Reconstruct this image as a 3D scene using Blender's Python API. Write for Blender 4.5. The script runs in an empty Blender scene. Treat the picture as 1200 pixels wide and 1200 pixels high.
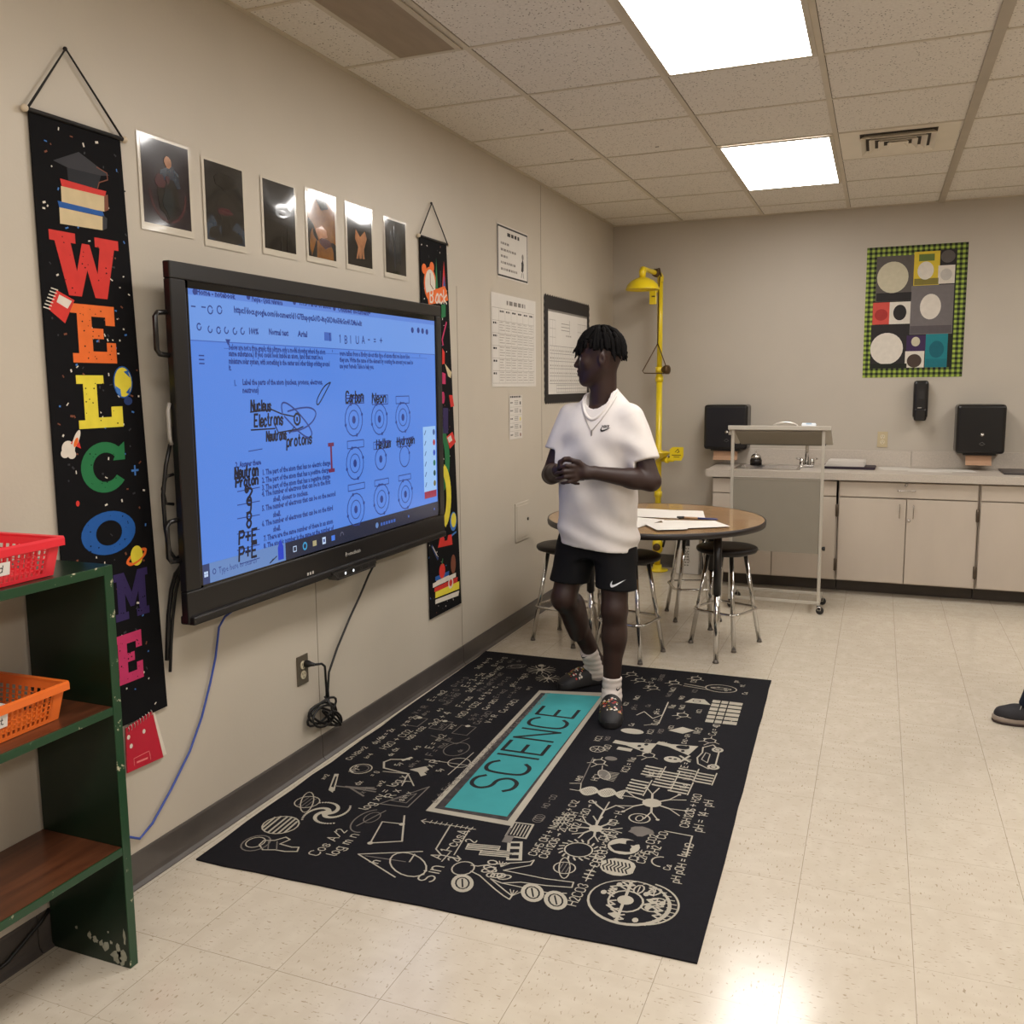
import bpy, bmesh, math, random
import numpy as np
from mathutils import Vector, Matrix, geometry
S = bpy.context.scene
COL = S.collection
PI = math.pi
# ------------------------------------------------------------ camera, world, light, exposure
HC, DB, RX, FY = 2.7464, 7.2921, 6.6, -3.2       # ceiling height, back wall, right wall, front wall
cd = bpy.data.cameras.new('camera'); cam = bpy.data.objects.new('camera', cd); COL.objects.link(cam)
YAW, PIT, ROL = -.387317, -.126194, -.009983
fw = Vector((math.sin(YAW)*math.cos(PIT), math.cos(YAW)*math.cos(PIT), math.sin(PIT)))
r0 = Vector((math.cos(YAW), -math.sin(YAW), 0)); u0 = r0.cross(fw)
rt = r0*math.cos(ROL) + u0*math.sin(ROL); up = -r0*math.sin(ROL) + u0*math.cos(ROL)
cam.matrix_world = Matrix(((rt.x, up.x, -fw.x, 2.03056), (rt.y, up.y, -fw.y, 0), (rt.z, up.z, -fw.z, 1.49585), (0, 0, 0, 1)))
cd.sensor_fit = 'HORIZONTAL'; cd.sensor_width = 36; cd.lens = 1066.839*36/1200
cd.shift_x = (600-594.350)/1200; cd.shift_y = -(600-586.188)/1200
cd.clip_start = .05
S.camera = cam
S.view_settings.view_transform = 'Standard'; S.view_settings.look = 'None'
S.view_settings.exposure = 0.0; S.view_settings.gamma = 1.0; S.view_settings.use_curve_mapping = False
w = bpy.data.worlds.new('world'); S.world = w; w.use_nodes = True
w.node_tree.nodes['Background'].inputs[0].default_value = (.9, .95, 1, 1); w.node_tree.nodes['Background'].inputs[1].default_value = .02
S.cycles.max_bounces = 8; S.cycles.diffuse_bounces = 5; S.cycles.glossy_bounces = 4; S.cycles.sample_clamp_indirect = 4.0
LAMP_L = 15.5                                    # radiance of the ceiling troffers
LAMP_C = (1.0, .962, .92)
def troffer_light(x, y):                          # the lit 2x4 troffers of the same room that the photograph does not show
    ld = bpy.data.lights.new('troffer_light', 'AREA'); ld.shape = 'RECTANGLE'; ld.size = .55; ld.size_y = 1.16
    ld.energy = LAMP_L*.55*1.16*PI; ld.color = LAMP_C
    o = bpy.data.objects.new('troffer_light', ld); COL.objects.link(o); o.location = (x, y, HC-.012)
TROFFERS = [(1.4656, .835), (1.4656, -1.6), (3.904, 5.71), (3.904, 3.273), (3.904, .835), (3.904, -1.6)]
for x, y in TROFFERS: troffer_light(x, y)

# ------------------------------------------------------------ materials
def lin(c):
    return tuple(((v/255)/12.92 if v/255 <= .04045 else ((v/255+.055)/1.055)**2.4) for v in c) + (1,)
class N:
    def __init__(s, m): s.t = m.node_tree; s.n = s.t.nodes; s.l = s.t.links
    def __call__(s, kind, **k):
        nd = s.n.new('ShaderNode'+kind)
        for a, v in k.items():
            if a.startswith('_'): nd.inputs[int(a[1:])].default_value = v
            else: setattr(nd, a, v)
        return nd
    def link(s, a, b): s.l.new(a, b)
MATS = {}
def M(name, rgb, rough=.5, metal=0, var=0, vs=8, stretch=(1, 1, 1), bump=0, bs=60, coat=0, spec=.5, emit=0, alpha=1, trans=0):
    if name in MATS: return MATS[name]
    m = bpy.data.materials.new(name); m.use_nodes = True; g = N(m)
    b = g.n['Principled BSDF']; c = lin(rgb)
    b.inputs['Roughness'].default_value = rough; b.inputs['Metallic'].default_value = metal
    b.inputs['Specular IOR Level'].default_value = spec; b.inputs['Coat Weight'].default_value = coat
    b.inputs['Coat Roughness'].default_value = .06; b.inputs['Transmission Weight'].default_value = trans
    b.inputs['Alpha'].default_value = alpha
    if emit: b.inputs['Emission Color'].default_value = c; b.inputs['Emission Strength'].default_value = emit; b.inputs['Base Color'].default_value = (.01, .01, .012, 1)
    else:
        tc = g('TexCoord'); mp = g('Mapping'); mp.inputs['Scale'].default_value = stretch; g.link(tc.outputs['Object'], mp.inputs['Vector'])
        nz = g('TexNoise'); nz.inputs['Scale'].default_value = vs; nz.inputs['Detail'].default_value = 4; g.link(mp.outputs[0], nz.inputs['Vector'])
        mx = g('MixRGB'); v = max(var, .02)
        mx.inputs[1].default_value = tuple(max(0, x*(1-v)) for x in c[:3])+(1,); mx.inputs[2].default_value = tuple(min(1, x*(1+v)) for x in c[:3])+(1,)
        rp = g('MapRange'); rp.inputs[1].default_value = .3; rp.inputs[2].default_value = .7
        g.link(nz.outputs['Fac'], rp.inputs[0]); g.link(rp.outputs[0], mx.inputs[0]); g.link(mx.outputs[0], b.inputs['Base Color'])
        if bump:
            n2 = g('TexNoise'); n2.inputs['Scale'].default_value = bs; n2.inputs['Detail'].default_value = 3; g.link(mp.outputs[0], n2.inputs['Vector'])
            bp = g('Bump'); bp.inputs['Strength'].default_value = bump; bp.inputs['Distance'].default_value = .01
            g.link(n2.outputs['Fac'], bp.inputs['Height']); g.link(bp.outputs[0], b.inputs['Normal'])
    MATS[name] = m; return m

def floor_mat():
    m = bpy.data.materials.new('vinyl_tile'); m.use_nodes = True; g = N(m); b = g.n['Principled BSDF']
    tc = g('TexCoord'); mp = g('Mapping'); mp.inputs['Location'].default_value = (-.33909, -1.79045, 0); g.link(tc.outputs['Object'], mp.inputs['Vector'])
    def seams(bw, rh):
        br = g('TexBrick', offset=0.0, squash=1.0); g.link(mp.outputs[0], br.inputs['Vector'])
        br.inputs['Scale'].default_value = 1; br.inputs['Brick Width'].default_value = bw; br.inputs['Row Height'].default_value = rh
        br.inputs['Mortar Size'].default_value = .0010; br.inputs['Mortar Smooth'].default_value = .3; br.inputs['Bias'].default_value = 0
        br.inputs['Color1'].default_value = (.46, .46, .46, 1); br.inputs['Color2'].default_value = (.54, .54, .54, 1); return br
    br, b2, b3 = seams(.3048, 300.), seams(300., .3048), seams(.3048, .3048)
    ck = g('TexChecker'); ck.inputs['Scale'].default_value = 1/.3048; g.link(mp.outputs[0], ck.inputs['Vector'])
    def fleck(scale, sc, lo, hi):
        q = g('Mapping'); q.inputs['Scale'].default_value = sc; g.link(tc.outputs['Object'], q.inputs['Vector'])
        n = g('TexNoise'); n.inputs['Scale'].default_value = scale; n.inputs['Detail'].default_value = 2; g.link(q.outputs[0], n.inputs['Vector'])
        r = g('MapRange'); r.inputs[1].default_value = lo; r.inputs[2].default_value = hi; g.link(n.outputs['Fac'], r.inputs[0]); return r.outputs[0]
    def mix(f, a, c, typ='MIX'):
        x = g('MixRGB', blend_type=typ)
        for i, v in ((0, f), (1, a), (2, c)):
            if isinstance(v, (tuple, float, int)): x.inputs[i].default_value = v
            else: g.link(v, x.inputs[i])
        return x.outputs[0]
    dark = mix(ck.outputs['Fac'], fleck(48, (1, 2.8, 1), .63, .70), fleck(48, (2.8, 1, 1), .63, .70))
    lite = mix(ck.outputs['Fac'], fleck(9, (2, 1, 1), .4, .7), fleck(9, (1, 2, 1), .4, .7))
    base = lin((200, 189, 171)); c = mix(b3.outputs['Color'], tuple(x*.975 for x in base[:3])+(1,), tuple(x*1.025 for x in base[:3])+(1,))
    c = mix(lite, c, lin((207, 197, 180))); c = mix(dark, c, lin((166, 151, 130)))
    c = mix(b2.outputs['Fac'], c, lin((178, 166, 147))); c = mix(br.outputs['Fac'], c, lin((150, 137, 118)))
    g.link(c, b.inputs['Base Color'])
    n = g('TexNoise'); n.inputs['Scale'].default_value = 2.2; g.link(tc.outputs['Object'], n.inputs['Vector'])
    r = g('MapRange'); r.inputs[3].default_value = .10; r.inputs[4].default_value = .22; g.link(n.outputs['Fac'], r.inputs[0]); g.link(r.outputs[0], b.inputs['Roughness'])
    bp = g('Bump'); bp.inputs['Strength'].default_value = .12; bp.inputs['Distance'].default_value = .002; bp.invert = True
    g.link(br.outputs['Fac'], bp.inputs['Height']); g.link(bp.outputs[0], b.inputs['Normal'])
    b.inputs['Specular IOR Level'].default_value = .5
    return m
def ceil_mat():
    m = bpy.data.materials.new('acoustic_tile'); m.use_nodes = True; g = N(m); b = g.n['Principled BSDF']
    tc = g('TexCoord'); v = g('TexVoronoi'); v.inputs['Scale'].default_value = 75; g.link(tc.outputs['Object'], v.inputs['Vector'])
    r = g('MapRange'); r.inputs[1].default_value = .14; r.inputs[2].default_value = .26; g.link(v.outputs['Distance'], r.inputs[0])
    n = g('TexNoise'); n.inputs['Scale'].default_value = 90; n.inputs['Detail'].default_value = 5; g.link(tc.outputs['Object'], n.inputs['Vector'])
    n2 = g('TexNoise'); n2.inputs['Scale'].default_value = 26; g.link(tc.outputs['Object'], n2.inputs['Vector'])
    th = g('MapRange'); th.inputs[1].default_value = .52; th.inputs[2].default_value = .60; g.link(n2.outputs['Fac'], th.inputs[0])
    mxx = g('Math', operation='MAXIMUM'); g.link(r.outputs[0], mxx.inputs[0]); g.link(th.outputs[0], mxx.inputs[1])
    a = g('MixRGB'); a.inputs[1].default_value = lin((206, 198, 187)); a.inputs[2].default_value = lin((233, 226, 215)); g.link(n.outputs['Fac'], a.inputs[0])
    c = g('MixRGB'); c.inputs[1].default_value = lin((118, 105, 90)); g.link(a.outputs[0], c.inputs[2]); g.link(mxx.outputs[0], c.inputs[0])
    g.link(c.outputs[0], b.inputs['Base Color']); b.inputs['Roughness'].default_value = .95; b.inputs['Specular IOR Level'].default_value = .1
    return m
def wood_mat(name, c1, c2, rough, axis, scale=14, coat=0):
    m = bpy.data.materials.new(name); m.use_nodes = True; g = N(m); b = g.n['Principled BSDF']
    tc = g('TexCoord'); mp = g('Mapping'); sc = [6.0, 6.0, 6.0]; sc[axis] = .5; mp.inputs['Scale'].default_value = sc; g.link(tc.outputs['Object'], mp.inputs['Vector'])
    n = g('TexNoise'); n.inputs['Scale'].default_value = scale; n.inputs['Detail'].default_value = 6; n.inputs['Distortion'].default_value = .6; g.link(mp.outputs[0], n.inputs['Vector'])
    r = g('MapRange'); r.inputs[1].default_value = .35; r.inputs[2].default_value = .68; g.link(n.outputs['Fac'], r.inputs[0])
    x = g('MixRGB'); x.inputs[1].default_value = lin(c1); x.inputs[2].default_value = lin(c2); g.link(r.outputs[0], x.inputs[0]); g.link(x.outputs[0], b.inputs['Base Color'])
    b.inputs['Roughness'].default_value = rough; b.inputs['Coat Weight'].default_value = coat; return m
def chip_mat(name, rgb, chip, lo, hi, scale, rough=.3):
    m = bpy.data.materials.new(name); m.use_nodes = True; g = N(m); b = g.n['Principled BSDF']
    tc = g('TexCoord'); n = g('TexNoise'); n.inputs['Scale'].default_value = scale; n.inputs['Detail'].default_value = 7; n.inputs['Roughness'].default_value = .65
    g.link(tc.outputs['Object'], n.inputs['Vector'])
    r = g('MapRange'); r.inputs[1].default_value = lo; r.inputs[2].default_value = hi; g.link(n.outputs['Fac'], r.inputs[0])
    x = g('MixRGB'); x.inputs[1].default_value = lin(rgb); x.inputs[2].default_value = lin(chip); g.link(r.outputs[0], x.inputs[0]); g.link(x.outputs[0], b.inputs['Base Color'])
    b.inputs['Roughness'].default_value = rough; return m

# ------------------------------------------------------------ object helpers
def tag(o, label=None, cat=None, group=None, kind=None):
    if label: o['label'] = label
    if cat: o['category'] = cat
    if group: o['group'] = group
    if kind: o['kind'] = kind
    return o
def empty(name, loc, label, cat, group=None):
    o = bpy.data.objects.new(name, None); COL.objects.link(o); o.location = loc; o.empty_display_size = .1
    return tag(o, label, cat, group)
def origin_of(o):
    v = Vector((0, 0, 0))
    while o: v += o.location; o = o.parent
    return v
def copy_tree(o, parent=None):
    c = o.copy(); COL.objects.link(c); c.parent = parent
    for ch in list(o.children): copy_tree(ch, c)
    return c
def frame(n):                                    # two axes square to n
    n = Vector(n).normalized(); a = Vector((0, 0, 1)) if abs(n.z) < .9 else Vector((1, 0, 0))
    u = a.cross(n).normalized(); return u, n.cross(u), n
class MB:
    """Collects shapes and links them as ONE mesh object."""
    def __init__(s): s.bm = bmesh.new(); s.mats = []
    def mi(s, m):
        if m not in s.mats: s.mats.append(m)
        return s.mats.index(m)
    def face(s, vs, m, smooth=False):
        try: f = s.bm.faces.new(vs)
        except ValueError: return
        f.material_index = s.mi(m); f.smooth = smooth; return f
    def box(s, lo, hi, m, bev=0, rot=None, seg=2, pivot=None):
        for f in s.bm.faces: f.tag = True
        lo = Vector(lo); hi = Vector(hi); c = (lo+hi)/2; d = hi-lo
        mat = Matrix.Translation(c)
        r = bmesh.ops.create_cube(s.bm, size=1, matrix=mat @ Matrix.Diagonal((d.x, d.y, d.z, 1)))
        vs = r['verts']
        if bev:
            ed = list({e for v in vs for e in v.link_edges})
            r2 = bmesh.ops.bevel(s.bm, geom=ed, offset=bev, segments=seg, profile=.5, affect='EDGES')
        fs = [f for f in s.bm.faces if not f.tag]; k = s.mi(m)
        for f in fs: f.material_index = k; f.smooth = False
        if rot is not None:
            p = Vector(pivot) if pivot is not None else c
            bmesh.ops.transform(s.bm, matrix=Matrix.Translation(p) @ rot.to_4x4() @ Matrix.Translation(-p), verts=list({v for f in fs for v in f.verts}))
        return s
    def rings(s, rings, m, smooth=True, caps=(True, True), closed=False):
        V = [[s.bm.verts.new(p) for p in r] for r in rings]; n = len(V[0]); R = range(len(V)-1) if not closed else range(len(V))
        for i in R:
            a, b = V[i], V[(i+1) % len(V)]
            for j in range(n): s.face((a[j], a[(j+1) % n], b[(j+1) % n], b[j]), m, smooth)
        if not closed:
            if caps[0]: s.face(V[0][::-1], m)
            if caps[1]: s.face(V[-1], m)
        return s
    def tube(s, pts, r, m, n=8, closed=False, smooth=True, ellipse=1.0):
        pts = [Vector(p) for p in pts]; k = len(pts); rs = r if isinstance(r, (list, tuple)) else [r]*k
        T = []
        for i in range(k):
            a = pts[i-1] if (i > 0 or closed) else pts[i]; b = pts[(i+1) % k] if (i < k-1 or closed) else pts[i]
            T.append((b-a).normalized() if (b-a).length > 1e-9 else Vector((0, 0, 1)))
        u, v, _ = frame(T[0]); out = []
        for i in range(k):
            u = (u - T[i]*u.dot(T[i])); u = u.normalized() if u.length > 1e-6 else frame(T[i])[0]; v = T[i].cross(u)
            out.append([pts[i]+(u*math.cos(2*PI*j/n)+v*math.sin(2*PI*j/n)*ellipse)*rs[i] for j in range(n)])
        return s.rings(out, m, smooth, closed=closed)
    def lathe(s, prof, c, m, n=24, axis=(0, 0, 1), smooth=True, caps=(True, True)):
        u, v, a = frame(axis); c = Vector(c)
        return s.rings([[c+a*h+(u*math.cos(2*PI*j/n)+v*math.sin(2*PI*j/n))*r for j in range(n)] for r, h in prof], m, smooth, caps)
    def sphere(s, c, r, m, n=12, sc=(1, 1, 1)):
        c = Vector(c); k = max(4, n//2)
        rg = [[c+Vector((math.sin(PI*i/k)*math.cos(2*PI*j/n)*sc[0], math.sin(PI*i/k)*math.sin(2*PI*j/n)*sc[1], -math.cos(PI*i/k)*sc[2]))*r for j in range(n)] for i in range(k+1)]
        rg[0] = [c-Vector((0, 0, r*sc[2]))+Vector((math.cos(2*PI*j/n), math.sin(2*PI*j/n), 0))*r*.02 for j in range(n)]
        rg[-1] = [c+Vector((0, 0, r*sc[2]))+Vector((math.cos(2*PI*j/n), math.sin(2*PI*j/n), 0))*r*.02 for j in range(n)]
        return s.rings(rg, m)
    def prism(s, pts, o, u, v, h, m, smooth=False):   # 2-D outline in the frame (o,u,v) extruded by h along u x v
        o, u, v = Vector(o), Vector(u), Vector(v); n = u.cross(v)
        a = [o+u*p[0]+v*p[1] for p in pts]; b = [q+n*h for q in a]
        A = [s.bm.verts.new(q) for q in a]; B = [s.bm.verts.new(q) for q in b]; k = len(A)
        for i in range(k): s.face((A[i], A[(i+1) % k], B[(i+1) % k], B[i]), m, smooth)
        for t in geometry.tessellate_polygon([a]):
            s.face([A[i] for i in t[::-1]], m); s.face([B[i] for i in t], m)
        return s
    def build(s, name, parent=None, smooth=None, auto=None):
        bmesh.ops.recalc_face_normals(s.bm, faces=s.bm.faces) if s.fix else None
        off = origin_of(parent) if parent else Vector((0, 0, 0))
        if off.length: bmesh.ops.translate(s.bm, vec=-off, verts=s.bm.verts)
        me = bpy.data.meshes.new(name); s.bm.to_mesh(me); s.bm.free()
        for m in s.mats: me.materials.append(m)
        o = bpy.data.objects.new(name, me); COL.objects.link(o); o.parent = parent
        return o
    fix = True
def recenter(o, loc):                             # a one-mesh thing keeps its origin at its base
    o.data.transform(Matrix.Translation(-Vector(loc))); o.location = loc; return o

# single-stroke lettering on a 5 x 9 grid (baseline at 2)
FONT = {k: v for k, v in (l.split(' ', 1) for l in '''A 02 28 42|14 34
B 02 08 28 37 36 25 05|25 34 33 22 02
C 47 38 18 07 03 12 32 43
D 02 08 28 46 44 22 02
E 48 08 02 42|05 35
F 48 08 02|05 35
G 47 38 18 07 03 12 32 43 45 25
H 02 08|42 48|05 45
I 18 12
K 02 08|48 05 42
L 08 02 42
M 02 08 25 48 42
N 02 08 42 48
O 18 07 03 12 32 43 47 38 18
P 02 08 38 47 46 35 05
R 02 08 38 47 46 35 05|25 42
S 47 38 18 07 06 15 35 44 43 32 12 03
T 08 48|28 22
U 08 03 12 32 43 48
V 08 22 48
X 08 42|02 48
Y 08 25 48|25 22
a 35 26 15 03 12 22 34|36 33 42
b 08 02|05 16 26 35 33 22 12 03
c 35 26 16 05 03 12 22 33
d 38 32|35 26 16 05 03 12 22 33
e 04 34 35 26 16 05 03 12 22 33
g 36 30 10 01|35 26 16 05 03 12 22 33
h 08 02|05 16 26 35 32
i 16 12|17 18
k 08 02|36 04 32
l 18 13 22
m 06 02|05 16 25 22|25 36 45 42
n 06 02|05 16 26 35 32
o 16 05 03 12 22 33 35 26 16
p 06 00|05 16 26 35 33 22 12 03
q 36 30|35 26 16 05 03 12 22 33
r 06 02|04 16 26
s 35 26 16 05 14 24 33 22 12 03
t 18 13 22 32|06 26
u 06 03 12 22 33|36 32
v 06 12 26
x 06 32|02 36
y 06 13|36 10
0 18 07 03 12 22 33 37 28 18
1 17 28 22
2 07 18 28 37 36 02 32
3 07 18 28 37 36 25 34 33 22 12 03
4 32 38 04 44
5 38 08 05 25 34 33 22 02
6 37 28 18 06 03 12 22 33 34 25 05
8 18 07 06 15 25 36 37 28 18|15 04 03 12 22 33 34 25 15
9 35 15 06 07 18 28 37 33 22 02
+ 05 45|23 27
- 05 35
= 04 34|06 36
/ 02 48
( 28 16 14 22
) 08 16 14 02
, 13 01
. 12 13
> 05 45|36 45 34'''.split('\n'))}
def smooth(q, n=2):                               # corner cutting
    for _ in range(n):
        if len(q) < 3: return q
        o = [q[0]]
        for a, b in zip(q, q[1:]): o += [(a[0]*.75+b[0]*.25, a[1]*.75+b[1]*.25), (a[0]*.25+b[0]*.75, a[1]*.25+b[1]*.75)]
        q = o+[q[-1]]
    return q
class Canvas(MB):
    """Flat print on a surface: frame (o,u,v), normal n; each layer lies a hair higher."""
    fix = False
    def __init__(s, o, u, v, step=.00025):
        super().__init__(); s.o, s.u, s.v = Vector(o), Vector(u), Vector(v); s.n = s.u.cross(s.v); s.step = step; s.k = 0
    def P(s, x, y, L): return s.o+s.u*x+s.v*y+s.n*(L*s.step)
    def poly(s, pts, m, L=1):
        s.k += 1; a = [s.P(x, y, L+.018*(s.k % 40)) for x, y in pts]; V = [s.bm.verts.new(q) for q in a]
        if len(V) == 3 or (len(V) == 4 and s._convex(pts)): fs = [range(len(V))]
        else: fs = geometry.tessellate_polygon([[Vector((x, y, 0)) for x, y in pts]])
        for t in fs:
            t = list(t); ar = sum(pts[t[i]][0]*pts[t[(i+1) % len(t)]][1]-pts[t[(i+1) % len(t)]][0]*pts[t[i]][1] for i in range(len(t)))
            s.face([V[i] for i in (t if ar > 0 else t[::-1])], m)
    @staticmethod
    def _convex(p):
        sg = [(p[(i+1) % 4][0]-p[i][0])*(p[(i+2) % 4][1]-p[(i+1) % 4][1])-(p[(i+1) % 4][1]-p[i][1])*(p[(i+2) % 4][0]-p[(i+1) % 4][0]) > 0 for i in range(4)]
        return all(sg) or not any(sg)
    def rect(s, x0, y0, x1, y1, m, L=1): s.poly([(x0, y0), (x1, y0), (x1, y1), (x0, y1)], m, L)
    def ell(s, x, y, rx, ry, m, L=1, n=20, a=0):
        c, d = math.cos(a), math.sin(a)
        s.poly([(x+rx*math.cos(2*PI*i/n)*c-ry*math.sin(2*PI*i/n)*d, y+rx*math.cos(2*PI*i/n)*d+ry*math.sin(2*PI*i/n)*c) for i in range(n)], m, L)
    def line(s, pts, wd, m, L=2, closed=False):
        pts = list(pts)+([pts[0]] if closed else [])
        for (x0, y0), (x1, y1) in zip(pts, pts[1:]):
            d = math.hypot(x1-x0, y1-y0)
            if d < 1e-7: continue
            ex, ey = (x1-x0)/d*wd/2, (y1-y0)/d*wd/2
            s.poly([(x0-ex*.6+ey, y0-ey*.6-ex), (x1+ex*.6+ey, y1+ey*.6-ex), (x1+ex*.6-ey, y1+ey*.6+ex), (x0-ex*.6-ey, y0-ey*.6+ex)], m, L)
    def oval(s, x, y, rx, ry, wd, m, L=2, n=18, a=0, t0=0, t1=2*PI):
        c, d = math.cos(a), math.sin(a)
        s.line([(x+rx*math.cos(t)*c-ry*math.sin(t)*d, y+rx*math.cos(t)*d+ry*math.sin(t)*c) for t in [t0+(t1-t0)*i/n for i in range(n+1)]], wd, m, L)
    def hand(s, txt, x, y, h, wd, m, L=2, a=0, sx=1.0, slant=.0, jit=0, rnd=None, soft=False):   # pen lettering, h = cap height
        k = h/6; c, d = math.cos(a), math.sin(a); px = 0
        for ch in txt:
            g = FONT.get(ch)
            if g:
                jy = rnd.uniform(-jit, jit) if rnd else 0
                for st in g.split('|'):
                    q = []
                    for t in st.split():
                        lx = (px+int(t[0])+(int(t[1])-2)*slant)*k*sx; ly = (int(t[1])-2+jy)*k
                        q.append((x+lx*c-ly*d, y+lx*d+ly*c))
                    s.line(smooth(q) if soft and ch in 'CGOQSUJabcdeghmnopqrsuy02356890' else q, wd, m, L)
            px += 2.6 if ch in ' .,il1I' else (5.4 if ch.isupper() or ch in 'm+>=' else 4.4)
        return px*k*sx
    def type(s, txt, x, y, size, m, L=2, a=0, sx=1.0, width=None, bold=0):          # printed lettering
        cu = bpy.data.curves.new('t', 'FONT'); cu.body = txt; cu.size = size; cu.resolution_u = 1; cu.offset = bold
        ob = bpy.data.objects.new('t', cu); me = bpy.data.meshes.new_from_object(ob)
        if len(me.vertices):
            X = [v.co.x for v in me.vertices]; k = sx if width is None else width/max(X)
            c, d = math.cos(a), math.sin(a); V = []
            for v in me.vertices:
                lx, ly = v.co.x*k, v.co.y; V.append(s.bm.verts.new(s.P(x+lx*c-ly*d, y+lx*d+ly*c, L)))
            for p in me.polygons: s.face([V[i] for i in p.vertices], m)
        bpy.data.objects.remove(ob); bpy.data.curves.remove(cu); bpy.data.meshes.remove(me)
# ============================================================ SETTING
wallm = M('wall_paint', (192, 182, 166), .42, var=.025, vs=3, bump=.04, bs=90, spec=.35)
backm = M('back_wall_paint', (182, 173, 160), .5, var=.02, vs=3, bump=.04, bs=90, spec=.3)
rubber = M('cove_base_rubber', (78, 72, 68), .35, var=.12, vs=10)
darkrubber = M('toe_kick_rubber', (72, 64, 57), .5, var=.1)
def struct(name, o): o.name = name; o['kind'] = 'structure'; return o
b = MB(); b.box((-.1, FY, -.12), (RX+.1, DB+.1, 0), floor_mat()); struct('floor', b.build('floor'))
T = .6096; X0, Y1 = .5513, 6.93098
cm = ceil_mat(); tb = M('ceiling_grid_steel', (196, 184, 164), .5, var=.05); tbd = M('ceiling_track', (172, 160, 142), .5, var=.05)
b = MB(); b.box((-.1, FY, HC), (RX+.1, DB+.1, HC+.1), cm)
x = X0; i = 0
while x < RX:
    if i == 3: b.box((x-.021, FY, HC-.010), (x+.021, DB-.001, HC+.001), tbd)
    else: b.box((x-.012, FY, HC-.0035), (x+.012, DB-.001, HC+.001), tb)
    x += T; i += 1
y = Y1
while y > FY: b.box((.001, y-.0085, HC-.003), (RX, y+.0085, HC+.001), tb); y -= T
b.box((.0005, FY, HC-.004), (.022, DB-.001, HC+.001), tb); b.box((.0005, DB-.022, HC-.0042), (RX, DB-.0005, HC+.001), tb)
seamd = M('grid_shadow_gap', (86, 76, 62), .8)
for yy in [Y1-T*k for k in range(1, 14)]:                                 # reveal between the bars and tiles
    b.box((.022, yy+.0085, HC-.0006), (RX, yy+.0115, HC+.001), seamd)
for k in range(9): b.box((X0+T*k+.012, FY, HC-.0006), (X0+T*k+.0145, DB-.03, HC+.001), seamd)
for (px, py) in ((.42, 4.42), (.37, 5.05), (.87, 4.98)): b.box((px, py, HC-.0008), (px+.02, py+.012, HC+.001), M('stain', (70, 56, 42), .9))
struct('ceiling', b.build('ceiling'))
b = MB(); b.box((-.1, FY, 0), (0, DB+.1, HC), wallm); struct('wall_left', b.build('wall_left'))
b = MB(); b.box((0, DB, 0), (RX, DB+.1, HC), backm); struct('wall_back', b.build('wall_back'))
b = MB(); b.box((RX, FY, 0), (RX+.1, DB+.1, HC), wallm); struct('wall_right', b.build('wall_right'))
b = MB(); b.box((0, FY-.1, 0), (RX, FY, HC), wallm); struct('wall_front', b.build('wall_front'))
def cove(b, a0, a1, pt, m):                                               # coved rubber base profile swept a0..a1
    prof = [(0, 0), (.020, 0), (.019, .003), (.009, .012), (.006, .026), (.006, .098), (.004, .104), (0, .104)]
    R = [[pt(a, q) for q in prof] for a in (a0, a1)]
    b.rings(R, m, smooth=False)
b = MB()
ys = [FY, -.55, .8, 1.62, 2.969, 4.318, 5.59, DB-.002]
for a0, a1 in zip(ys, ys[1:]): cove(b, a0+.0015, a1-.0015, lambda a, q: (q[0]+.0005, a, q[1]+.0005), rubber)
struct('baseboard_left', b.build('baseboard_left'))
b = MB(); cove(b, .022, .895, lambda a, q: (a, DB-.0005-q[0], q[1]+.0005), rubber); struct('baseboard_back', b.build('baseboard_back'))
jm = M('panel_joint', (150, 140, 124), .7)
for i_, (yy, za, zb) in enumerate(((2.969, .106, .95), (4.318, .106, 2.0), (5.585, 1.0, HC-.006))):
    b = MB(); b.box((.0003, yy-.0018, za), (.0014, yy+.0018, zb), jm); struct('trim_%d' % (i_+1), b.build('trim_%d' % (i_+1)))

# ============================================================ CEILING FIXTURES
framem = M('troffer_steel', (190, 178, 158), .4, var=.03); lit = M('lit_diffuser', (255, 243, 226), .5, emit=1)
e = lit.node_tree.nodes['Principled BSDF']; e.inputs['Emission Color'].default_value = LAMP_C+(1,); e.inputs['Emission Strength'].default_value = LAMP_L
off = M('unlit_diffuser', (142, 124, 102), .45, var=.08, vs=30, stretch=(1, .2, 1))
def troffer(x0, x1, y0, y1, label, dm, group=None, fr=.022):
    r = empty('ceiling_light', ((x0+x1)/2, (y0+y1)/2, HC-.02), label, 'ceiling light', group)
    b = MB(); z0, z1 = HC-.010, HC-.0045
    for lo, hi in (((x0, y0), (x1, y0+fr)), ((x0, y1-fr), (x1, y1)), ((x0, y0+fr), (x0+fr, y1-fr)), ((x1-fr, y0+fr), (x1, y1-fr))):
        b.box((*lo, z0), (*hi, z1), framem, .0015)
    b.build('frame', r)
    b = MB(); b.box((x0+fr, y0+fr, HC-.0085), (x1-fr, y1-fr, HC-.0055), dm); b.build('diffuser', r)
    return r
troffer(X0+T+.010, X0+2*T-.010, Y1-7*T+.008, Y1-5*T-.008, 'lit ceiling light panel cut off by the top edge of the photo', lit, 'lit ceiling panels')
troffer(X0+T+.010, X0+2*T-.010, Y1-3*T+.008, Y1-1*T-.008, 'lit ceiling light panel above the back of the room, beside the air vent', lit, 'lit ceiling panels')
troffer(.262, X0-.014, Y1-8*T+.008, Y1-6*T-.008, 'narrow unlit ceiling light panel beside the left wall', off)
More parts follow.
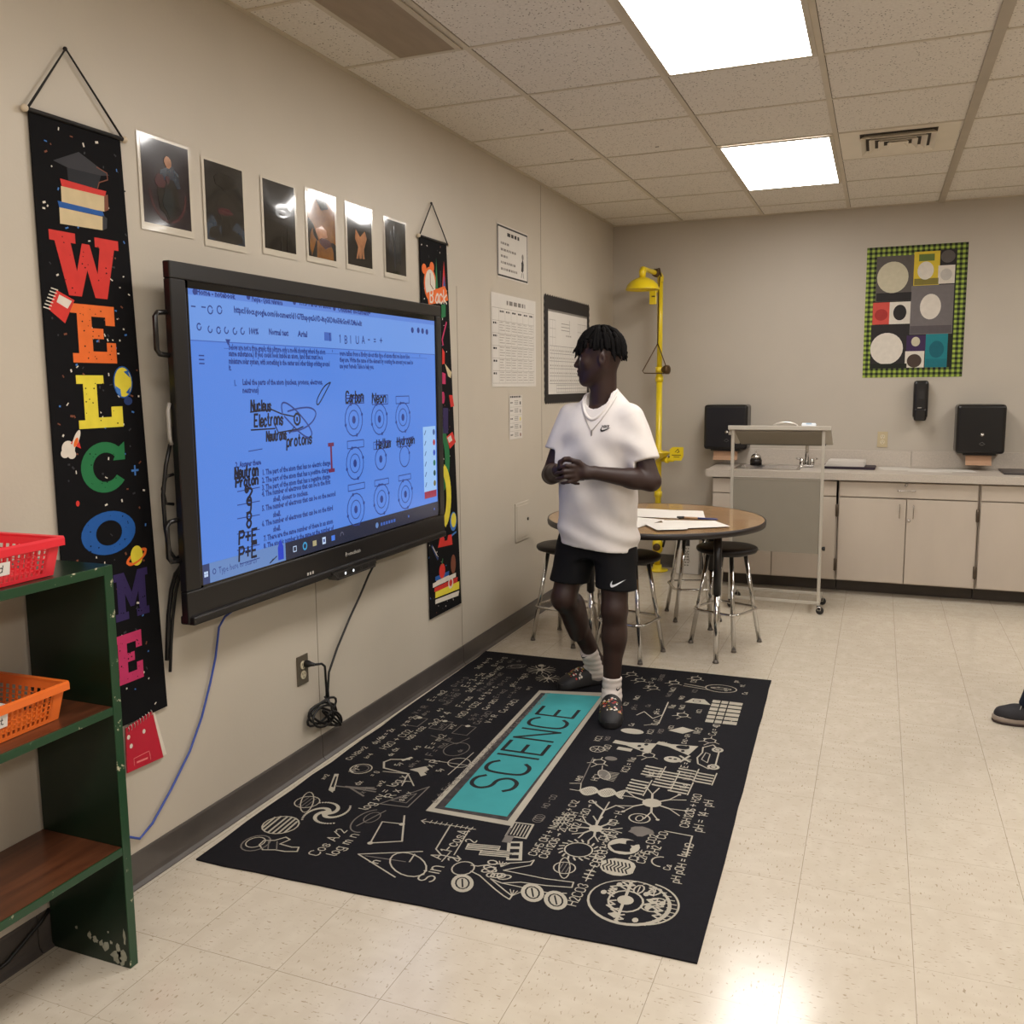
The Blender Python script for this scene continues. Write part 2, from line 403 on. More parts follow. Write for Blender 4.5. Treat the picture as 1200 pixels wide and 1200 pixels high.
# air diffuser
vm = M('vent_enamel', (226, 216, 198), .4, var=.03); vd = M('vent_dark', (64, 55, 46), .9)
vx0, vx1, vy0, vy1 = 1.885, 2.25, 5.17, 5.56
r = empty('ceiling_vent', (2.068, 5.365, HC-.02), 'square louvred air vent in the ceiling right of the far light panel', 'air vent')
b = MB(); b.box((X0+2*T+.015, Y1-3*T+.012, HC-.003), (X0+3*T-.03, Y1-2*T-.012, HC-.0012), vm); b.build('panel', r)
b = MB(); b.box((vx0, vy0, HC-.005), (vx1, vy1, HC-.0032), vd); b.build('throat', r)
for k in range(4):
    q = k*.044; b = MB(); a0, a1, b0, b1 = vx0+q, vx1-q, vy0+q, vy1-q; t = .023
    zt, zl = HC-.006, HC-.027
    O = [(a0, b0), (a1, b0), (a1, b1), (a0, b1)]; I = [(a0+t, b0+t), (a1-t, b0+t), (a1-t, b1-t), (a0+t, b1-t)]
    b.rings([[(x, y, zl) for x, y in O], [(x, y, zt) for x, y in I], [(x, y, zt) for x, y in [(p[0]+(.004 if p[0] < 2.06 else -.004), p[1]+(.004 if p[1] < 5.36 else -.004)) for p in I]], [(x, y, zl-.001) for x, y in [(p[0]+(.004 if p[0] < 2.06 else -.004), p[1]+(.004 if p[1] < 5.36 else -.004)) for p in O]]], vm, smooth=False, closed=True)
    b.build('louvre', r)
# ============================================================ LEFT WALL
rnd = random.Random(4)
blk = M('banner_cloth', (14, 13, 15), .8, var=.1, vs=20, spec=.15); cordm = M('black_cord', (18, 15, 14), .6)
def PM(name, rgb, rough=.6): return M('print_'+name, rgb, rough, var=.05, vs=30, spec=.25)
red, ora, yel, grn, blu, pur, pnk, wht, crm = (PM(n, c) for n, c in (('red', (206, 52, 44)), ('orange', (228, 108, 44)), ('yellow', (224, 206, 62)), ('green', (36, 112, 66)), ('blue', (32, 86, 158)), ('purple', (50, 38, 84)), ('pink', (190, 52, 98)), ('white', (216, 206, 192)), ('cream', (206, 186, 146))))
sky, brn, gry, dkb = (PM(n, c) for n, c in (('sky', (70, 120, 190)), ('brown', (120, 70, 50)), ('grey', (50, 49, 53)), ('navy', (40, 60, 110))))
woodknob = M('pale_wood', (206, 190, 166), .5, var=.08)
def pts(c, base, P): return [(base[0]+x, base[1]+y) for x, y in P]
SLAB = {'W': [(0, 1), (.36, 1), (.36, .84), (.29, .84), (.355, .40), (.45, .86), (.56, .86), (.655, .40), (.71, .84), (.64, .84), (.64, 1), (1, 1), (1, .84), (.93, .84), (.78, 0), (.60, 0), (.505, .44), (.40, 0), (.22, 0), (.07, .84), (0, .84)],
        'E': [(0, 1), (1, 1), (1, .66), (.78, .66), (.78, .80), (.46, .80), (.46, .60), (.72, .60), (.72, .42), (.46, .42), (.46, .20), (.78, .20), (.78, .36), (1, .36), (1, 0), (0, 0), (0, .16), (.14, .16), (.14, .84), (0, .84)],
        'L': [(0, 1), (.60, 1), (.60, .84), (.44, .84), (.44, .20), (.74, .20), (.74, .40), (1, .40), (1, 0), (0, 0), (0, .16), (.14, .16), (.14, .84), (0, .84)],
        'M': [(0, 1), (.30, 1), (.5, .55), (.70, 1), (1, 1), (1, .84), (.92, .84), (.92, .16), (1, .16), (1, 0), (.62, 0), (.62, .16), (.70, .16), (.70, .55), (.56, .25), (.44, .25), (.30, .55), (.30, .16), (.38, .16), (.38, 0), (0, 0), (0, .16), (.08, .16), (.08, .84), (0, .84)]}
def slab(c, ch, x, y, w, h, m, L=2):
    if ch == 'O':
        n = 28; A = [(x+w/2+w/2*math.cos(2*PI*i/n), y+h/2+h/2*math.sin(2*PI*i/n)) for i in range(n)]; B = [(x+w/2+w*.24*math.cos(2*PI*i/n), y+h/2+h*.29*math.sin(2*PI*i/n)) for i in range(n)]
        for i in range(n): c.poly([A[i], A[(i+1) % n], B[(i+1) % n], B[i]], m, L)
    elif ch == 'C':
        n = 26; t0, t1 = .22*PI, 1.80*PI; t = [t0+(t1-t0)*i/n for i in range(n+1)]
        A = [(x+w*.53+w*.53*math.cos(q), y+h/2+h/2*math.sin(q)) for q in t]; B = [(x+w*.55+w*.29*math.cos(q), y+h/2+h*.29*math.sin(q)) for q in t]
        for i in range(n): c.poly([A[i], A[i+1], B[i+1], B[i]], m, L)
        c.poly([(x+w*.72, y+h*.62), (x+w, y+h*.62), (x+w, y+h*.98), (x+w*.86, y+h*.88)], m, L)
    else: c.poly([(x+p*w, y+q*h) for p, q in SLAB[ch]], m, L)
    for _ in range(26):
        px, py = x+w*rnd.uniform(.1, .9), y+h*rnd.uniform(.05, .95); k = rnd.uniform(.0008, .0028)
        c.poly([(px-k, py), (px, py-k), (px+k*1.5, py), (px, py+k)], blk, L+1)
def confetti(c, y0, y1, z0, z1, n):
    for _ in range(n):
        x, z = rnd.uniform(y0, y1), rnd.uniform(z0, z1); a = rnd.uniform(0, PI); l = rnd.uniform(.002, .0055); w_ = rnd.uniform(.0015, .003)
        u, v = math.cos(a), math.sin(a); c.poly([(x-u*l-v*w_, z-v*l+u*w_), (x+u*l-v*w_, z+v*l+u*w_), (x+u*l+v*w_, z+v*l-u*w_), (x-u*l+v*w_, z-v*l-u*w_)], rnd.choice([wht, wht, gry, brn, sky]), 1)
def banner(y0, y1, z0, z1, apex, label, d0, d1):
    r = empty('hanging_banner', (.004, (y0+y1)/2, z0), label, 'banner')
    c = Canvas((.010, 0, 0), (0, 1, 0), (0, 0, 1)); n = 24
    for i in range(n):                                              # gently rippled cloth
        a, q = z0+(z1-z0)*i/n, z0+(z1-z0)*(i+1)/n
        for xx, fl in ((.0098, 1), (.006, 0)):
            ta, tq = (z1-a)/(z1-z0), (z1-q)/(z1-z0)
            V = [c.bm.verts.new(p) for p in ((xx, y0+d0*ta, a), (xx, y1+d1*ta, a), (xx, y1+d1*tq, q), (xx, y0+d0*tq, q))]
            c.face(V if fl else V[::-1], blk)
    for yy, dd in ((y0, d0), (y1, d1)):
        V = [c.bm.verts.new(p) for p in ((.006, yy+dd, z0), (.0098, yy+dd, z0), (.0098, yy, z1), (.006, yy, z1))]; c.face(V, blk)
    b = MB(); b.tube([(.012, y0-.012, z1), (.012, y1+.012, z1)], .006, cordm, 8)
    for yy in (y0-.014, y1+.014): b.sphere((.012, yy, z1), .010, woodknob, 10)
    b.build('rod', r)
    b = MB(); b.tube([(.013, y0-.004, z1+.004), (.010, apex[0], apex[1]), (.013, y1+.004, z1+.004)], .0032, cordm, 6)
    b.sphere((.008, apex[0], apex[1]), .006, cordm, 8); b.build('hanging_cord', r)
    return r, c
# -- WELCOME banner
r, c = banner(1.777, 2.078, .512, 2.198, (1.907, 2.385), 'long black cloth banner spelling WELCOME in bright slab letters, left of the screen', 0, .054)
confetti(c, 1.80, 2.09, .53, 2.18, 210)
# cap on books
c.poly([(1.841, 2.088), (1.927, 2.128), (2.030, 2.087), (1.939, 2.069)], gry, 2); c.poly([(1.884, 2.079), (1.999, 2.081), (1.983, 2.041), (1.886, 2.041)], PM('cap', (28, 28, 33)), 2)
c.line([(1.986, 2.101), (2.021, 2.092), (2.022, 2.074), (1.991, 2.061), (1.984, 2.044)], .003, brn, 3)
c.poly([(1.859, 2.046), (1.863, 2.027), (2.009, 2.025), (2.014, 2.042), (1.978, 2.042)], red, 3); c.poly([(1.860, 2.027), (1.859, 1.983), (2.003, 1.985), (2.006, 2.027)], crm, 3)
c.poly([(2.007, 2.029), (2.019, 2.034), (2.019, 1.992), (2.003, 1.985)], brn, 3)
c.poly([(1.846, 1.987), (1.850, 1.971), (2.002, 1.971), (1.997, 1.984)], blu, 4); c.poly([(1.850, 1.971), (1.849, 1.929), (1.992, 1.933), (1.995, 1.970)], crm, 4)
c.poly([(1.996, 1.975), (2.011, 1.968), (2.008, 1.940), (1.992, 1.933)], gry, 4)
for ch, (x, y), (x1, y1), m in (('W', (1.811, 1.745), (2.046, 1.910), red), ('E', (1.862, 1.567), (2.015, 1.725), ora), ('L', (1.866, 1.387), (2.024, 1.533), yel), ('C', (1.862, 1.204), (2.022, 1.347), grn), ('O', (1.847, 1.026), (2.045, 1.150), blu), ('M', (1.950, 0.824), (2.081, 0.964), pur), ('E', (1.934, 0.635), (2.042, 0.782), pnk)):
    slab(c, ch, x, y, x1-x, y1-y, m)
def quad(c, ps, m, L): c.poly(ps, m, L)
c.poly([(1.792, 1.704), (1.823, 1.755), (1.879, 1.733), (1.843, 1.670)], red, 3); c.poly([(1.830, 1.744), (1.870, 1.730), (1.854, 1.709), (1.820, 1.724)], wht, 4)
for k in range(7): p, q = (1.820, 1.755), (1.792, 1.704); x, y = p[0]+(q[0]-p[0])*k/6, p[1]+(q[1]-p[1])*k/6; c.line([(x-.014, y+.004), (x+.006, y)], .003, wht, 5)
x, y = (2.032, 1.514); c.ell(x, y, .036, .046, blu, 3); c.ell(x, y, .032, .042, yel, 4); c.poly([(x-.03, y-.01), (x-.012, y-.02), (x-.01, y-.04), (x-.026, y-.03)], sky, 5); c.poly([(x+.004, y+.03), (x+.028, y+.012), (x+.02, y+.034)], blu, 5); c.poly([(x+.008, y-.03), (x+.028, y-.012), (x+.02, y-.034)], blu, 5)
x, y = (2.047, 1.460); c.ell(x, y, .016, .012, dkb, 3)
x, y = (1.825, 1.336); c.ell(x, y, .022, .022, wht, 3); c.ell(x-.012, y-.012, .014, .012, wht, 3); c.ell(x+.01, y-.016, .014, .012, wht, 3); x, y = (1.853, 1.360); c.ell(x, y, .009, .028, wht, 4, a=-.5); c.poly([(x-.02, y-.01), (x+.004, y+.012), (x+.014, y-.026)], red, 3); c.ell(x-.002, y-.008, .006, .014, ora, 5, a=-.5)
x, y = (2.057, 1.257); c.rect(x-.014, y-.003, x+.014, y+.003, sky, 3); c.rect(x-.003, y-.015, x+.003, y+.015, sky, 3)
x, y = (2.043, 1.005); c.ell(x, y-.002, .044, .016, ora, 3, a=.35); c.ell(x, y-.003, .033, .008, blk, 4, a=.35); c.ell(x, y, .024, .03, yel, 5); c.oval(x, y-.006, .037, .012, .006, ora, 6, a=.35, t0=PI, t1=2*PI)
x, y = (1.843, 1.185); c.ell(x, y, .006, .008, red, 3)
c.build('cloth', r)
# -- second banner, half behind the screen
r, c = banner(3.902, 4.188, .345, 2.19, (4.036, 2.361), 'long black cloth banner with school pictures and orange Back ribbon, right of the screen', .03, .107)
confetti(c, 3.92, 4.20, .36, 2.17, 150)
x, y = (4.001, 1.978); c.ell(x, y, .066, .082, ora, 2); c.ell(x, y, .054, .070, wht, 3); c.line([(x, y+.05), (x, y), (x+.03, y-.02)], .006, brn, 4)
for q in ((3.941, 2.044), (4.022, 2.061)): c.ell(q[0], q[1], .024, .024, ora, 2); 
c.poly([(4.055, 1.963), (4.070, 2.111), (4.083, 1.966)], grn, 2); c.poly([(4.130, 1.970), (4.155, 2.105), (4.169, 1.974)], red, 2); c.poly([(4.140, 1.971), (4.152, 2.038), (4.169, 1.974)], blu, 3); c.line([(4.111, 1.960), (4.115, 2.051)], .008, gry, 2)
c.poly([(3.963, 1.935), (4.159, 1.985), (4.178, 1.966), (4.195, 1.918), (4.146, 1.905), (3.978, 1.880)], ora, 5)
x, y = (3.978, 1.886); c.hand('Back', x+.018, y+.008, .064, .009, wht, 6, sx=.98, a=.03)
c.poly([(4.117, 1.891), (4.165, 1.894), (4.163, 1.836), (4.114, 1.824)], grn, 4)
c.line([(4.171, 1.807), (4.119, 1.721), (4.128, 1.696)], .012, pnk, 3); c.poly([(4.118, 1.679), (4.146, 1.659), (4.143, 1.604), (4.114, 1.599)], red, 3)
c.poly([(4.143, 1.604), (4.220, 1.562), (4.209, 1.532), (4.180, 1.541)], crm, 3); c.poly([(4.113, 1.561), (4.151, 1.553), (4.149, 1.502), (4.110, 1.503)], pnk, 3); c.ell(*(4.117, 1.435), .02, .03, pnk, 3); c.poly([(4.186, 1.447), (4.226, 1.446), (4.244, 1.389), (4.203, 1.386)], red, 3)
c.poly([(4.115, 1.384), (4.173, 1.382), (4.168, 1.253), (4.109, 1.257)], pur, 3)
c.poly([(4.147, 1.237), (4.218, 1.260), (4.257, 1.205), (4.184, 1.174)], red, 3); c.poly([(4.157, 1.232), (4.197, 1.243), (4.216, 1.216), (4.176, 1.205)], wht, 4)
def arc(cx, cy, rx, ry, w_, m, L):
    c.oval(cx, cy, rx, ry, w_, m, L, n=14, t0=-1.2, t1=1.2)
x, y = (4.123, 1.127); arc(x-.045, y, .075, .14, .052, grn, 3)
x, y = (4.125, 0.940); arc(x-.04, y, .078, .14, .054, yel, 3)
x, y = (4.210, 0.797); c.ell(x, y, .04, .05, sky, 3); c.ell(x+.004, y+.006, .03, .038, yel, 4); c.line([(x-.02, y-.07), (x+.03, y-.06)], .01, sky, 3)
c.poly([(4.027, 0.689), (4.058, 0.745), (4.097, 0.734), (4.106, 0.711), (4.135, 0.710), (4.146, 0.735), (4.187, 0.733), (4.195, 0.678)], red, 3)
c.line([(3.962, 0.709), (4.024, 0.633)], .014, dkb, 3); c.line([(3.971, 0.703), (4.016, 0.652)], .006, wht, 4)
x, y = (4.070, 0.563); c.ell(x, y, .034, .038, red, 4); c.line([(x, y+.03), (x+.008, y+.06)], .008, grn, 4)
for (a, q, d, e_), m in ((((3.992, 0.548), (4.149, 0.548), (4.148, 0.526), (3.991, 0.527)), blu), (((4.001, 0.525), (4.148, 0.526), (4.147, 0.508), (4.000, 0.507)), wht), (((3.963, 0.520), (4.230, 0.523), (4.229, 0.500), (3.962, 0.498)), wht), (((3.980, 0.494), (4.250, 0.496), (4.248, 0.465), (3.979, 0.473)), red), (((3.989, 0.471), (4.270, 0.469), (4.268, 0.428), (3.987, 0.440)), yel), (((3.987, 0.432), (4.268, 0.419), (4.256, 0.394), (3.986, 0.410)), wht)):
    c.poly([a, q, d, e_][::-1], m, 3)
x, y = (4.201, 0.574); c.ell(x, y, .03, .05, brn, 3); x, y = (4.166, 0.482); c.ell(x, y, .03, .03, wht, 5); c.ell(x, y, .018, .018, red, 6)
c.build('cloth', r)
# -- red notebook hanging under the WELCOME banner
rb = M('notebook_cover', (186, 32, 52), .35, var=.06); pg = M('notebook_pages', (214, 205, 190), .7)
r = empty('spiral_notebook', (.004, 2.02, .36), 'red spiral notebook hanging on the wall under the WELCOME banner', 'notebook')
c = Canvas((.0123, 0, 0), (0, 1, 0), (0, 0, 1)); gold = PM('rose', (222, 120, 120)); c.prism([(1.959, 0.502), (2.066, 0.519), (2.100, 0.359), (1.954, 0.367)], (.008, 0, 0), (0, 1, 0), (0, 0, 1), .004, rb)
c.line([(1.982, 0.379), (1.981, 0.401), (2.043, 0.401), (2.047, 0.372)], .002, gold, 1); c.line([(1.993, 0.385), (2.034, 0.382)], .006, gold, 1)
for q in ((2.027, 0.469), (1.966, 0.473), (1.974, 0.443)): c.ell(*q, .006, .007, wht, 1)
c.build('cover', r)
b = MB(); b.prism([(1.965, 0.502), (2.077, 0.521), (2.119, 0.360), (1.958, 0.373)], (.0045, 0, 0), (0, 1, 0), (0, 0, 1), .003, pg); b.build('pages', r)
b = MB(); p, q = Vector((.010, *(1.965, 0.497))), Vector((.010, *(2.066, 0.517)))
for k in range(9):
    o_ = p.lerp(q, (k+.3)/8.6); b.tube([(o_.x-.004+.008*math.cos(t), o_.y, o_.z-.002+.010*math.sin(t)) for t in [2*PI*i/10 for i in range(10)]], .0013, M('wire', (200, 196, 190), .3, metal=1), 5, closed=True)
b.build('spiral_wire', r)

# -- laminated posters
film = M('laminate_film', (206, 197, 180), .16, spec=.6, coat=.6)
def gloss(n, rgb): return M('poster_'+n, rgb, .12, var=.25, vs=25, spec=.5, coat=1.0)
gk, gp, gm, gb, gg, go, gt, gs = (gloss(n, c) for n, c in (('black', (9, 9, 10)), ('plum', (22, 13, 26)), ('maroon', (70, 28, 36)), ('slate', (44, 56, 70)), ('grey', (24, 24, 24)), ('amber', (122, 78, 34)), ('teal', (16, 30, 36)), ('sand', (168, 116, 80))))
def poster(y0, y1, z0, z1, label, art, mg=(.012, .022, .014, .036)):
    o = (y0+y1)/2
    c = Canvas((.0065, 0, 0), (0, 1, 0), (0, 0, 1), .0002)
    n = 14
    def X(t, s): return .0032+.0013*math.sin(t*5+y0*9)*math.sin(s*PI)+(.004 if s < .02 or s > .98 else 0)*0
    def sheet(a0, a1, b0, b1, lift, m):
        G = [[c.bm.verts.new((X(j/n, i/n)+lift, a0+(a1-a0)*i/n, b0+(b1-b0)*j/n)) for i in range(n+1)] for j in range(n+1)]
        for j in range(n):
            for i in range(n): c.face((G[j][i], G[j][i+1], G[j+1][i+1], G[j+1][i]), m, True)
    sheet(y0, y1, z0, z1, 0, film); a0, a1, b0, b1 = y0+mg[0], y1-mg[1]*.5, z0+mg[3]*.6, z1-mg[2]*.6
    sheet(a0, a1, b0, b1, .0006, art[0])
    for k, (m, P) in enumerate(art[1]):
        V = [c.bm.verts.new((.0047+.0013*math.sin(((b0+q*(b1-b0)-z0)/(z1-z0))*5+y0*9)*math.sin((a0+p*(a1-a0)-y0)/(y1-y0)*PI)-.0007+.0002*k, a0+p*(a1-a0), b0+q*(b1-b0))) for p, q in P]
        for t in geometry.tessellate_polygon([[Vector((p, q, 0)) for p, q in P]]):
            ar = sum(P[t[i]][0]*P[t[(i+1) % 3]][1]-P[t[(i+1) % 3]][0]*P[t[i]][1] for i in range(3)); c.face([V[i] for i in (t if ar > 0 else t[::-1])], m, True)
    ob = c.build('laminated_poster'); recenter(ob, (.003, o, z0)); return tag(ob, label, 'poster', 'row of laminated posters above the screen')
def blob(x, y, rx, ry, n=12, j=.25, s=1):
    q = random.Random(s); return [(x+rx*math.cos(2*PI*i/n)*(1+q.uniform(-j, j)), y+ry*math.sin(2*PI*i/n)*(1+q.uniform(-j, j))) for i in range(n)]
ring = lambda x, y, rx, ry, t: [(x+rx*math.cos(a), y+ry*math.sin(a)) for a in [PI*1.0+PI*i/12 for i in range(13)]]+[(x+(rx-t)*math.cos(a), y+(ry-t)*math.sin(a)) for a in [PI*2-PI*i/12 for i in range(13)]]
poster(2.149, 2.372, 1.962, 2.240, 'first poster from the left above the screen, dark plum with a maroon ring shape', (gp, [(gm, ring(.52, .42, .40, .38, .035)), (gb, blob(.60, .58, .2, .16, s=3)), (gk, blob(.52, .32, .22, .24, s=5)), (gm, blob(.36, .52, .10, .08, s=6)), (gt, blob(.52, .3, .12, .18, s=9)), (gs, blob(.55, .77, .08, .07, 10, .1, 4)), (gm, blob(.52, .56, .05, .05, s=8))]))
poster(2.422, 2.634, 1.950, 2.229, 'second poster from the left, charcoal with pale mist along its lower edge', (gg, [(gb, [(0, 0), (1, 0), (1, .2), (.8, .3), (.65, .18), (.3, .2), (.15, .34), (0, .22)]), (gk, [(.36, .02), (.62, .02), (.6, .3), (.7, .42), (.5, .36), (.3, .42), (.4, .28)]), (gm, blob(.5, .4, .2, .05, s=2)), (gk, blob(.5, .78, .26, .1, s=5))]))
poster(2.722, 2.931, 1.962, 2.230, 'third poster from the left, almost entirely black', (gk, [(gt, blob(.6, .6, .25, .12, s=2)), (gg, [(.5, 0), (.56, 0), (.53, .5)]), (gg, [(.7, 0), (.76, 0), (.72, .4)])]))
poster(2.990, 3.202, 1.968, 2.240, 'fourth poster from the left, amber and brown picture', (go, [(gk, [(0, 0), (1, 0), (1, .25), (.7, .35), (.4, .22), (.2, .5), (0, .6)]), (gt, [(.3, .9), (.6, .99), (.75, .8), (.5, .75)]), (gs, blob(.5, .4, .2, .1, s=3)), (gk, [(.1, .0), (.3, .3), (.28, 0)]), (gm, blob(.6, .25, .25, .08, s=8))]))
poster(3.268, 3.484, 1.970, 2.238, 'fifth poster from the left, black with a pale sand-coloured hand shape', (gk, [(gs, [(.34, .12), (.68, .14), (.66, .3), (.78, .5), (.7, .62), (.5, .5), (.32, .62), (.3, .45), (.42, .32)]), (gk, [(.42, .12), (.46, .12), (.46, .24)]), (gk, [(.56, .12), (.6, .12), (.58, .24)])]))
poster(3.578, 3.785, 1.970, 2.230, 'sixth poster, at the right end of the row, dark blue-grey streaks', (gk, [(gb, [(.2, .3), (.26, .3), (.3, .8), (.24, .8)]), (gb, [(.4, .1), (.46, .1), (.45, .9), (.42, .9)]), (gt, blob(.6, .5, .14, .3, s=4)), (gb, [(.7, .2), (.74, .2), (.72, .8)])]))

# -- interactive display
bez = M('display_bezel', (24, 22, 22), .28, var=.06, spec=.5); bez2 = M('display_black_glass', (10, 10, 11), .1, spec=.6); metal = M('brushed_grey', (96, 94, 92), .35, metal=.6)
def SE(name, rgb, k=1): return M('screen_'+name, rgb, .22, emit=k)
sdoc, stop, stx, sink_, stask, stk2, srul, slite, swh, sred, sgrn, sora = (SE(n, c, k) for n, c, k in (('doc', (82, 130, 218), 1), ('toolbar', (104, 148, 222), 1), ('type', (34, 56, 128), 1), ('ink', (12, 16, 40), 1), ('taskbar', (34, 38, 58), 1), ('search', (98, 132, 188), 1), ('rule', (58, 96, 180), 1), ('panel', (150, 190, 236), 1), ('white', (190, 210, 240), 1), ('maroon', (104, 34, 72), 1), ('green', (40, 96, 90), 1), ('olive', (110, 110, 70), 1)))
YL, YR, ZB, ZT = 2.121, 3.885, .785, 1.862
tv = empty('interactive_display', (.03, 3.0, ZB), 'large black wall-mounted touch screen display showing a blue atom worksheet', 'display screen')
b = MB(); b.box((.028, YL+.10, ZB+.08), (.097, YR-.10, ZT-.08), bez, .01); b.build('back_shell', tv)
b = MB()                                                             # bezel frame round the glass
SY0, SY1, SZ0, SZ1 = 2.186, 3.838, .884, 1.812
for lo, hi in (((YL, SZ1), (YR, ZT)), ((YL, ZB), (YR, SZ0)), ((YL, SZ0), (SY0, SZ1)), ((SY1, SZ0), (YR, SZ1))):
    b.box((.096, lo[0], lo[1]), (.122, hi[0], hi[1]), bez, .004)
b.box((.080, YL+.01, ZB-.006), (.135, YR-.01, ZB+.022), bez, .006)
b.build('bezel', tv)
b = MB(); t = .022
for lo, hi in (((SY0, SZ1-t), (SY1, SZ1)), ((SY0, SZ0), (SY1, SZ0+t*.3)), ((SY0, SZ0), (SY0+t*.6, SZ1)), ((SY1-t*.5, SZ0), (SY1, SZ1))): b.box((.110, lo[0], lo[1]), (.1168, hi[0], hi[1]), bez2)
b.build('glass_border', tv)
c = Canvas((.1150, 0, 0), (0, 1, 0), (0, 0, 1), .0002)
cy0, cy1, cz0, cz1 = SY0+.012, SY1-.010, SZ0+.006, SZ1-.022
b0 = MB(); b0.box((.104, cy0, cz0), (.1149, cy1, cz1), bez2); b0.build('panel_core', tv)
c.rect(cy0, cz0, cy1, cz1, sdoc, 0)
zt = [(2.204, 1.724)[1], (2.197, 1.639)[1]]
c.rect(cy0, zt[1], cy1, cz1, stop, 1); c.rect(cy0, (2.207, 1.772)[1], cy1, cz1, SE('tabs', (88, 128, 210), 1), 2)
c.rect(cy0, zt[1]-.003, cy1, zt[1], srul, 3)
def ty(txt, p, q, size, m=stx): x, y = p; c.type(txt, x, y, size, m, 4, width=q[0]-x, bold=.0011)
ty('Home - notebook', (2.237, 1.775), (2.418, 1.771), .026); ty('People - Quick reference', (2.500, 1.775), (2.667, 1.777), .026); ty('1.1.3 Parts of atom', (2.762, 1.784), (2.969, 1.784), .026); ty('Untitled document', (3.016, 1.778), (3.241, 1.783), .026)
for q in ((2.226, 1.776), (2.479, 1.782), (2.732, 1.785), (2.986, 1.782), (3.242, 1.787)): c.ell(q[0]+.004, q[1]+.006, .010, .010, stx, 4, 10)
ty('https://docs.google.com/document/d/1G7EhapqvaSuVD-8tqGKD8u6E4kGm4iU2Ma/edit', (2.407, 1.733), (3.186, 1.733), .028)
for q in ((2.212, 1.735), (2.257, 1.736)): c.hand('-', q[0], q[1]-.014, .034, .004, stx, 4)
for q in ((2.295, 1.733), (2.338, 1.736)): c.oval(q[0], q[1], .011, .012, .004, stx, 4, 10, t0=.5)
for q in ((2.241, 1.679), (2.290, 1.674), (2.329, 1.673), (2.366, 1.675), (2.407, 1.674), (2.445, 1.676)): c.oval(q[0], q[1], .009, .010, .004, stx, 4, 8, t0=rnd.uniform(0, 2))
ty('100%', (2.475, 1.669), (2.528, 1.669), .028); ty('Normal text', (2.583, 1.672), (2.694, 1.671), .028); ty('Arial', (2.750, 1.673), (2.807, 1.670), .028)
for k, q in enumerate(((2.945, 1.679), (3.015, 1.676), (3.057, 1.674), (3.094, 1.676), (3.138, 1.677), (3.183, 1.679), (3.229, 1.681), (3.276, 1.680), (3.324, 1.682))):
    c.hand('11BIUA-=+'[k], q[0], q[1]-.014, .028, .0045, stx, 4)
c.rect(*(2.916, 1.665), *(2.964, 1.696), srul, 3)
for q in ((3.610, 1.738), (3.666, 1.740), (3.707, 1.739), (3.749, 1.737)): c.ell(q[0], q[1], .013, .013, stx, 4, 10)
zr = (2.366, 1.627)[1]; 
for k in range(12): c.rect((2.375, 1.630)[0]+k*.118, zr-.004, (2.375, 1.630)[0]+k*.118+.003, zr+.006, stx, 4)
c.rect((2.350, 1.629)[0], zr-.010, (3.744, 1.634)[0], zr-.008, srul, 4); x, y = (2.371, 1.635); c.poly([(x-.012, y+.012), (x, y-.008), (x+.012, y+.012)], stx, 4)
for k in range(3): x, y = (2.245, 1.579); c.rect(x-.012, y-.012+k*.012, x+.012, y-.008+k*.012, stx, 4)
for t_, p, q in (('below are not a true graph; this picture only a model showing where the atom', (2.374, 1.615), (2.919, 1.622)), ('same substance.) If you could look inside an atom, (and that must be a', (2.372, 1.595), (2.900, 1.593)), ('miniature solar system, with something in the center and other things orbiting around', (2.370, 1.571), (2.945, 1.573)), ('it.', (2.369, 1.550), (2.381, 1.550)), ('were taken from a library about this type of atoms that we know how', (3.017, 1.613), (3.580, 1.611)), ('they are. Write the name of the element by counting the amount you need to', (3.016, 1.589), (3.610, 1.585)), ('use your Periodic Table to help you.', (3.014, 1.565), (3.269, 1.561)),
                 ('1.', (2.390, 1.501), (2.403, 1.501)), ('Label the parts of the atom (nucleus, protons, electrons,', (2.433, 1.504), (2.895, 1.499)), ('neutrons)', (2.431, 1.478), (2.515, 1.475)), ('2. Answer these', (2.379, 1.239), (2.511, 1.238))):
    ty(t_, p, q, .026)
for t_, p, q in (('1. The part of the atom that has no electric charge', (2.514, 1.202), (2.928, 1.207)), ('2. The part of the atom that has a positive charge', (2.512, 1.176), (2.920, 1.179)), ('3. The part of the atom that has a negative charge', (2.510, 1.151), (2.924, 1.153)), ('4. The number of electrons that can be in the first', (2.508, 1.130), (2.923, 1.127)), ('shell, closest to nucleus.', (2.568, 1.105), (2.776, 1.102)), ('5. The number of electrons that can be on the second', (2.505, 1.081), (2.955, 1.077)), ('shell.', (2.564, 1.052), (2.608, 1.052)), ('6. The number of electrons that can be on the third', (2.501, 1.029), (2.934, 1.027)), ('shell.', (2.561, 1.002), (2.604, 1.002)), ('7. There are the same number of these in an atom', (2.507, 0.978), (2.931, 0.978)), ('8. The atomic number is the same as the number of', (2.505, 0.952), (2.935, 0.951))):
    ty(t_, p, q, .026)
def wr(txt, p, q, h, m=sink_, wd=.0075, a=0): # handwriting fitted between two points
    k = sum(2.6 if ch in ' .,il1I' else (5.4 if ch.isupper() or ch in 'm+>=' else 4.4) for ch in txt)*h/6
    h *= .58; k *= .58; c.hand(txt, p[0], p[1], h, wd, m, 5, a=a, soft=True, sx=(q[0]-p[0])/k, slant=.12, jit=.25, rnd=rnd)
wr('Nucleus', (2.470, 1.417), (2.580, 1.420), .060); wr('Electrons', (2.484, 1.366), (2.645, 1.377), .068); wr('Neutrons', (2.545, 1.315), (2.660, 1.319), .055); wr('protons', (2.658, 1.290), (2.816, 1.304), .062)
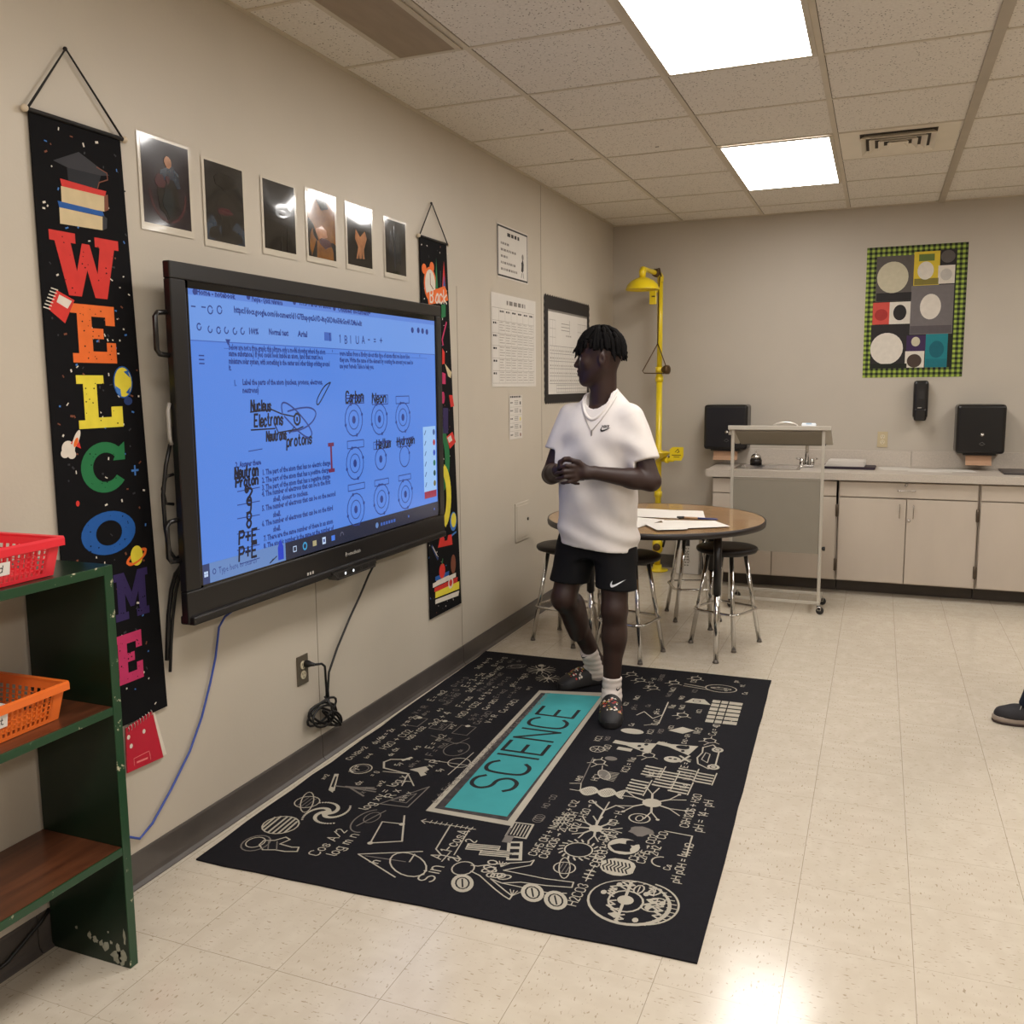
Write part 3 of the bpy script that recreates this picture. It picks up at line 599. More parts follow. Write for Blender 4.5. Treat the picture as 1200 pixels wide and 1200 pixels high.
c.line([(2.466, 1.415), (2.580, 1.420), (2.637, 1.403), (2.706, 1.392)], .005, sink_, 5); c.line([(2.466, 1.356), (2.595, 1.355)], .005, sink_, 5); c.line([(2.595, 1.367), (2.613, 1.340), (2.723, 1.346), (2.760, 1.354)], .005, sink_, 5); c.line([(2.676, 1.334), (2.708, 1.356)], .004, sink_, 5)
c.line(smooth([(2.641, 1.400), (2.634, 1.439), (2.659, 1.444), (2.713, 1.419), (2.762, 1.384), (2.802, 1.349), (2.817, 1.323), (2.794, 1.309), (2.743, 1.330), (2.694, 1.363), (2.651, 1.394)]), .006, stx, 5)
c.line(smooth([(2.672, 1.411), (2.738, 1.421), (2.812, 1.422), (2.849, 1.403), (2.831, 1.375), (2.786, 1.352), (2.723, 1.340), (2.672, 1.340)]), .006, stx, 5)
x, y = (2.725, 1.382); c.oval(x, y, .018, .020, .008, sink_, 5, 10); c.rect(x-.005, y-.008, x+.005, y+.008, sink_, 5)
c.line(smooth([(2.941, 1.511), (2.900, 1.496), (2.852, 1.449), (2.851, 1.428), (2.868, 1.433), (2.910, 1.474), (2.947, 1.511)]), .005, sink_, 5)
x, y = (2.935, 1.229); c.rect(x-.006, y-.05, x+.006, y+.05, sred, 6); c.rect(x-.02, y+.042, x+.02, y+.056, sred, 6); c.rect(x-.02, y-.056, x+.02, y-.042, sred, 6)
for k, (t_, p, q, h) in enumerate((('Neutron', (2.373, 1.204), (2.496, 1.215), .062), ('Proton', (2.375, 1.176), (2.494, 1.181), .05), ('e', (2.421, 1.154), (2.443, 1.157), .05), ('2', (2.427, 1.125), (2.463, 1.127), .07), ('9', (2.424, 1.086), (2.456, 1.090), .09), ('8', (2.421, 1.035), (2.452, 1.039), .085), ('P+E', (2.378, 0.988), (2.476, 0.992), .07), ('P+E', (2.374, 0.935), (2.472, 0.943), .075))):
    wr(t_, p, q, h, wd=.0085)
for p, q in (((2.382, 1.161), (2.497, 1.163)), ((2.379, 1.117), (2.494, 1.117)), ((2.376, 1.073), (2.491, 1.071)), ((2.372, 1.023), (2.487, 1.022)), ((2.368, 0.970), (2.483, 0.971)), ((2.378, 0.923), (2.480, 0.925)), ((2.448, 1.287), (2.520, 1.290))): c.line([p, q], .003, stx, 4)
for i, (bx, at) in enumerate(((((3.049, 1.429), (3.184, 1.460)), (3.104, 1.365)), (((3.248, 1.421), (3.376, 1.458)), (3.303, 1.360)), (((3.447, 1.420), (3.564, 1.451)), (3.505, 1.360)), (((3.051, 1.254), (3.173, 1.283)), (3.103, 1.193)), (((3.251, 1.237), (3.380, 1.267)), (3.305, 1.194)), (((3.453, 1.234), (3.579, 1.267)), (3.512, 1.189)), (((3.047, 1.087), (3.170, 1.111)), (3.099, 1.009)), (((3.250, 1.085), (3.365, 1.109)), (3.303, 1.026)), (((3.453, 1.086), (3.563, 1.109)), (3.511, 1.023)))):
    (x0, y0), (x1, y1) = bx; c.line([(x0, y0), (x1, y0), (x1, y1), (x0, y1)], .0035, stx, 4, closed=True)
    x, y = at; R = .064 if i not in (4, 5) else .045
    if i != 5: c.ell(x, y, .013, .016, stx, 4, 10)
    c.oval(x, y, R, R, .0045, stx, 4)
    if i not in (4, 5): c.oval(x, y, R*.58, R*.58, .0035, stx, 4)
    for k in range(4 if i not in (4, 5) else 1): c.ell(x+R*math.cos(k*PI/2+.3), y+R*math.sin(k*PI/2+.3), .007, .007, stx, 5, 8)
wr('Carbon', (3.049, 1.433), (3.182, 1.437), .075, wd=.008); wr('Neon', (3.248, 1.428), (3.367, 1.433), .065, wd=.008); wr('Helium', (3.272, 1.239), (3.394, 1.248), .062, wd=.008); wr('Hydrogen', (3.446, 1.241), (3.610, 1.257), .058, wd=.007)
for p, q in (((3.266, 1.257), (3.395, 1.263)), ((3.439, 1.257), (3.595, 1.270)), ((3.050, 1.449), (3.183, 1.450))): c.line([p, q], .006, stx, 5)
(x0, y0), (x1, y1) = (3.690, 1.011), (3.816, 1.309); c.rect(x0, y0, x1, y1, slite, 3); c.rect(x0+.003, y0-.032, x1-.002, y0, SE('stop', (150, 44, 70), 1), 4)
for k, m in enumerate((stx, sred, dkb, sgrn, sgrn, sora)):
    y = y1-.028-k*(y1-y0-.05)/5.2; c.ell(x1-.018, y, .012, .014, SE('dot%d' % k, ((60, 90, 150), (170, 50, 60), (52, 84, 190), (40, 110, 90), (30, 74, 70), (110, 104, 50))[k], 1), 5, 12); c.line([(x0+.014, y-.008), (x0+.026, y+.010)], .005, stx, 5)
tz = (2.232, 0.953)[1]; ty0 = (2.626, 0.880)[0]
c.rect(cy0, cz0, cy1, tz, stask, 3); c.rect(cy0+.034, cz0, ty0, tz, stk2, 4); c.rect(cy0, cz0, cy0+.034, tz, SE('start', (44, 58, 104), 1), 4)
x, y = cy0+.017, (cz0+tz)/2
for a in (-1, 1):
    for q in (-1, 1): c.rect(x+a*.0045-.004, y+q*.0045-.004, x+a*.0045+.004, y+q*.0045+.004, swh, 5)
c.oval(cy0+.055, y+.002, .007, .008, .003, stx, 5, 10); c.type('Type here to search', cy0+.075, y-.009, .030, stx, 5, width=.19)
for k, m in enumerate((swh, SE('edge', (60, 150, 200), 1), SE('folder', (170, 160, 120), 1), swh, SE('mail', (70, 120, 220), 1), SE('app', (90, 90, 110), 1))):
    x = ty0+.055+k*.062
    if k == 0: c.line([(x-.009, y-.009), (x+.009, y-.009), (x+.009, y+.009), (x-.009, y+.009)], .003, m, 5, closed=True)
    elif k == 1: c.oval(x, y, .011, .012, .006, m, 5)
    elif k == 3: c.rect(x-.011, y-.013, x+.011, y+.013, m, 5); c.rect(x-.005, y-.006, x+.005, y+.006, stx, 6)
    elif k == 5: c.oval(x, y, .011, .012, .004, m, 5, t0=0, t1=PI)
    else: c.rect(x-.012, y-.010, x+.012, y+.010, m, 5)
x, _ = (2.598, 0.909); c.poly([(x-.016, cz0+.008), (x+.016, cz0+.008), (x+.016, tz-.01), (x, tz+.018), (x-.016, tz-.01)], SE('drop', (30, 60, 190), 1), 6); c.line([(2.554, 0.908), (2.534, 0.897), (2.574, 0.914)], .004, sink_, 6)
x, _ = (3.259, 0.870); c.ell(x, y, .012, .012, stk2, 5, 10); [c.rect(x+.03+k*.022, y-.007, x+.045+k*.022, y+.006, srul, 5) for k in range(6)]
for q in ((3.535, 0.875), (3.788, 0.866)): c.ell(q[0], y, .006, .006, srul, 5, 8)
c.build('screen', tv)
# control pod, lettering, lip
b = MB(); P = [((2.876, 0.833)[0], .796), ((3.208, 0.832)[0], .796), ((3.208, 0.832)[0]-.012, .760), ((2.914, 0.796)[0], .760)]
b.prism(P, (.100, 0, 0), (0, 1, 0), (0, 0, 1), .040, bez); b.build('control_pod', tv)
c = Canvas((.1405, 0, 0), (0, 1, 0), (0, 0, 1)); ledw = M('led_white', (235, 240, 245), .3, emit=1.6)
for k in range(5): c.oval(P[0][0]+.035+k*.058, .778, .007, .007, .002, metal, 1, 10) if k not in (1, 2) else c.ell(P[0][0]+.035+k*.058, .778, .006, .006, ledw, 1, 10)
c.line([(P[0][0]+.012, .790), (P[1][0]-.012, .790), (P[1][0]-.020, .766), (P[3][0]+.010, .766)], .0025, metal, 1, closed=True)
c.build('pod_buttons', tv)
c = Canvas((.1224, 0, 0), (0, 1, 0), (0, 0, 1)); lg = M('logo_silver', (190, 186, 180), .3)
c.type('Promethean', (3.001, 0.843)[0], .836, .024, lg, 1, width=.11); c.build('maker_lettering', tv)
c = Canvas((.1224, 0, 0), (0, 1, 0), (0, 0, 1)); x, y = (2.741, 0.817)
for k in range(3): c.rect(x+k*.016, .812, x+k*.016+.009, .812+.011, lg, 1)
c.build('logo_mark', tv)
for z0 in (.98, 1.59):                                                # side handles
    b = MB(); b.tube([(.100, YL+.01, z0), (.100, YL-.034, z0+.004), (.100, YL-.044, z0+.016), (.100, YL-.044, z0+.110), (.100, YL-.034, z0+.122), (.100, YL+.01, z0+.126)], .0075, bez, 8); b.build('side_handle', tv)
b = MB(); b.tube([(.098, YL-.004, 1.452), (.100, YL-.014, 1.43), (.100, YL-.014, 1.35), (.098, YL-.004, 1.33)], .006, M('grey_antenna', (150, 146, 140), .4), 8); b.build('antenna', tv)
cab = M('cable_black', (16, 14, 14), .45)
b = MB(); b.tube([(.085, YL+.004, 1.33), (.08, YL-.012, 1.27), (.075, YL-.026, 1.18), (.075, YL-.024, 1.08), (.075, YL-.012, 1.01), (.08, YL+.004, .985), (.08, YL+.03, .99)], .006, cab, 8)
b.tube([(.085, YL+.01, 1.24), (.08, YL-.014, 1.235), (.075, YL-.026, 1.20), (.075, YL-.016, 1.155), (.08, YL+.01, 1.15)], .005, cab, 8)
o = b.build('video_cable'); recenter(o, (.05, YL, .98)); tag(o, 'looped black video cable at the left side of the display', 'cable')
b = MB(); b.tube([(.085, YL+.03, .965), (.05, YL+.035, .93), (.03, YL+.035, .88), (.022, YL+.025, .80), (.02, YL+.018, .73), (.018, YL+.012, .66)], .007, cab, 8); b.tube([(.085, YL+.045, .96), (.05, YL+.05, .92), (.03, YL+.05, .86), (.024, YL+.038, .78), (.02, YL+.03, .70), (.018, YL+.022, .62)], .005, cab, 8)
o = b.build('display_cable'); recenter(o, (.02, YL+.02, .6)); tag(o, 'pair of straight black cables running down from the lower left corner of the display', 'cable')
bc = M('cable_blue', (52, 76, 158), .45)
L = [(2.395, 0.736), (2.384, 0.700), (2.360, 0.604), (2.328, 0.526), (2.279, 0.425), (2.216, 0.333), (2.124, 0.243), (2.038, 0.170), (1.984, 0.147)]
b = MB(); b.tube([(.088, L[0][0], .776)]+[(.03 if i == 0 else .012, y, z) for i, (y, z) in enumerate(L)]+[(.0062, 1.70, .325), (.0056, 1.66, .27), (.0056, 1.63, .22)], .0038, bc, 8)
o = b.build('network_cable'); recenter(o, (.02, 2.0, .02)); tag(o, 'thin blue network cable hanging from the display to the floor', 'cable')
# outlet + power cord
pl = M('outlet_plate', (110, 100, 86), .4, metal=.5); iv = M('outlet_ivory', (204, 192, 164), .4)
def outlet(name, o, u, n, label, plm, w_=.070, h_=.115):
    o, u, n = Vector(o), Vector(u), Vector(n); z = Vector((0, 0, 1)); r = empty(name, o-z*h_/2, label, 'wall outlet')
    P = lambda a, d, e_: o+u*a+z*d+n*e_
    def bx(b, a0, a1, d0, d1, e0, e1, m):
        p, q = P(a0, d0, e0), P(a1, d1, e1); b.box([min(p[i], q[i]) for i in range(3)], [max(p[i], q[i]) for i in range(3)], m, .0008)
    b = MB(); bx(b, -w_/2, w_/2, -h_/2, h_/2, .001, .006, plm); b.build('cover_plate', r)
    for s in (-1, 1):
        b = MB(); b.lathe([(.0165, .006), (.0165, .0085)], o+z*.0195*s, iv, 20, n); rr = b.build('socket', r)
        b = MB(); sl = M('slot', (30, 26, 22), .8)
        for k in (-1, 1): bx(b, k*.0065-.001, k*.0065+.001, .0195*s, .0195*s+.009, .0084, .0092, sl)
        b.lathe([(.0025, .0084), (.0025, .0092)], o+z*(.0195*s-.008), sl, 10, n); b.build('slots', rr)
    return r
outlet('wall_outlet', (0, 2.857, .41), (0, 1, 0), (1, 0, 0), 'metal-plated wall outlet under the display, with a black cord plugged in', pl)
r = empty('power_cord', (.03, 2.95, .2), 'black power cord from the display, its slack coiled in a loop near the outlet', 'power cord')
b = MB(); b.lathe([(.0, .010), (.014, .010), (.014, .024), (.009, .036), (.006, .052)], (0, 2.868, .432), cab, 14, (1, .05, 0)); b.build('plug', r)
b = MB(); W = lambda x, q: (x, q[0], q[1])
p1 = [(.052, 2.871, .432), (.062, 2.90, .428), (.05, 2.94, .405), (.035, 2.965, .355), (.03, 2.975, .30), (.03, 2.975, .26)]
b.tube(p1, .0048, cab, 8)
p2 = [(.08, 3.30, .757), (.072, 3.30, .745), (.05, 3.29, .70), (.03, 3.25, .62), (.025, 3.17, .54), (.025, 3.07, .44), (.028, 3.0, .36), (.03, 2.985, .29), (.032, 2.985, .24)]
b.tube(p2, .0048, cab, 8)
for k in range(6):
    ry, rz, a, oy, oz = ((.10, .048, .25, 2.955, .205), (.092, .042, -.15, 2.945, .215), (.10, .05, .5, 2.96, .19), (.06, .05, .9, 3.0, .17), (.085, .04, .1, 2.94, .20), (.05, .055, 1.2, 3.01, .165))[k]
    b.tube([(.022+.004*k+.008*math.sin(t+k), oy+ry*math.cos(t)*math.cos(a)-rz*math.sin(t)*-math.sin(-a), oz-ry*math.cos(t)*math.sin(a)*.8+rz*math.sin(t)*math.cos(a)) for t in [2*PI*i/18 for i in range(18)]], .0048, cab, 7, closed=True)
b.tube([(.024, 2.97, .27), (.05, 2.975, .23), (.05, 2.985, .18), (.03, 2.98, .155)], .005, cab, 7); b.build('cord', r)

def scribble(c, x, y, w_, h, m, L=3):
    k = 0
    while k < w_: l = rnd.uniform(.3, .9)*h*3; c.rect(x+k, y, min(x+k+l, x+w_), y+h, m, L); k += l+h*.7
# -- notices right of the second banner
pap = M('paper_white', (212, 206, 197), .7, var=.02); ink = M('ink_black', (44, 40, 38), .7); ink2 = M('ink_grey', (128, 122, 114), .7); ink3 = M('ink_pale', (162, 154, 143), .7)
c = Canvas((.003, 0, 0), (0, 1, 0), (0, 0, 1)); c.rect(4.858, 2.104, 5.346, 2.402, pap, 0); c.rect(4.862, 2.111, 5.338, 2.395, ink, 1); c.rect(4.874, 2.121, 5.328, 2.385, pap, 2)
scribble(c, 5.01, 2.345, .19, .020, ink)
for k, (t_, w_) in enumerate((('Warm up quiz', .13), ('Review worksheet questions', .24), ('Lab safety', .11), ('Complete atom worksheet', .23), ('Exit ticket and clean up time', .26))): scribble(c, 4.91, 2.292-k*.036, w_, .013, ink2)
q = 5.25; c.poly(blob(q, 2.20, .022, .045, 14, .35, 7), ink, 3); c.ell(q+.004, 2.255, .016, .018, ink2, 3); c.line([(q-.01, 2.16), (q-.02, 2.135)], .008, ink2, 3); c.line([(q+.01, 2.16), (q+.018, 2.135)], .008, ink2, 3)
o = c.build('notice_sheet'); recenter(o, (.003, 5.1, 2.104)); tag(o, 'small white notice with a thin black border, topmost right of the second banner', 'notice')
def table(c, y0, y1, z0, z1, cols, rows, m, w_=.002, L=2):
    for k in range(cols+1): x = y0+(y1-y0)*k/cols; c.line([(x, z0), (x, z1)], w_, m, L)
    for k in range(rows+1): z = z0+(z1-z0)*k/rows; c.line([(y0, z), (y1, z)], w_, m, L)
c = Canvas((.003, 0, 0), (0, 1, 0), (0, 0, 1)); c.rect(4.762, 1.484, 5.475, 2.012, pap, 0); scribble(c, 4.99, 1.955, .30, .024, ink2)
table(c, 4.775, 5.44, 1.505, 1.93, 7, 1, ink3, .0022)
for k in range(6): z = 1.505+.425*k/6; c.line([(4.775, z), (5.44, z)], .0022, ink3, 2)
for k in range(6): scribble(c, 4.885+k*.095, 1.908, .06, .010, ink)
for j in range(5):
    scribble(c, 4.785, 1.535+j*.071+.02, .055, .011, ink)
    for k in range(6):
        for i in range(4): scribble(c, 4.880+k*.095, 1.520+j*.071+i*.015, rnd.uniform(.05, .08), .005, ink3)
o = c.build('schedule_chart'); recenter(o, (.003, 5.1, 1.484)); tag(o, 'large pale chart sheet with a fine text grid, below the bordered notice', 'chart')
c = Canvas((.003, 0, 0), (0, 1, 0), (0, 0, 1)); bk = M('scalloped_border', (30, 24, 23), .7, var=.08)
P = []; y0, y1, z0, z1 = 5.64, 6.62, 1.375, 2.07; n = 22
for k in range(n): P += [(y0+(y1-y0)*k/n, z0), (y0+(y1-y0)*(k+.5)/n, z0-.012)]
for k in range(16): P += [(y1, z0+(z1-z0)*k/16), (y1+.012, z0+(z1-z0)*(k+.5)/16)]
for k in range(n): P += [(y1-(y1-y0)*k/n, z1), (y1-(y1-y0)*(k+.5)/n, z1+.012)]
for k in range(16): P += [(y0, z1-(z1-z0)*k/16), (y0-.012, z1-(z1-z0)*(k+.5)/16)]
c.poly(P, bk, 1); c.rect(y0+.07, z0+.055, y1-.055, z1-.085, pap, 2); c.rect(y0+.07, z1-.098, y1-.055, z1-.085, ink2, 3)
q0, q1 = y0+.075, y1-.06
table(c, q0+.02, q1, 1.50, 1.75, 18, 5, ink2, .003, 3); table(c, q0+.16, q1, 1.44, 1.49, 15, 2, ink2, .003, 3); table(c, q0+.02, q0+.14, 1.75, 1.92, 2, 3, ink3, .003, 3); table(c, q1-.22, q1, 1.75, 1.92, 6, 3, ink3, .003, 3)
for j in range(5):
    for k in range(18): scribble(c, q0+.03+k*.046, 1.515+j*.05, .025, .010, ink3, 4)
for j in range(3): c.line([(q0+.26, 1.86+j*.022), (q0+.44, 1.86+j*.022)], .004, ink2, 3)
c.line([(q0+.44, 1.84), (q0+.44, 1.93)], .005, ink2, 3); scribble(c, q0+.36, 1.82, .12, .01, ink3, 3)
o = c.build('periodic_chart'); recenter(o, (.003, 6.1, 1.375)); tag(o, 'grid chart mounted on black scalloped border paper, behind the standing student', 'chart')
c = Canvas((.003, 0, 0), (0, 1, 0), (0, 0, 1)); c.rect(5.02, 1.168, 5.228, 1.432, pap, 0); scribble(c, 5.03, 1.418, .18, .011, ink, 2)
for j in range(5):
    z = 1.385-j*.048; scribble(c, 5.035, z, .04, .008, ink); 
    for i in range(3): scribble(c, 5.10, z+.012-i*.010, .06, .005, ink2)
    c.ell(5.195, z, .010, .012, (ink, ink2, yel, ink2, brn)[j], 3, 8); c.line([(5.03, z-.022), (5.22, z-.022)], .0015, ink3, 2)
o = c.build('voice_level_strip'); recenter(o, (.003, 5.12, 1.168)); tag(o, 'small white strip of printed rows, lowest sheet on the left wall', 'notice')
r = empty('access_panel', (.002, 5.21, .54), 'square painted metal access panel low on the left wall', 'access panel')
b = MB(); b.box((.001, 5.095, .536), (.007, 5.33, .775), wallm, .0015); b.build('frame', r)
b = MB(); b.box((.0072, 5.113, .555), (.0105, 5.312, .757), wallm, .0012); b.build('door', r)
b = MB(); b.lathe([(.010, .0105), (.010, .016), (.0, .016)], (0, 5.290, .66), M('lock', (60, 54, 48), .4, metal=.7), 12, (1, 0, 0)); b.build('lock', r)
# ============================================================ RUG
rugm = M('rug_black', (21, 20, 25), .85, var=.12, vs=60, bump=.15, bs=400, spec=.2)
chk = M('rug_chalk', (172, 165, 150), .85, var=.08, spec=.15); chk2 = M('rug_chalk_grey', (112, 106, 100), .85, var=.1, spec=.15); teal = M('rug_teal', (66, 152, 154), .85, var=.06, spec=.15); rdark = M('rug_slate', (66, 62, 62), .85, var=.3, vs=40, spec=.15)
r = empty('printed_rug', (.85, 3.4, .0), 'large black rug printed with white chalk science drawings and a teal SCIENCE panel', 'rug')
C4 = [(.064, 2.153), (1.65, 2.21), (1.579, 4.609), (.028, 4.575)]
b = MB(); n = 40; Q = random.Random(2)
def edge(p, q, k, amp): return [(p[0]+(q[0]-p[0])*i/k+Q.uniform(-amp, amp), p[1]+(q[1]-p[1])*i/k+Q.uniform(-amp, amp)) for i in range(k)]
P = edge(C4[0], C4[1], 14, .003)+edge(C4[1], C4[2], 18, .0025)+edge(C4[2], C4[3], 14, .003)+edge(C4[3], C4[0], 18, .004)
b.prism(P, (0, 0, .0006), (1, 0, 0), (0, 1, 0), .0050, rugm); b.build('backing', r)
c = Canvas((0, 0, .0058), (0, 1, 0), (-1, 0, 0), .0002); R = random.Random(11)
def fl(*p): return [tuple(q) for q in p]
c.poly(fl((2.714, -0.601), (2.718, -0.927), (4.133, -0.861), (4.052, -0.538)), chk, 1); c.poly(fl((2.742, -0.621), (2.747, -0.900), (4.074, -0.844), (4.020, -0.559)), rdark, 2); c.poly(fl((2.761, -0.652), (2.775, -0.886), (4.074, -0.844), (4.028, -0.582)), teal, 3)
p0, p1 = (2.903, -0.718), (3.846, -0.793); a_ = math.atan2(p1[1]-p0[1], p1[0]-p0[0])
p0, p1 = (2.955, -.826), (4.02, -.795)
c.hand('SCIENCE', p0[0], p0[1], .170, .0165, M('rug_ink', (18, 17, 20), .85), 4, sx=.945, a=.024, soft=True)
for k in range(24): q = 2.78+k*.052; c.hand(R.choice(['a+b', 'x=2', 'sin', 'dx', 'E=m']), q, -.598-R.uniform(0, .012), .022, .003, chk2, 4)
# formulas: rows running along the reading direction
F_ = ['H2O + CO2', 'C6H12O6 + 6O2 > 6CO2 + 6H2O', 'Cn H2n+2', 'pH = -log H', 'E = mc2', 'a2 + b2 = c2', 'F = ma', 'sin2x + cos2x = 1', 'V = IR', 'PV = nRT', 'x = -b + 2a', 'NaCl + H2O', 'H2CO3 > H + HCO3', 'log xy = log x + log y', '3x2 + 4y = 9', 'dy/dx = 2x', 'ABC = DEF', 'O = C = O', 'Ca + 2HCl', '2H2 + O2 > 2H2O']
def F(x, y): return x, y
def rows(pq, h, n, gap, m=chk, wd=.0036):
    x, y = pq
    for k in range(n): c.hand(R.choice(F_), x+R.uniform(-.02, .02), y-k*gap, h, wd, m, 2, a=R.uniform(-.05, .05), jit=.2, rnd=R)
for p, q in (((2.760, -0.442), 'R x Q'), ((3.003, -0.457), 'P x R'), ((2.639, -0.406), 'log xy = log x'), ((2.311, -0.420), 'Cos A/2'), ((2.326, -0.474), 'log m n'), ((3.830, -0.329), 'a + b = c'), ((3.455, -0.267), '3x2 + 4'), ((3.975, -0.186), 'E = 3 - 5x'), ((3.358, -0.150), 'f x = 2y')):
    c.hand(q, p[0], p[1], .036, .004, chk, 2, rnd=R, jit=.2)
for p, q, h in (((2.562, -1.072), 'C6H5 OH + NaOH', .026), ((2.559, -1.108), 'C6H12O6 > 2C2H5OH', .026), ((2.339, -1.278), 'H2CO3 > H + HCO3', .030), ((2.495, -1.276), 'H + CO3 > H2CO3', .028), ((2.737, -1.252), 'CH3 - CO - H', .026), ((2.640, -1.404), 'C2H5 > CO2', .026), ((2.566, -1.527), 'pH pOH = 14 HO', .026), ((2.907, -1.534), 'pH = 14 - pH', .032), ((2.920, -1.486), 'C6H12O6 + H2O', .028), ((2.560, -1.379), 'O2 = CH4', .026), ((2.700, -1.431), '2H2 > CO', .028), ((3.164, -1.097), 'HCl', .026), ((3.279, -1.182), 'KCl = Na', .026), ((3.451, -1.055), 'H2O', .026), ((3.800, -1.180), 'CuO', .026), ((3.767, -1.373), 'NH3', .028), ((3.771, -1.437), 'Ca = 40', .028), ((4.036, -1.206), 'Na', .028), ((4.291, -1.034), 'H - O - H', .024), ((4.434, -1.231), 'CO', .026), ((4.508, -1.429), 'pv', .026), ((4.452, -1.466), 'nt', .024), ((3.400, -1.390), 'E = h', .026), ((2.757, -1.143), 'CO2 + H2O > C', .026), ((2.798, -1.084), 'C6H6 + Cl2', .026)):
    c.hand(q, p[0], p[1], h, .0036, chk, 2, rnd=R, jit=.2)
c.hand('Sin', *(2.303, -0.833), .050, .005, chk, 2, a=.05, soft=True); c.hand('A', (2.303, -0.833)[0]+.13, (2.303, -0.833)[1]+.035, .040, .0045, chk, 2); c.line([((2.303, -0.833)[0]+.12, (2.303, -0.833)[1]+.026), ((2.303, -0.833)[0]+.18, (2.303, -0.833)[1]+.026)], .004, chk, 2); c.hand('2', (2.303, -0.833)[0]+.135, (2.303, -0.833)[1]-.022, .036, .0045, chk, 2, soft=True); c.hand('1-cosA', *(2.478, -0.809), .038, .0045, chk, 2, a=0, soft=True); c.hand('2', (2.555, -0.827)[0]+.01, (2.555, -0.827)[1]-.03, .036, .0045, chk, 2, soft=True)
c.line([(2.486, -0.755), (2.458, -0.788), (2.457, -0.857), (2.472, -0.838)], .005, chk, 2); c.line([(2.486, -0.755), (2.649, -0.729)], .005, chk, 2); c.line([(2.473, -0.826), (2.644, -0.802)], .004, chk, 2)
c.line([(2.641, -0.622), (2.652, -0.821)], .004, chk, 2); c.line([(2.641, -0.622), (2.657, -0.631)], .004, chk, 2); c.line([(2.641, -0.622), (2.628, -0.642)], .004, chk, 2)
for k in range(9): p = (2.647, -0.656); q = (2.653, -0.807); t = k/8; x, y = p[0]+(q[0]-p[0])*t, p[1]+(q[1]-p[1])*t; c.line([(x-.01, y), (x+.01, y)], .003, chk, 3)
# human figure
c.oval(*(2.410, -0.887), .040, .034, .0045, chk, 3)
c.line([(2.435, -0.903), (2.438, -0.925), (2.462, -0.958), (2.520, -1.065), (2.535, -1.076), (2.503, -1.077), (2.463, -1.030), (2.444, -1.009), (2.445, -1.065), (2.445, -1.148), (2.457, -1.232), (2.428, -1.236), (2.410, -1.161), (2.400, -1.083), (2.375, -1.032)], .0045, chk, 3)
c.line([(2.403, -0.917), (2.390, -0.952), (2.337, -1.025), (2.313, -1.063), (2.302, -1.086), (2.322, -1.086), (2.340, -1.057), (2.385, -0.991), (2.375, -1.032), (2.375, -1.098), (2.375, -1.174), (2.392, -1.231)], .0045, chk, 3)
for k in range(7): c.oval((2.428, -0.967)[0]+R.uniform(-.035, .05), (2.416, -0.978)[1]+R.uniform(-.05, .05), R.uniform(.012, .03), .012, .005, chk, 4, 10, a=R.uniform(0, 3))
for x, y in ((2.460, -0.994), (2.322, -1.086)):
    for k in range(4): c.line([(x, y), (x+.03, y+.012*(k-1.5))], .003, chk, 3)
for q in ((2.332, -0.921), (2.360, -1.136), (2.347, -1.213)):
    c.ell(*q, .050, .034, chk, 3, a=.5); c.oval(*q, .032, .020, .005, rugm, 4, 12, a=.5); c.line([(q[0]-.02, q[1]-.01), (q[0]+.02, q[1]+.01)], .005, rugm, 5)
# plant/animal cell
x, y = (2.415, -1.414); c.ell(x, y, .118, .122, chk, 2, 30); c.ell(x+.003, y+.003, .110, .113, rugm, 3, 30); c.oval(x+.01, y-.035, .11, .105, .006, chk, 4, 20, t0=PI*1.05, t1=PI*1.95)
c.line([(x-.105, y+.01), (x+.105, y+.02)], .009, chk, 4); c.oval(x, y+.01, .055, .05, .006, chk, 4); c.ell(x+.005, y+.012, .024, .024, chk, 5)
for k in range(26):
    a, q = R.uniform(0, 2*PI), R.uniform(.45, .86); px, py = x+.112*q*math.cos(a), y+.115*q*math.sin(a)
    if k < 9: c.ell(px, py, .012, .009, chk, 5, 8)
    elif k < 13: c.oval(px, py, .024, .014, .005, chk, 5, 10, a=a); c.line([(px-.016, py), (px+.016, py)], .004, chk, 5)
    else: c.line([(px-.02, py-.01), (px-.008, py+.01), (px+.004, py-.01), (px+.016, py+.01), (px+.026, py-.008)], .006, chk, 5)
for k in range(16): t = -PI*.95+PI*.9*k/15; c.line([(x+.113*math.cos(t), y-.004+.132*math.sin(t)), (x+.108*math.cos(t), y+.108*math.sin(t))], .004, chk, 5)
# books, laptop
def box_at(q, w_, h, a, m, L): c.poly([(q[0]+math.cos(a)*i*w_-math.sin(a)*j*h, q[1]+math.sin(a)*i*w_+math.cos(a)*j*h) for i, j in ((-.5, -.5), (.5, -.5), (.5, .5), (-.5, .5))], m, L)
for dx, dy in ((0, 0), (.016, .055)): q = (2.532, -0.949); box_at((q[0]+dx, q[1]+dy), .040, .11, .2, chk, 3); [box_at((q[0]+dx-.012+k*.012, q[1]+dy), .004, .10, .2, rugm, 4) for k in range(3)]
q = (2.567, -0.997); box_at(q, .12, .050, .35, chk, 3); [box_at((q[0]-.036+k*.036, q[1]-.012+k*.012), .022, .030, .35, rugm, 4) for k in range(3)]
q = (2.700, -0.963); box_at(q, .105, .075, .1, chk, 3); box_at(q, .090, .060, .1, rugm, 4); [box_at((q[0], q[1]-.022+k*.011), .08, .004, .1, chk, 5) for k in range(5)]; box_at((2.656, -0.946), .10, .03, .1, chk2, 3)
q = (2.790, -0.994); [c.oval(q[0]+k*.012, q[1], .018, .018, .003, chk2, 3, 8) for k in range(3)]
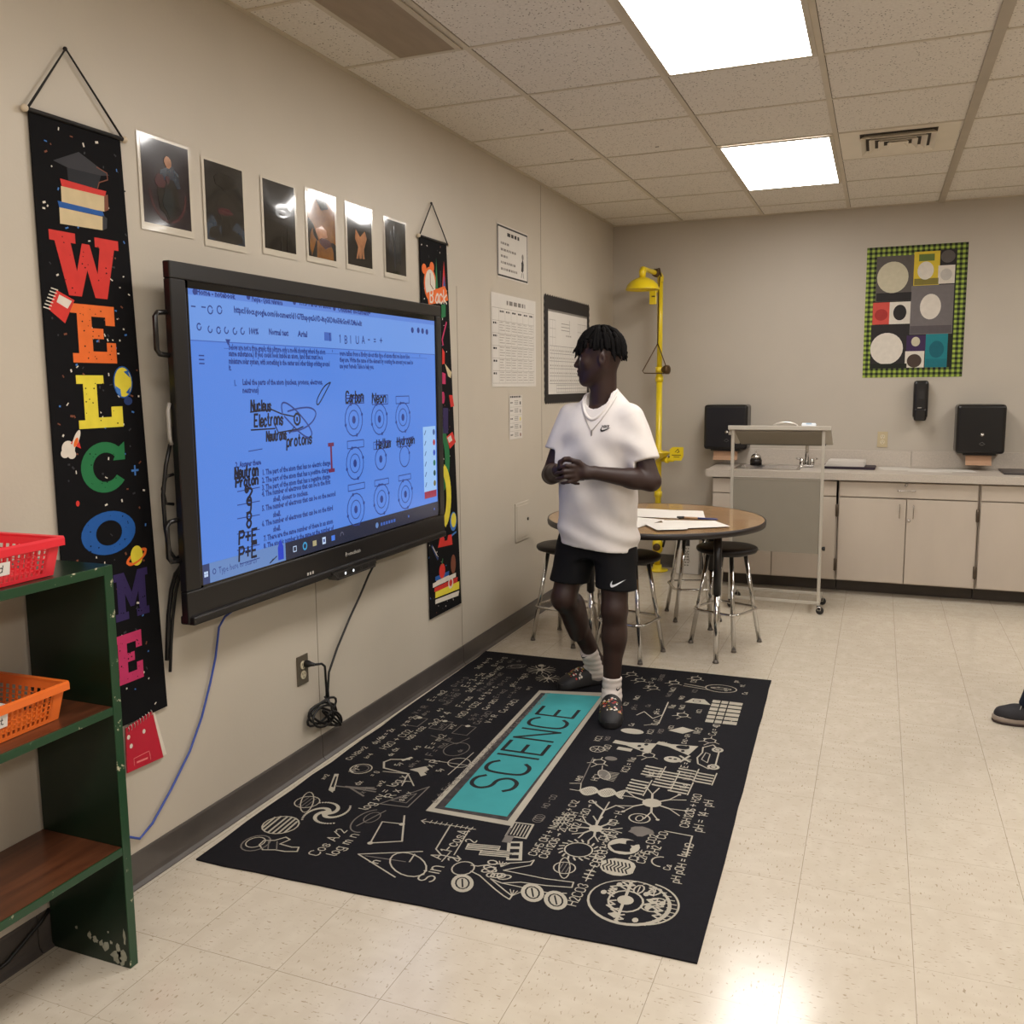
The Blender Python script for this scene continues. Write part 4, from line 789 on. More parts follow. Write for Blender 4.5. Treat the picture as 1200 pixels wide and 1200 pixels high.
# DNA
p, q = (3.065, -1.061), (3.089, -1.223)
n = 26; A = []; B_ = []
for i in range(n+1):
    t = i/n; bx, by = p[0]+(q[0]-p[0])*t, p[1]+(q[1]-p[1])*t; A.append((bx+.034*math.sin(t*2.5*PI), by)); B_.append((bx-.034*math.sin(t*2.5*PI), by))
c.line(A, .010, chk, 3); c.line(B_, .010, chk, 3)
for i in range(1, n): c.line([A[i], B_[i]], .005, chk, 3)
# bacterium
x, y = (3.225, -1.106); c.ell(x, y, .045, .022, chk2, 2, a=.5); [c.line([(x-.04+k*.01, y-.01), (x-.045+k*.011, y-.05)], .003, chk, 3) for k in range(8)]; c.oval(x, y, .045, .022, .004, chk, 3, a=.5); c.line([(x+.04, y+.02), (x+.08, y+.03)], .003, chk, 3)
# neurons
def star(q, rr, nb, L=3, wd=.006, tw=True):
    x, y = q; c.ell(x, y, rr*.34, rr*.34, chk, L)
    for k in range(nb):
        a = 2*PI*k/nb+.2; m_ = (x+rr*.7*math.cos(a), y+rr*.7*math.sin(a)); c.line([(x, y), m_], wd*1.6, chk, L)
        for s in (-.4, .4): c.line([m_, (m_[0]+rr*.6*math.cos(a+s), m_[1]+rr*.6*math.sin(a+s))], wd, chk, L); 
        if tw: c.ell(m_[0]+rr*.6*math.cos(a+.4), m_[1]+rr*.6*math.sin(a+.4), .007, .007, chk, L, 8)
star((2.803, -1.198), .070, 8, wd=.005, tw=False); star((3.057, -1.331), .10, 6, wd=.005)
c.line([(2.827, -1.194), (2.905, -1.189), (2.939, -1.188), (2.968, -1.155), (3.000, -1.126)], .007, chk, 3); c.line([(2.939, -1.188), (2.992, -1.217), (2.982, -1.248)], .006, chk, 3); c.line([(2.939, -1.188), (3.009, -1.187)], .005, chk, 3)
# sun, planets, round things
q = (2.647, -1.187); c.oval(*q, .045, .045, .005, chk, 3); [c.line([(q[0]+.052*math.cos(2*PI*k/18), q[1]+.052*math.sin(2*PI*k/18)), (q[0]+.066*math.cos(2*PI*(k+.4)/18), q[1]+.066*math.sin(2*PI*(k+.4)/18))], .006, chk, 3) for k in range(18)]
def saturn(q, s_, a): c.oval(*q, s_, s_, .004, chk, 3); c.oval(*q, s_*1.8, s_*.5, .004, chk, 3, a=a); [c.line([(q[0]-s_*.8, q[1]+k*s_*.35), (q[0]+s_*.8, q[1]+k*s_*.35)], .003, chk2, 3) for k in (-1, 0, 1)]
saturn((2.526, -1.180), .034, .3); saturn((2.620, -0.169), .045, .5)
q = (2.720, -1.317); c.ell(*q, .055, .055, chk, 3); c.poly(blob(q[0]-.01, q[1]+.005, .030, .034, s=4), rugm, 4); c.poly(blob(q[0]+.03, q[1]-.02, .016, .02, s=5), rugm, 4); c.oval(*q, .055, .055, .005, rugm, 5)
q = (2.591, -1.333); c.poly(blob(*q, .052, .056, 16, .08, 3), chk, 3); [c.line([(q[0]-.03, q[1]+k*.012), (q[0]-.01, q[1]+k*.012+.01), (q[0]+.01, q[1]+k*.012), (q[0]+.03, q[1]+k*.012+.008)], .005, rugm, 4) for k in range(-3, 4)]
q = (2.927, -1.318); c.oval(*q, .034, .036, .005, chk, 3); c.oval(q[0], q[1], .02, .012, .004, chk, 3); q = (2.839, -1.342); c.poly(blob(*q, .035, .04, s=9), chk2, 3)
# flasks
def flask(q, s_, a=-PI/2):
    ca, sa = math.cos(a), math.sin(a); T_ = lambda px, py: (q[0]+s_*(px*ca-py*sa), q[1]+s_*(px*sa+py*ca))
    c.poly([T_(*p) for p in ((-.34, -.5), (.34, -.5), (.10, .15), (.10, .5), (-.10, .5), (-.10, .15))], chk, 3)
    for k in range(3): c.ell(*T_(-.16+k*.16, -.28+.12*(k % 2)), s_*.07, s_*.05, rugm, 4, 8)
flask((3.549, -1.137), .17, -.1); flask((3.592, -1.303), .16, -.2); c.poly([(3.758, -1.239), (3.819, -1.289), (3.798, -1.345), (3.742, -1.305)], chk, 3); c.ell(*(3.694, -1.096), .03, .05, chk, 3); c.line([(3.494, -1.094), (3.492, -1.137)], .03, chk, 3); c.ell(*(3.595, -1.334), .02, .028, rugm, 4); c.ell(*(3.535, -1.276), .02, .022, rugm, 4)
q = (4.168, -1.296); c.poly([(q[0]-.03, q[1]-.06), (q[0]+.035, q[1]-.02), (q[0]+.03, q[1]+.035), (q[0]-.035, q[1]+.06)], chk, 3); c.oval(q[0], q[1]+.01, .015, .018, .004, rugm, 4, 10)
# striped blocks
p = [(3.914, -1.369), (3.922, -1.504), (4.229, -1.492), (4.227, -1.354)]
def bil(s_, t): return tuple((p[0][i]*(1-s_)+p[1][i]*s_)*(1-t)+(p[3][i]*(1-s_)+p[2][i]*s_)*t for i in (0, 1))
for k in range(6):
    for (a, d) in ((0, .26), (.30, .52), (.56, 1)): c.poly([bil(a, k/6), bil(d, k/6), bil(d, (k+.72)/6), bil(a, (k+.72)/6)][::-1], chk, 3)
# round flask, skull mark, car, test-tube rows
q = (4.387, -1.364); c.oval(*q, .055, .075, .005, chk, 3); c.line([(q[0]-.04, q[1]+.05), (q[0]-.02, q[1]+.18)], .006, chk, 3); c.line([(q[0]-.01, q[1]+.07), (q[0]+.01, q[1]+.18)], .006, chk, 3); c.oval(q[0], q[1], .014, .05, .004, chk, 3, 10); [c.oval(q[0]+R.uniform(-.03, .03), q[1]+R.uniform(-.05, .05), .006, .006, .003, chk, 3, 8) for k in range(4)]
c.ell(*(3.460, -1.320), .03, .034, chk, 3); q = (3.460, -1.320); c.ell(q[0]+.006, q[1]+.01, .007, .008, rugm, 4, 8); c.ell(q[0]+.006, q[1]-.01, .007, .008, rugm, 4, 8); c.line([(3.505, -1.342), (3.460, -1.388)], .01, chk, 3); c.line([(3.447, -1.353), (3.518, -1.377)], .01, chk, 3)
c.line([(3.455, -1.422), (3.512, -1.409), (3.570, -1.419), (3.624, -1.412), (3.666, -1.447), (3.635, -1.466), (3.612, -1.480), (3.447, -1.490), (3.421, -1.468), (3.455, -1.422)], .006, chk, 3); c.line([(3.501, -1.428), (3.575, -1.432), (3.564, -1.451), (3.477, -1.455), (3.501, -1.428)], .004, chk, 3)
for q in ((3.619, -1.472), (3.444, -1.484)): c.ell(*q, .026, .024, chk, 4, 12); c.oval(*q, .012, .012, .004, rugm, 5, 8)
for (q, n) in (((3.176, -1.252), 5), ((3.330, -1.274), 4), ((3.279, -1.335), 6), ((3.353, -1.399), 4), ((3.225, -1.401), 4), ((3.339, -1.470), 4)):
    for k in range(n): x = q[0]+(k-n/2)*.026; c.line([(x, q[1]-.028), (x+.004, q[1]+.026)], .011, chk, 3); c.ell(x+.006, q[1]+.034, .007, .006, chk, 3, 8)
    c.line([(q[0]-n*.015, q[1]-.036), (q[0]+n*.013, q[1]-.036)], .005, chk, 3)
# molecules
for q in ((4.376, -0.962), (4.283, -1.049), (3.963, -1.260), (4.397, -1.131), (4.455, -0.897), (4.502, -1.222), (3.707, -1.426), (3.333, -1.054), (3.468, -1.221)):
    P = [(q[0]+.026*math.cos(k*PI/3), q[1]+.026*math.sin(k*PI/3)) for k in range(6)]; c.line(P, .005, chk, 3, closed=True); [c.line([P[k], (q[0]+.048*math.cos(k*PI/3), q[1]+.048*math.sin(k*PI/3))], .004, chk, 3) for k in (0, 2, 4)]; c.line([P[3], (P[3][0]-.03, P[3][1]+.015)], .004, chk, 3); c.ell(P[1][0], P[1][1], .007, .007, chk, 3, 8)
c.line([(3.780, -1.128), (3.822, -1.183), (4.106, -1.164)], .005, chk, 3); c.line([(3.890, -1.066), (3.945, -1.088), (3.874, -1.144), (3.931, -1.174)], .005, chk, 3)
c.line([(3.121, -1.046), (3.364, -1.020)], .004, chk2, 3); c.line([(3.106, -1.007), (3.121, -1.046), (3.058, -1.063), (3.058, -1.023)], .004, chk, 3)
c.line([(2.869, -1.419), (2.867, -1.511), (2.728, -1.518), (2.729, -1.491)], .005, chk, 3); c.oval(*(2.669, -1.452), .03, .03, .005, chk, 3, t0=0, t1=3.2)
c.ell(*(3.382, -1.089), .02, .025, chk2, 3); q = (3.453, -1.011); c.oval(*q, .03, .03, .004, chk, 3); [c.line([q, (q[0]+.03*math.cos(k), q[1]+.03*math.sin(k))], .003, chk, 3) for k in range(6)]
# left part: astronaut, planets, galaxy, telescope, geometry
q = (2.307, -0.183); c.oval(*q, .052, .044, .005, chk2, 3); c.oval(q[0]+.004, q[1]+.004, .034, .030, .004, chk, 3)
c.line([(2.331, -0.197), (2.344, -0.231), (2.376, -0.252), (2.367, -0.275), (2.331, -0.261), (2.327, -0.311), (2.335, -0.332), (2.310, -0.343), (2.296, -0.306), (2.293, -0.269), (2.279, -0.232), (2.302, -0.201), (2.331, -0.197)], .005, chk, 3); c.line([(2.332, -0.216), (2.289, -0.245)], .004, chk2, 3); c.line([(2.342, -0.242), (2.295, -0.274)], .004, chk2, 3)
q = (2.441, -0.184); c.oval(*q, .062, .062, .005, chk, 3); [c.line([(q[0]-math.sqrt(max(0, .06**2-d*d)), q[1]+d), (q[0]+math.sqrt(max(0, .06**2-d*d)), q[1]+d+.006)], .008, chk, 3) for d in (-.045, -.028, -.01, .008, .03, .046)]
q = (2.574, -0.282)
for arm in range(4):
    for k in range(22): t = k/22; rr = .012+.085*t; a = arm*PI/2+t*2.6; c.ell(q[0]+rr*math.cos(a)*1.0, q[1]+rr*math.sin(a)*.9, .004+.006*(1-t), .004+.006*(1-t), chk, 3, 7)
c.ell(*q, .02, .018, chk, 4)
x, y = (2.786, -0.167); c.poly([(2.731, -0.187), (2.861, -0.129), (2.867, -0.145), (2.733, -0.212)], chk, 3); c.poly([(2.759, -0.180), (2.842, -0.145), (2.845, -0.151), (2.756, -0.193)], rugm, 4); c.poly([(2.731, -0.187), (2.751, -0.178), (2.738, -0.205), (2.718, -0.214)], chk, 4)
for q in ((2.810, -0.334), (2.735, -0.335), (2.781, -0.358)): c.line([(2.771, -0.191), (2.778, -0.250), q], .008, chk2, 3)
c.line([(2.779, -0.231), (2.800, -0.347)], .012, chk2, 3)
c.oval(*(2.939, -0.201), .045, .042, .005, chk, 3); c.oval(*(2.939, -0.201), .034, .030, .004, chk2, 3, 10); c.hand('xy=z', *(2.901, -0.189), .03, .004, chk, 3)
c.poly([(3.000, -0.383), (3.051, -0.428), (3.027, -0.455), (2.999, -0.447), (2.982, -0.467), (2.960, -0.453), (2.991, -0.426)], chk, 3); c.line([(2.964, -0.399), (2.967, -0.364), (2.978, -0.281), (3.028, -0.253), (3.060, -0.266), (3.087, -0.337)], .008, chk, 3); c.line([(3.070, -0.315), (3.105, -0.335)], .014, chk, 3)
c.line([(2.949, -0.294), (2.963, -0.396), (2.861, -0.425)], .005, chk, 3); c.line([(2.963, -0.396), (2.877, -0.467)], .005, chk, 3); c.line([(2.897, -0.395), (2.907, -0.444)], .005, chk, 3)
c.line([(2.702, -0.422), (2.714, -0.529), (2.891, -0.525), (2.702, -0.422)], .005, chk2, 3); c.line([(2.740, -0.446), (2.742, -0.508), (2.823, -0.507), (2.740, -0.446)], .004, chk2, 3)
c.oval(*(2.575, -0.451), .085, .05, .005, chk2, 3, t0=.3, t1=PI+.3); c.line([(2.528, -0.432), (2.663, -0.469)], .005, chk2, 3); c.oval(*(2.601, -0.450), .04, .025, .004, chk2, 3)
c.line([(2.443, -0.536), (2.491, -0.628), (2.653, -0.549)], .006, chk, 3); c.line([(2.443, -0.536), (2.586, -0.499), (2.598, -0.579)], .005, chk, 3); c.ell(*(2.443, -0.536), .01, .01, chk, 3, 8); c.ell(*(2.594, -0.571), .01, .01, chk, 3, 8)
c.line([(2.367, -0.537), (2.456, -0.722)], .005, chk, 3); c.line([(2.367, -0.537), (2.288, -0.715)], .005, chk, 3); c.oval(*(2.369, -0.716), .08, .05, .005, chk, 3, a=.95); c.line([(2.366, -0.563), (2.380, -0.701)], .004, chk2, 3); c.line([(2.384, -0.713), (2.432, -0.706)], .005, chk, 3); c.hand('h', *(2.339, -0.625), .03, .005, chk, 3)
for q in ((3.463, -0.170), (3.466, -0.295), (3.448, -0.416)): c.line([(q[0]-.05, q[1]-.03), (q[0]+.05, q[1]-.03), (q[0]+.05, q[1]+.04), (q[0]-.05, q[1]+.04)], .004, chk2, 3, closed=True); c.ell(q[0]+.05, q[1]+.01, .012, .012, chk, 3, 8)
c.line([(3.343, -0.303), (3.297, -0.446), (3.375, -0.469)], .004, chk2, 3); c.oval(*(3.248, -0.469), .07, .05, .004, chk2, 3); c.line([(3.109, -0.394), (3.118, -0.604)], .004, chk, 3); c.oval(*(3.128, -0.537), .045, .045, .004, chk, 3); c.line([(3.011, -0.545), (3.241, -0.549)], .004, chk, 3)
q = (4.368, -0.292); [c.oval(q[0], q[1], .01+.012*k, .03, .003, chk2, 3, 12, a=k*.6) for k in range(5)]; star((4.359, -0.435), .06, 9, wd=.004, tw=False); star((4.239, -0.516), .05, 8, wd=.004, tw=False); c.ell(*(4.428, -0.410), .02, .016, chk, 3)
# small formulas wherever the print is still bare
OCC = np.array([(v.co.y, -v.co.x) for v in c.bm.verts])
def bare(x, y, w_, h):
    global OCC
    if 2.68 < x+w_ and x < 4.16 and -.97 < y+h and y < -.52: return False
    return not ((OCC[:, 0] > x-.012) & (OCC[:, 0] < x+w_+.012) & (OCC[:, 1] > y-.008) & (OCC[:, 1] < y+h+.010)).any()
def fill(x0, x1, y0, y1, words, h0, h1, tries, wd):
    global OCC
    for _ in range(tries):
        t_ = R.choice(words); h = R.uniform(h0, h1); w_ = sum(2.6 if ch in ' .,il1I' else (5.4 if ch.isupper() or ch in 'm+>=' else 4.4) for ch in t_)*h/6
        x, y = R.uniform(x0, x1), R.uniform(y0, y1)
        if x+w_ > 4.53 or not bare(x, y, w_, h): continue
        n0 = len(c.bm.verts); c.hand(t_, x, y, h, wd, R.choice([chk, chk, chk2]), 2, rnd=R, jit=.2, a=R.uniform(-.05, .05))
        c.bm.verts.ensure_lookup_table(); OCC = np.concatenate([OCC, np.array([(v.co.y, -v.co.x) for v in c.bm.verts[n0:]])])
fill(2.95, 4.45, -.50, -.11, F_, .022, .034, 420, .0036)
fill(2.75, 4.45, -.52, -.10, ['x+2', '5y', 'ab=c', '4-3', 'n+1', 'x2 + y2', '2/3', 'dx', 'k=4', '= 0', 'sin x', 'a = b'], .018, .028, 260, .0032)
fill(2.60, 4.42, -1.50, -.99, ['CO2 + H2', 'C6H12O6', 'HO - CO', 'NaCl', 'H2O', 'CH3 - OH', 'pH = 7', 'Ca', 'NH3', 'KCl', 'O2'], .018, .026, 260, .0032)
c.build('printed_drawings', r)
# ============================================================ BASE CABINETS, WORKTOP, BACK WALL
lam = M('cabinet_laminate', (188, 176, 162), .45, var=.05, vs=5, stretch=(1, 1, .3), spec=.35); carc = M('cabinet_side', (172, 160, 146), .5, var=.04); gapm = M('cabinet_gap', (62, 52, 44), .8); hng = M('hinge_bronze', (92, 80, 68), .35, metal=.7)
wtop = M('worktop_laminate', (186, 176, 164), .4, var=.09, vs=160, spec=.4); chrome = M('chrome', (205, 203, 200), .12, metal=1); steel = M('stainless', (178, 172, 164), .25, metal=.9, var=.05)
YF, YD = 6.745, 6.725                                                 # carcass front, door face
def pull(r, x0, z0, x1, z1, name='handle'):
    b = MB(); p, q = Vector((x0, YD, z0)), Vector((x1, YD, z1)); o = Vector((0, -.026, 0))
    b.tube([p+Vector((0, .001, 0)), p+o*.8, p+o+(q-p)*.08, q+o-(q-p)*.08, q+o*.8, q+Vector((0, .001, 0))], .0035, steel, 7); return b.build(name, r)
def door(r, x0, x1, z0, z1, name='door'):
    b = MB(); b.box((x0, YD, z0), (x1, YF-.001, z1), lam, .0015); return b.build(name, r)
def hinge(r, x, z):
    b = MB(); b.box((x-.010, YD-.006, z-.042), (x+.010, YD-.0005, z+.042), hng, .002); b.tube([(x, YD-.006, z-.045), (x, YD-.006, z+.045)], .0045, hng, 7); return b.build('hinge', r)
def lock(r, x, z):
    b = MB(); b.lathe([(.011, -.001), (.010, .006), (.004, .007), (.0, .007)], (x, YD, z), steel, 12, (0, -1, 0)); b.build('lock', r)
def carcass(x0, x1, label, hole=None):
    r = empty('base_cabinet', ((x0+x1)/2, 7.0, .0), label, 'cabinet')
    b = MB(); tz = .815 if hole is None else .62
    b.box((x0, YF, .10), (x1, DB-.003, tz), carc)
    if hole: b.box((x0, YF, .62), (x1, YF+.02, .8145), carc); b.box((x0, YF, .62), (x0+.02, DB-.003, .8145), carc); b.box((x1-.02, YF, .62), (x1, DB-.003, .8145), carc)
    b.build('body', r)
    b = MB(); b.box((x0, 6.875, .001), (x1, 6.905, .0995), darkrubber); b.box((x0, 6.90, .001), (x1, DB-.003, .0995), gapm); b.build('toe_kick', r)
    return r
r = carcass(.915, 1.786, 'sink base cabinet behind the grey lectern, with two false drawer fronts', True)
door(r, .920, 1.345, .700, .803, 'drawer_front'); door(r, 1.351, 1.776, .700, .803, 'drawer_front'); door(r, .920, 1.345, .108, .692); door(r, 1.351, 1.776, .108, .692)
hinge(r, 1.783, .60); hinge(r, 1.783, .215)
r = carcass(1.790, 2.668, 'middle base cabinet with one locked drawer above two doors')
d = door(r, 1.798, 2.660, .700, .803, 'drawer'); pull(d, 2.17, .752, 2.28, .752); lock(d, 2.222, .790)
d = door(r, 1.798, 2.226, .108, .692); pull(d, 2.186, .565, 2.186, .655)
d = door(r, 2.232, 2.660, .108, .692); pull(d, 2.272, .565, 2.272, .655); lock(d, 2.248, .545)
hinge(r, 2.664, .60); hinge(r, 2.664, .215)
r = carcass(2.672, 3.55, 'base cabinet at the right edge of the photo, beside the dark tray')
d = door(r, 2.680, 3.542, .700, .803, 'drawer'); pull(d, 3.05, .752, 3.16, .752)
d = door(r, 2.680, 3.108, .108, .692); pull(d, 3.068, .565, 3.068, .655); d = door(r, 3.114, 3.542, .108, .692); pull(d, 3.154, .565, 3.154, .655)
# worktop with the sink cut-out
sx0, sx1, sy0, sy1 = 1.075, 1.50, 6.83, 7.16
r = empty('worktop', (2.2, 7.0, .816), 'long pale laminate worktop with a backsplash over the base cabinets', 'worktop')
b = MB(); wx0, wx1, wy0, z0, z1 = .872, 3.56, 6.695, .8155, .866
for lo, hi in (((wx0, wy0), (wx1, sy0)), ((wx0, sy1), (wx1, DB-.002)), ((wx0, sy0), (sx0, sy1)), ((sx1, sy0), (wx1, sy1))): b.box((*lo, z0), (*hi, z1), wtop)
b.build('top', r)
b = MB()
for a0, a1 in ((wx0, 1.0), (1.002, 2.259), (2.261, wx1)): b.box((a0, DB-.021, .8665), (a1, DB-.001, .985), wtop, .0015)
b.build('backsplash', r)
r = empty('sink', ((sx0+sx1)/2, 7.0, .70), 'stainless sink set into the left end of the worktop', 'sink')
b = MB(); g = .012
O = [(sx0-.018, sy0-.018), (sx1+.018, sy0-.018), (sx1+.018, sy1+.018), (sx0-.018, sy1+.018)]; I = [(sx0+g, sy0+g), (sx1-g, sy0+g), (sx1-g, sy1-g), (sx0+g, sy1-g)]; J = [(x+(.02 if x < 1.3 else -.02), y+(.02 if y < 7 else -.02)) for x, y in I]
b.rings([[(x, y, .8665) for x, y in O], [(x, y, .8705) for x, y in O], [(x, y, .8705) for x, y in I], [(x, y, .72) for x, y in J]], steel, smooth=False, caps=(False, True)); b.build('basin', r)
b = MB(); b.lathe([(.035, 0), (.035, .003), (.012, .002)], (1.29, 7.0, .7205), chrome, 16); b.build('drain', r)
r = empty('faucet', (1.548, 7.07, .867), 'chrome gooseneck faucet at the right end of the sink', 'faucet')
b = MB(); b.box((1.50, 7.04, .8705), (1.60, 7.10, .888), chrome, .006); b.build('base', r)
b = MB(); b.tube([(1.548, 7.07, .885), (1.548, 7.07, .99), (1.548, 7.07, 1.115), (1.542, 7.055, 1.15), (1.525, 7.02, 1.165), (1.505, 6.98, 1.15), (1.50, 6.97, 1.10)], [.017, .013, .009, .009, .009, .009, .010], chrome, 12); b.build('spout', r)
for dx in (-.034, .038):
    b = MB(); b.lathe([(.017, .0), (.017, .03), (.012, .045), (.006, .05)], (1.548+dx, 7.06, .884), chrome, 12); b.tube([(1.548+dx, 7.06, .925), (1.548+dx*2, 7.02, .935)], .006, chrome, 8); b.build('tap_handle', r)
r = empty('soap_pot', (1.185, 7.06, .8665), 'small dark domed pot with a chrome lid knob at the left corner of the sink', 'pot')
b = MB(); dk = M('pot_dark', (40, 36, 34), .25, metal=.5); b.lathe([(.040, .004), (.044, .012), (.044, .045), (.036, .055)], (1.185, 7.045, .8705), dk, 20); b.build('body', r)
b = MB(); b.lathe([(.040, .055), (.036, .075), (.022, .088), (.006, .092), (.005, .104), (.010, .110), (.0, .114)], (1.185, 7.045, .8705), chrome, 20); b.build('lid', r)
# things on the worktop
r = empty('paper_stack', (1.80, 7.06, .867), 'stack of white papers on a dark purple folder, right of the faucet', 'papers')
b = MB(); fol = M('folder_plum', (46, 32, 46), .5); b.box((1.66, 6.98, .8668), (2.02, 7.20, .884), fol, .003, Matrix.Rotation(-.06, 3, 'Z')); b.build('folder', r)
b = MB()
for k in range(7): b.box((1.68+.004*k, 7.00, .8845+.006*k), (1.95+.003*(k % 3), 7.19, .8895+.006*k), pap, 0, Matrix.Rotation(-.05+.02*(k % 3), 3, 'Z'))
b.build('papers', r)
for (x0, x1, y0, y1, a, z, l) in ((2.05, 2.26, 6.99, 7.24, .25, .8668, 'loose white sheet on the worktop, beside the paper stack'), (2.24, 2.52, 6.90, 7.12, -.08, .8670, 'wide white sheet on the worktop below the soap dispenser'), (2.44, 2.66, 6.94, 7.14, .1, .8679, 'white sheet on the worktop nearest the right towel dispenser')):
    b = MB(); b.box((x0, y0, z), (x1, y1, z+.0006), pap, 0, Matrix.Rotation(a, 3, 'Z')); o = b.build('paper_sheet'); recenter(o, ((x0+x1)/2, (y0+y1)/2, z)); tag(o, l, 'paper')
b = MB(); b.box((2.82, 6.86, .8668), (3.25, 7.20, .880), M('tray_dark', (58, 52, 50), .4), .005); o = b.build('dark_tray'); recenter(o, (3.03, 7.03, .8668)); tag(o, 'flat dark tray on the worktop at the right edge of the photo', 'tray')
# towel dispensers
tdm = M('dispenser_black', (20, 18, 19), .28, spec=.5); twl = M('brown_towel', (168, 132, 104), .8, var=.05)
def dispenser(x0, x1, label):
    r = empty('towel_dispenser', ((x0+x1)/2, 7.18, .975), label, 'paper towel dispenser', 'black towel dispensers')
    b = MB(); b.box((x0, 7.075, .987), (x1, DB-.002, 1.328), tdm, .022, seg=3); b.build('housing', r)
    b = MB(); cx = (x0+x1)/2+.01; b.lathe([(.013, 0), (.013, .002), (0, .002)], (cx, 7.0745, 1.12), steel, 14, (0, -1, 0)); b.build('badge', r); b = MB(); wm = M('mark_grey', (110, 106, 104), .4)
    b.tube([(cx-.018, 7.0735, 1.055), (cx, 7.0735, 1.068), (cx+.018, 7.0735, 1.055), (cx, 7.0735, 1.046)], .0016, wm, 5, closed=True); b.build('logo_mark', r)
    b = MB(); b.box((x0+.05, 7.10, .974), (x1-.05, 7.24, .9865), tdm, .003); b.build('slot', r)
    b = MB(); P = [(7.12, .9735), (7.118, .935), (7.105, .912), (7.095, .905)]
    b.rings([[(x0+.07, y, z), (x1-.075, y, z), (x1-.075, y+.002, z), (x0+.07, y+.002, z)] for y, z in P], twl, smooth=False); b.build('paper_towel', r)
dispenser(.785, 1.112, 'black paper towel dispenser on the wall at the left end of the worktop'); dispenser(2.535, 2.842, 'black paper towel dispenser on the wall right of the soap dispenser')
r = empty('soap_dispenser', (2.303, 7.23, 1.20), 'tall narrow black soap dispenser on the wall under the picture collage', 'soap dispenser')
b = MB(); b.box((2.255, 7.185, 1.225), (2.353, DB-.002, 1.496), tdm, .02, seg=3); b.build('housing', r)
b = MB(); b.box((2.262, 7.178, 1.208), (2.346, 7.27, 1.30), tdm, .016, seg=3); b.build('push_cover', r)
b = MB(); b.box((2.285, 7.1745, 1.300), (2.310, 7.179, 1.305), M('lever_grey', (170, 166, 160), .4)); b.build('lever', r)
b = MB(); b.box((2.29, 7.182, 1.36), (2.325, 7.1845, 1.43), M('window_grey', (44, 44, 46), .15)); b.build('window', r)
outlet('wall_outlet', (2.062, DB, 1.067), (1, 0, 0), (0, -1, 0), 'small ivory wall outlet on the back wall above the worktop', M('outlet_plate_pale', (186, 170, 136), .45))
b = MB(); b.tube([(1.36, DB-.001, 1.03), (1.365, DB-.02, 1.033), (1.372, DB-.018, 1.02)], .006, M('hook_red', (170, 120, 100), .5), 7); o = b.build('wall_hook'); recenter(o, (1.36, DB-.001, 1.03)); tag(o, 'tiny hook on the back wall above the sink backsplash', 'hook')
# picture collage with a green and black check border (figures in it left plain)
c = Canvas((0, DB-.003, 0), (1, 0, 0), (0, 0, 1)); x0, x1, z0, z1 = 1.906, 2.568, 1.521, 2.456
gcl, gck, gmx = PM('check_lime', (152, 172, 70)), PM('check_black', (28, 30, 22)), PM('check_mid', (86, 100, 44))
nx, nz = 38, 54; dx, dz = (x1-x0)/nx, (z1-z0)/nz
c.rect(x0, z0, x1, z1, gck, 0)
for i in range(nx):
    for j in range(nz):
        if 4 <= i < nx-4 and 4 <= j < nz-4: continue
        if i % 2 == 0 or j % 2 == 0: c.rect(x0+i*dx, z0+j*dz, x0+(i+1)*dx, z0+(j+1)*dz, gcl if (i % 2 == 0 and j % 2 == 0) else gmx, 1)
def px(a, d): return x0+(a-183)/(783-183)*(x1-x0), z1-(d-90)/(862-90)*(z1-z0)
def cell(a0, d0, a1, d1, m, L=2): p, q = px(a0, d0), px(a1, d1); c.rect(p[0], q[1], q[0], p[1], m, L)
cg, cd_, cy_, cr_, cw, cte, cpu, cbg = PM('c_grey', (86, 80, 76)), PM('c_dark', (40, 36, 36)), PM('c_mustard', (204, 178, 52)), PM('c_red', (196, 76, 66)), PM('c_white', (206, 198, 186)), PM('c_teal', (30, 118, 126)), PM('c_purple', (58, 38, 74)), PM('c_bone', (188, 180, 156))
cell(245, 145, 470, 410, cg); cell(470, 130, 622, 325, cy_); cell(622, 125, 720, 215, cd_); cell(614, 215, 712, 320, cw); cell(460, 325, 712, 610, PM('c_taupe', (108, 102, 102))); cell(232, 415, 334, 545, cr_); cell(334, 415, 460, 545, cw); cell(226, 548, 455, 808, cd_); cell(445, 615, 560, 708, cpu); cell(440, 708, 555, 805, cw); cell(560, 610, 690, 805, cte)
def disc(a, d, ra, rd, m, L=3): p = px(a, d); c.ell(p[0], p[1], ra/600*(x1-x0), rd/772*(z1-z0), m, L, 26)
disc(345, 270, 95, 92, cbg); disc(540, 240, 48, 52, cw); disc(668, 165, 42, 36, cg); disc(662, 268, 40, 40, cw); disc(662, 268, 34, 34, PM('c_silver', (180, 174, 166)), 4); disc(578, 450, 62, 74, cw); disc(284, 488, 40, 34, PM('c_brick', (160, 50, 46))); disc(397, 478, 40, 46, cd_); disc(325, 690, 100, 94, cw); disc(500, 652, 26, 28, cbg); disc(496, 765, 44, 40, PM('c_umber', (70, 56, 48))); disc(626, 700, 44, 50, PM('c_deep_teal', (22, 92, 104)))
for (a0, d0, a1, d1, m) in ((250, 360, 462, 408, cd_), (475, 285, 618, 322, PM('c_olive', (120, 110, 50))), (498, 145, 590, 185, PM('c_moss', (96, 112, 56))), (462, 560, 708, 606, PM('c_ash', (84, 78, 80))), (565, 755, 688, 803, PM('c_sea', (26, 104, 114))), (230, 780, 452, 806, gck)): cell(a0, d0, a1, d1, m, 3)
o = c.build('picture_collage'); recenter(o, ((x0+x1)/2, DB-.003, z0)); tag(o, 'collage of coloured picture squares in a green and black checked border', 'poster')
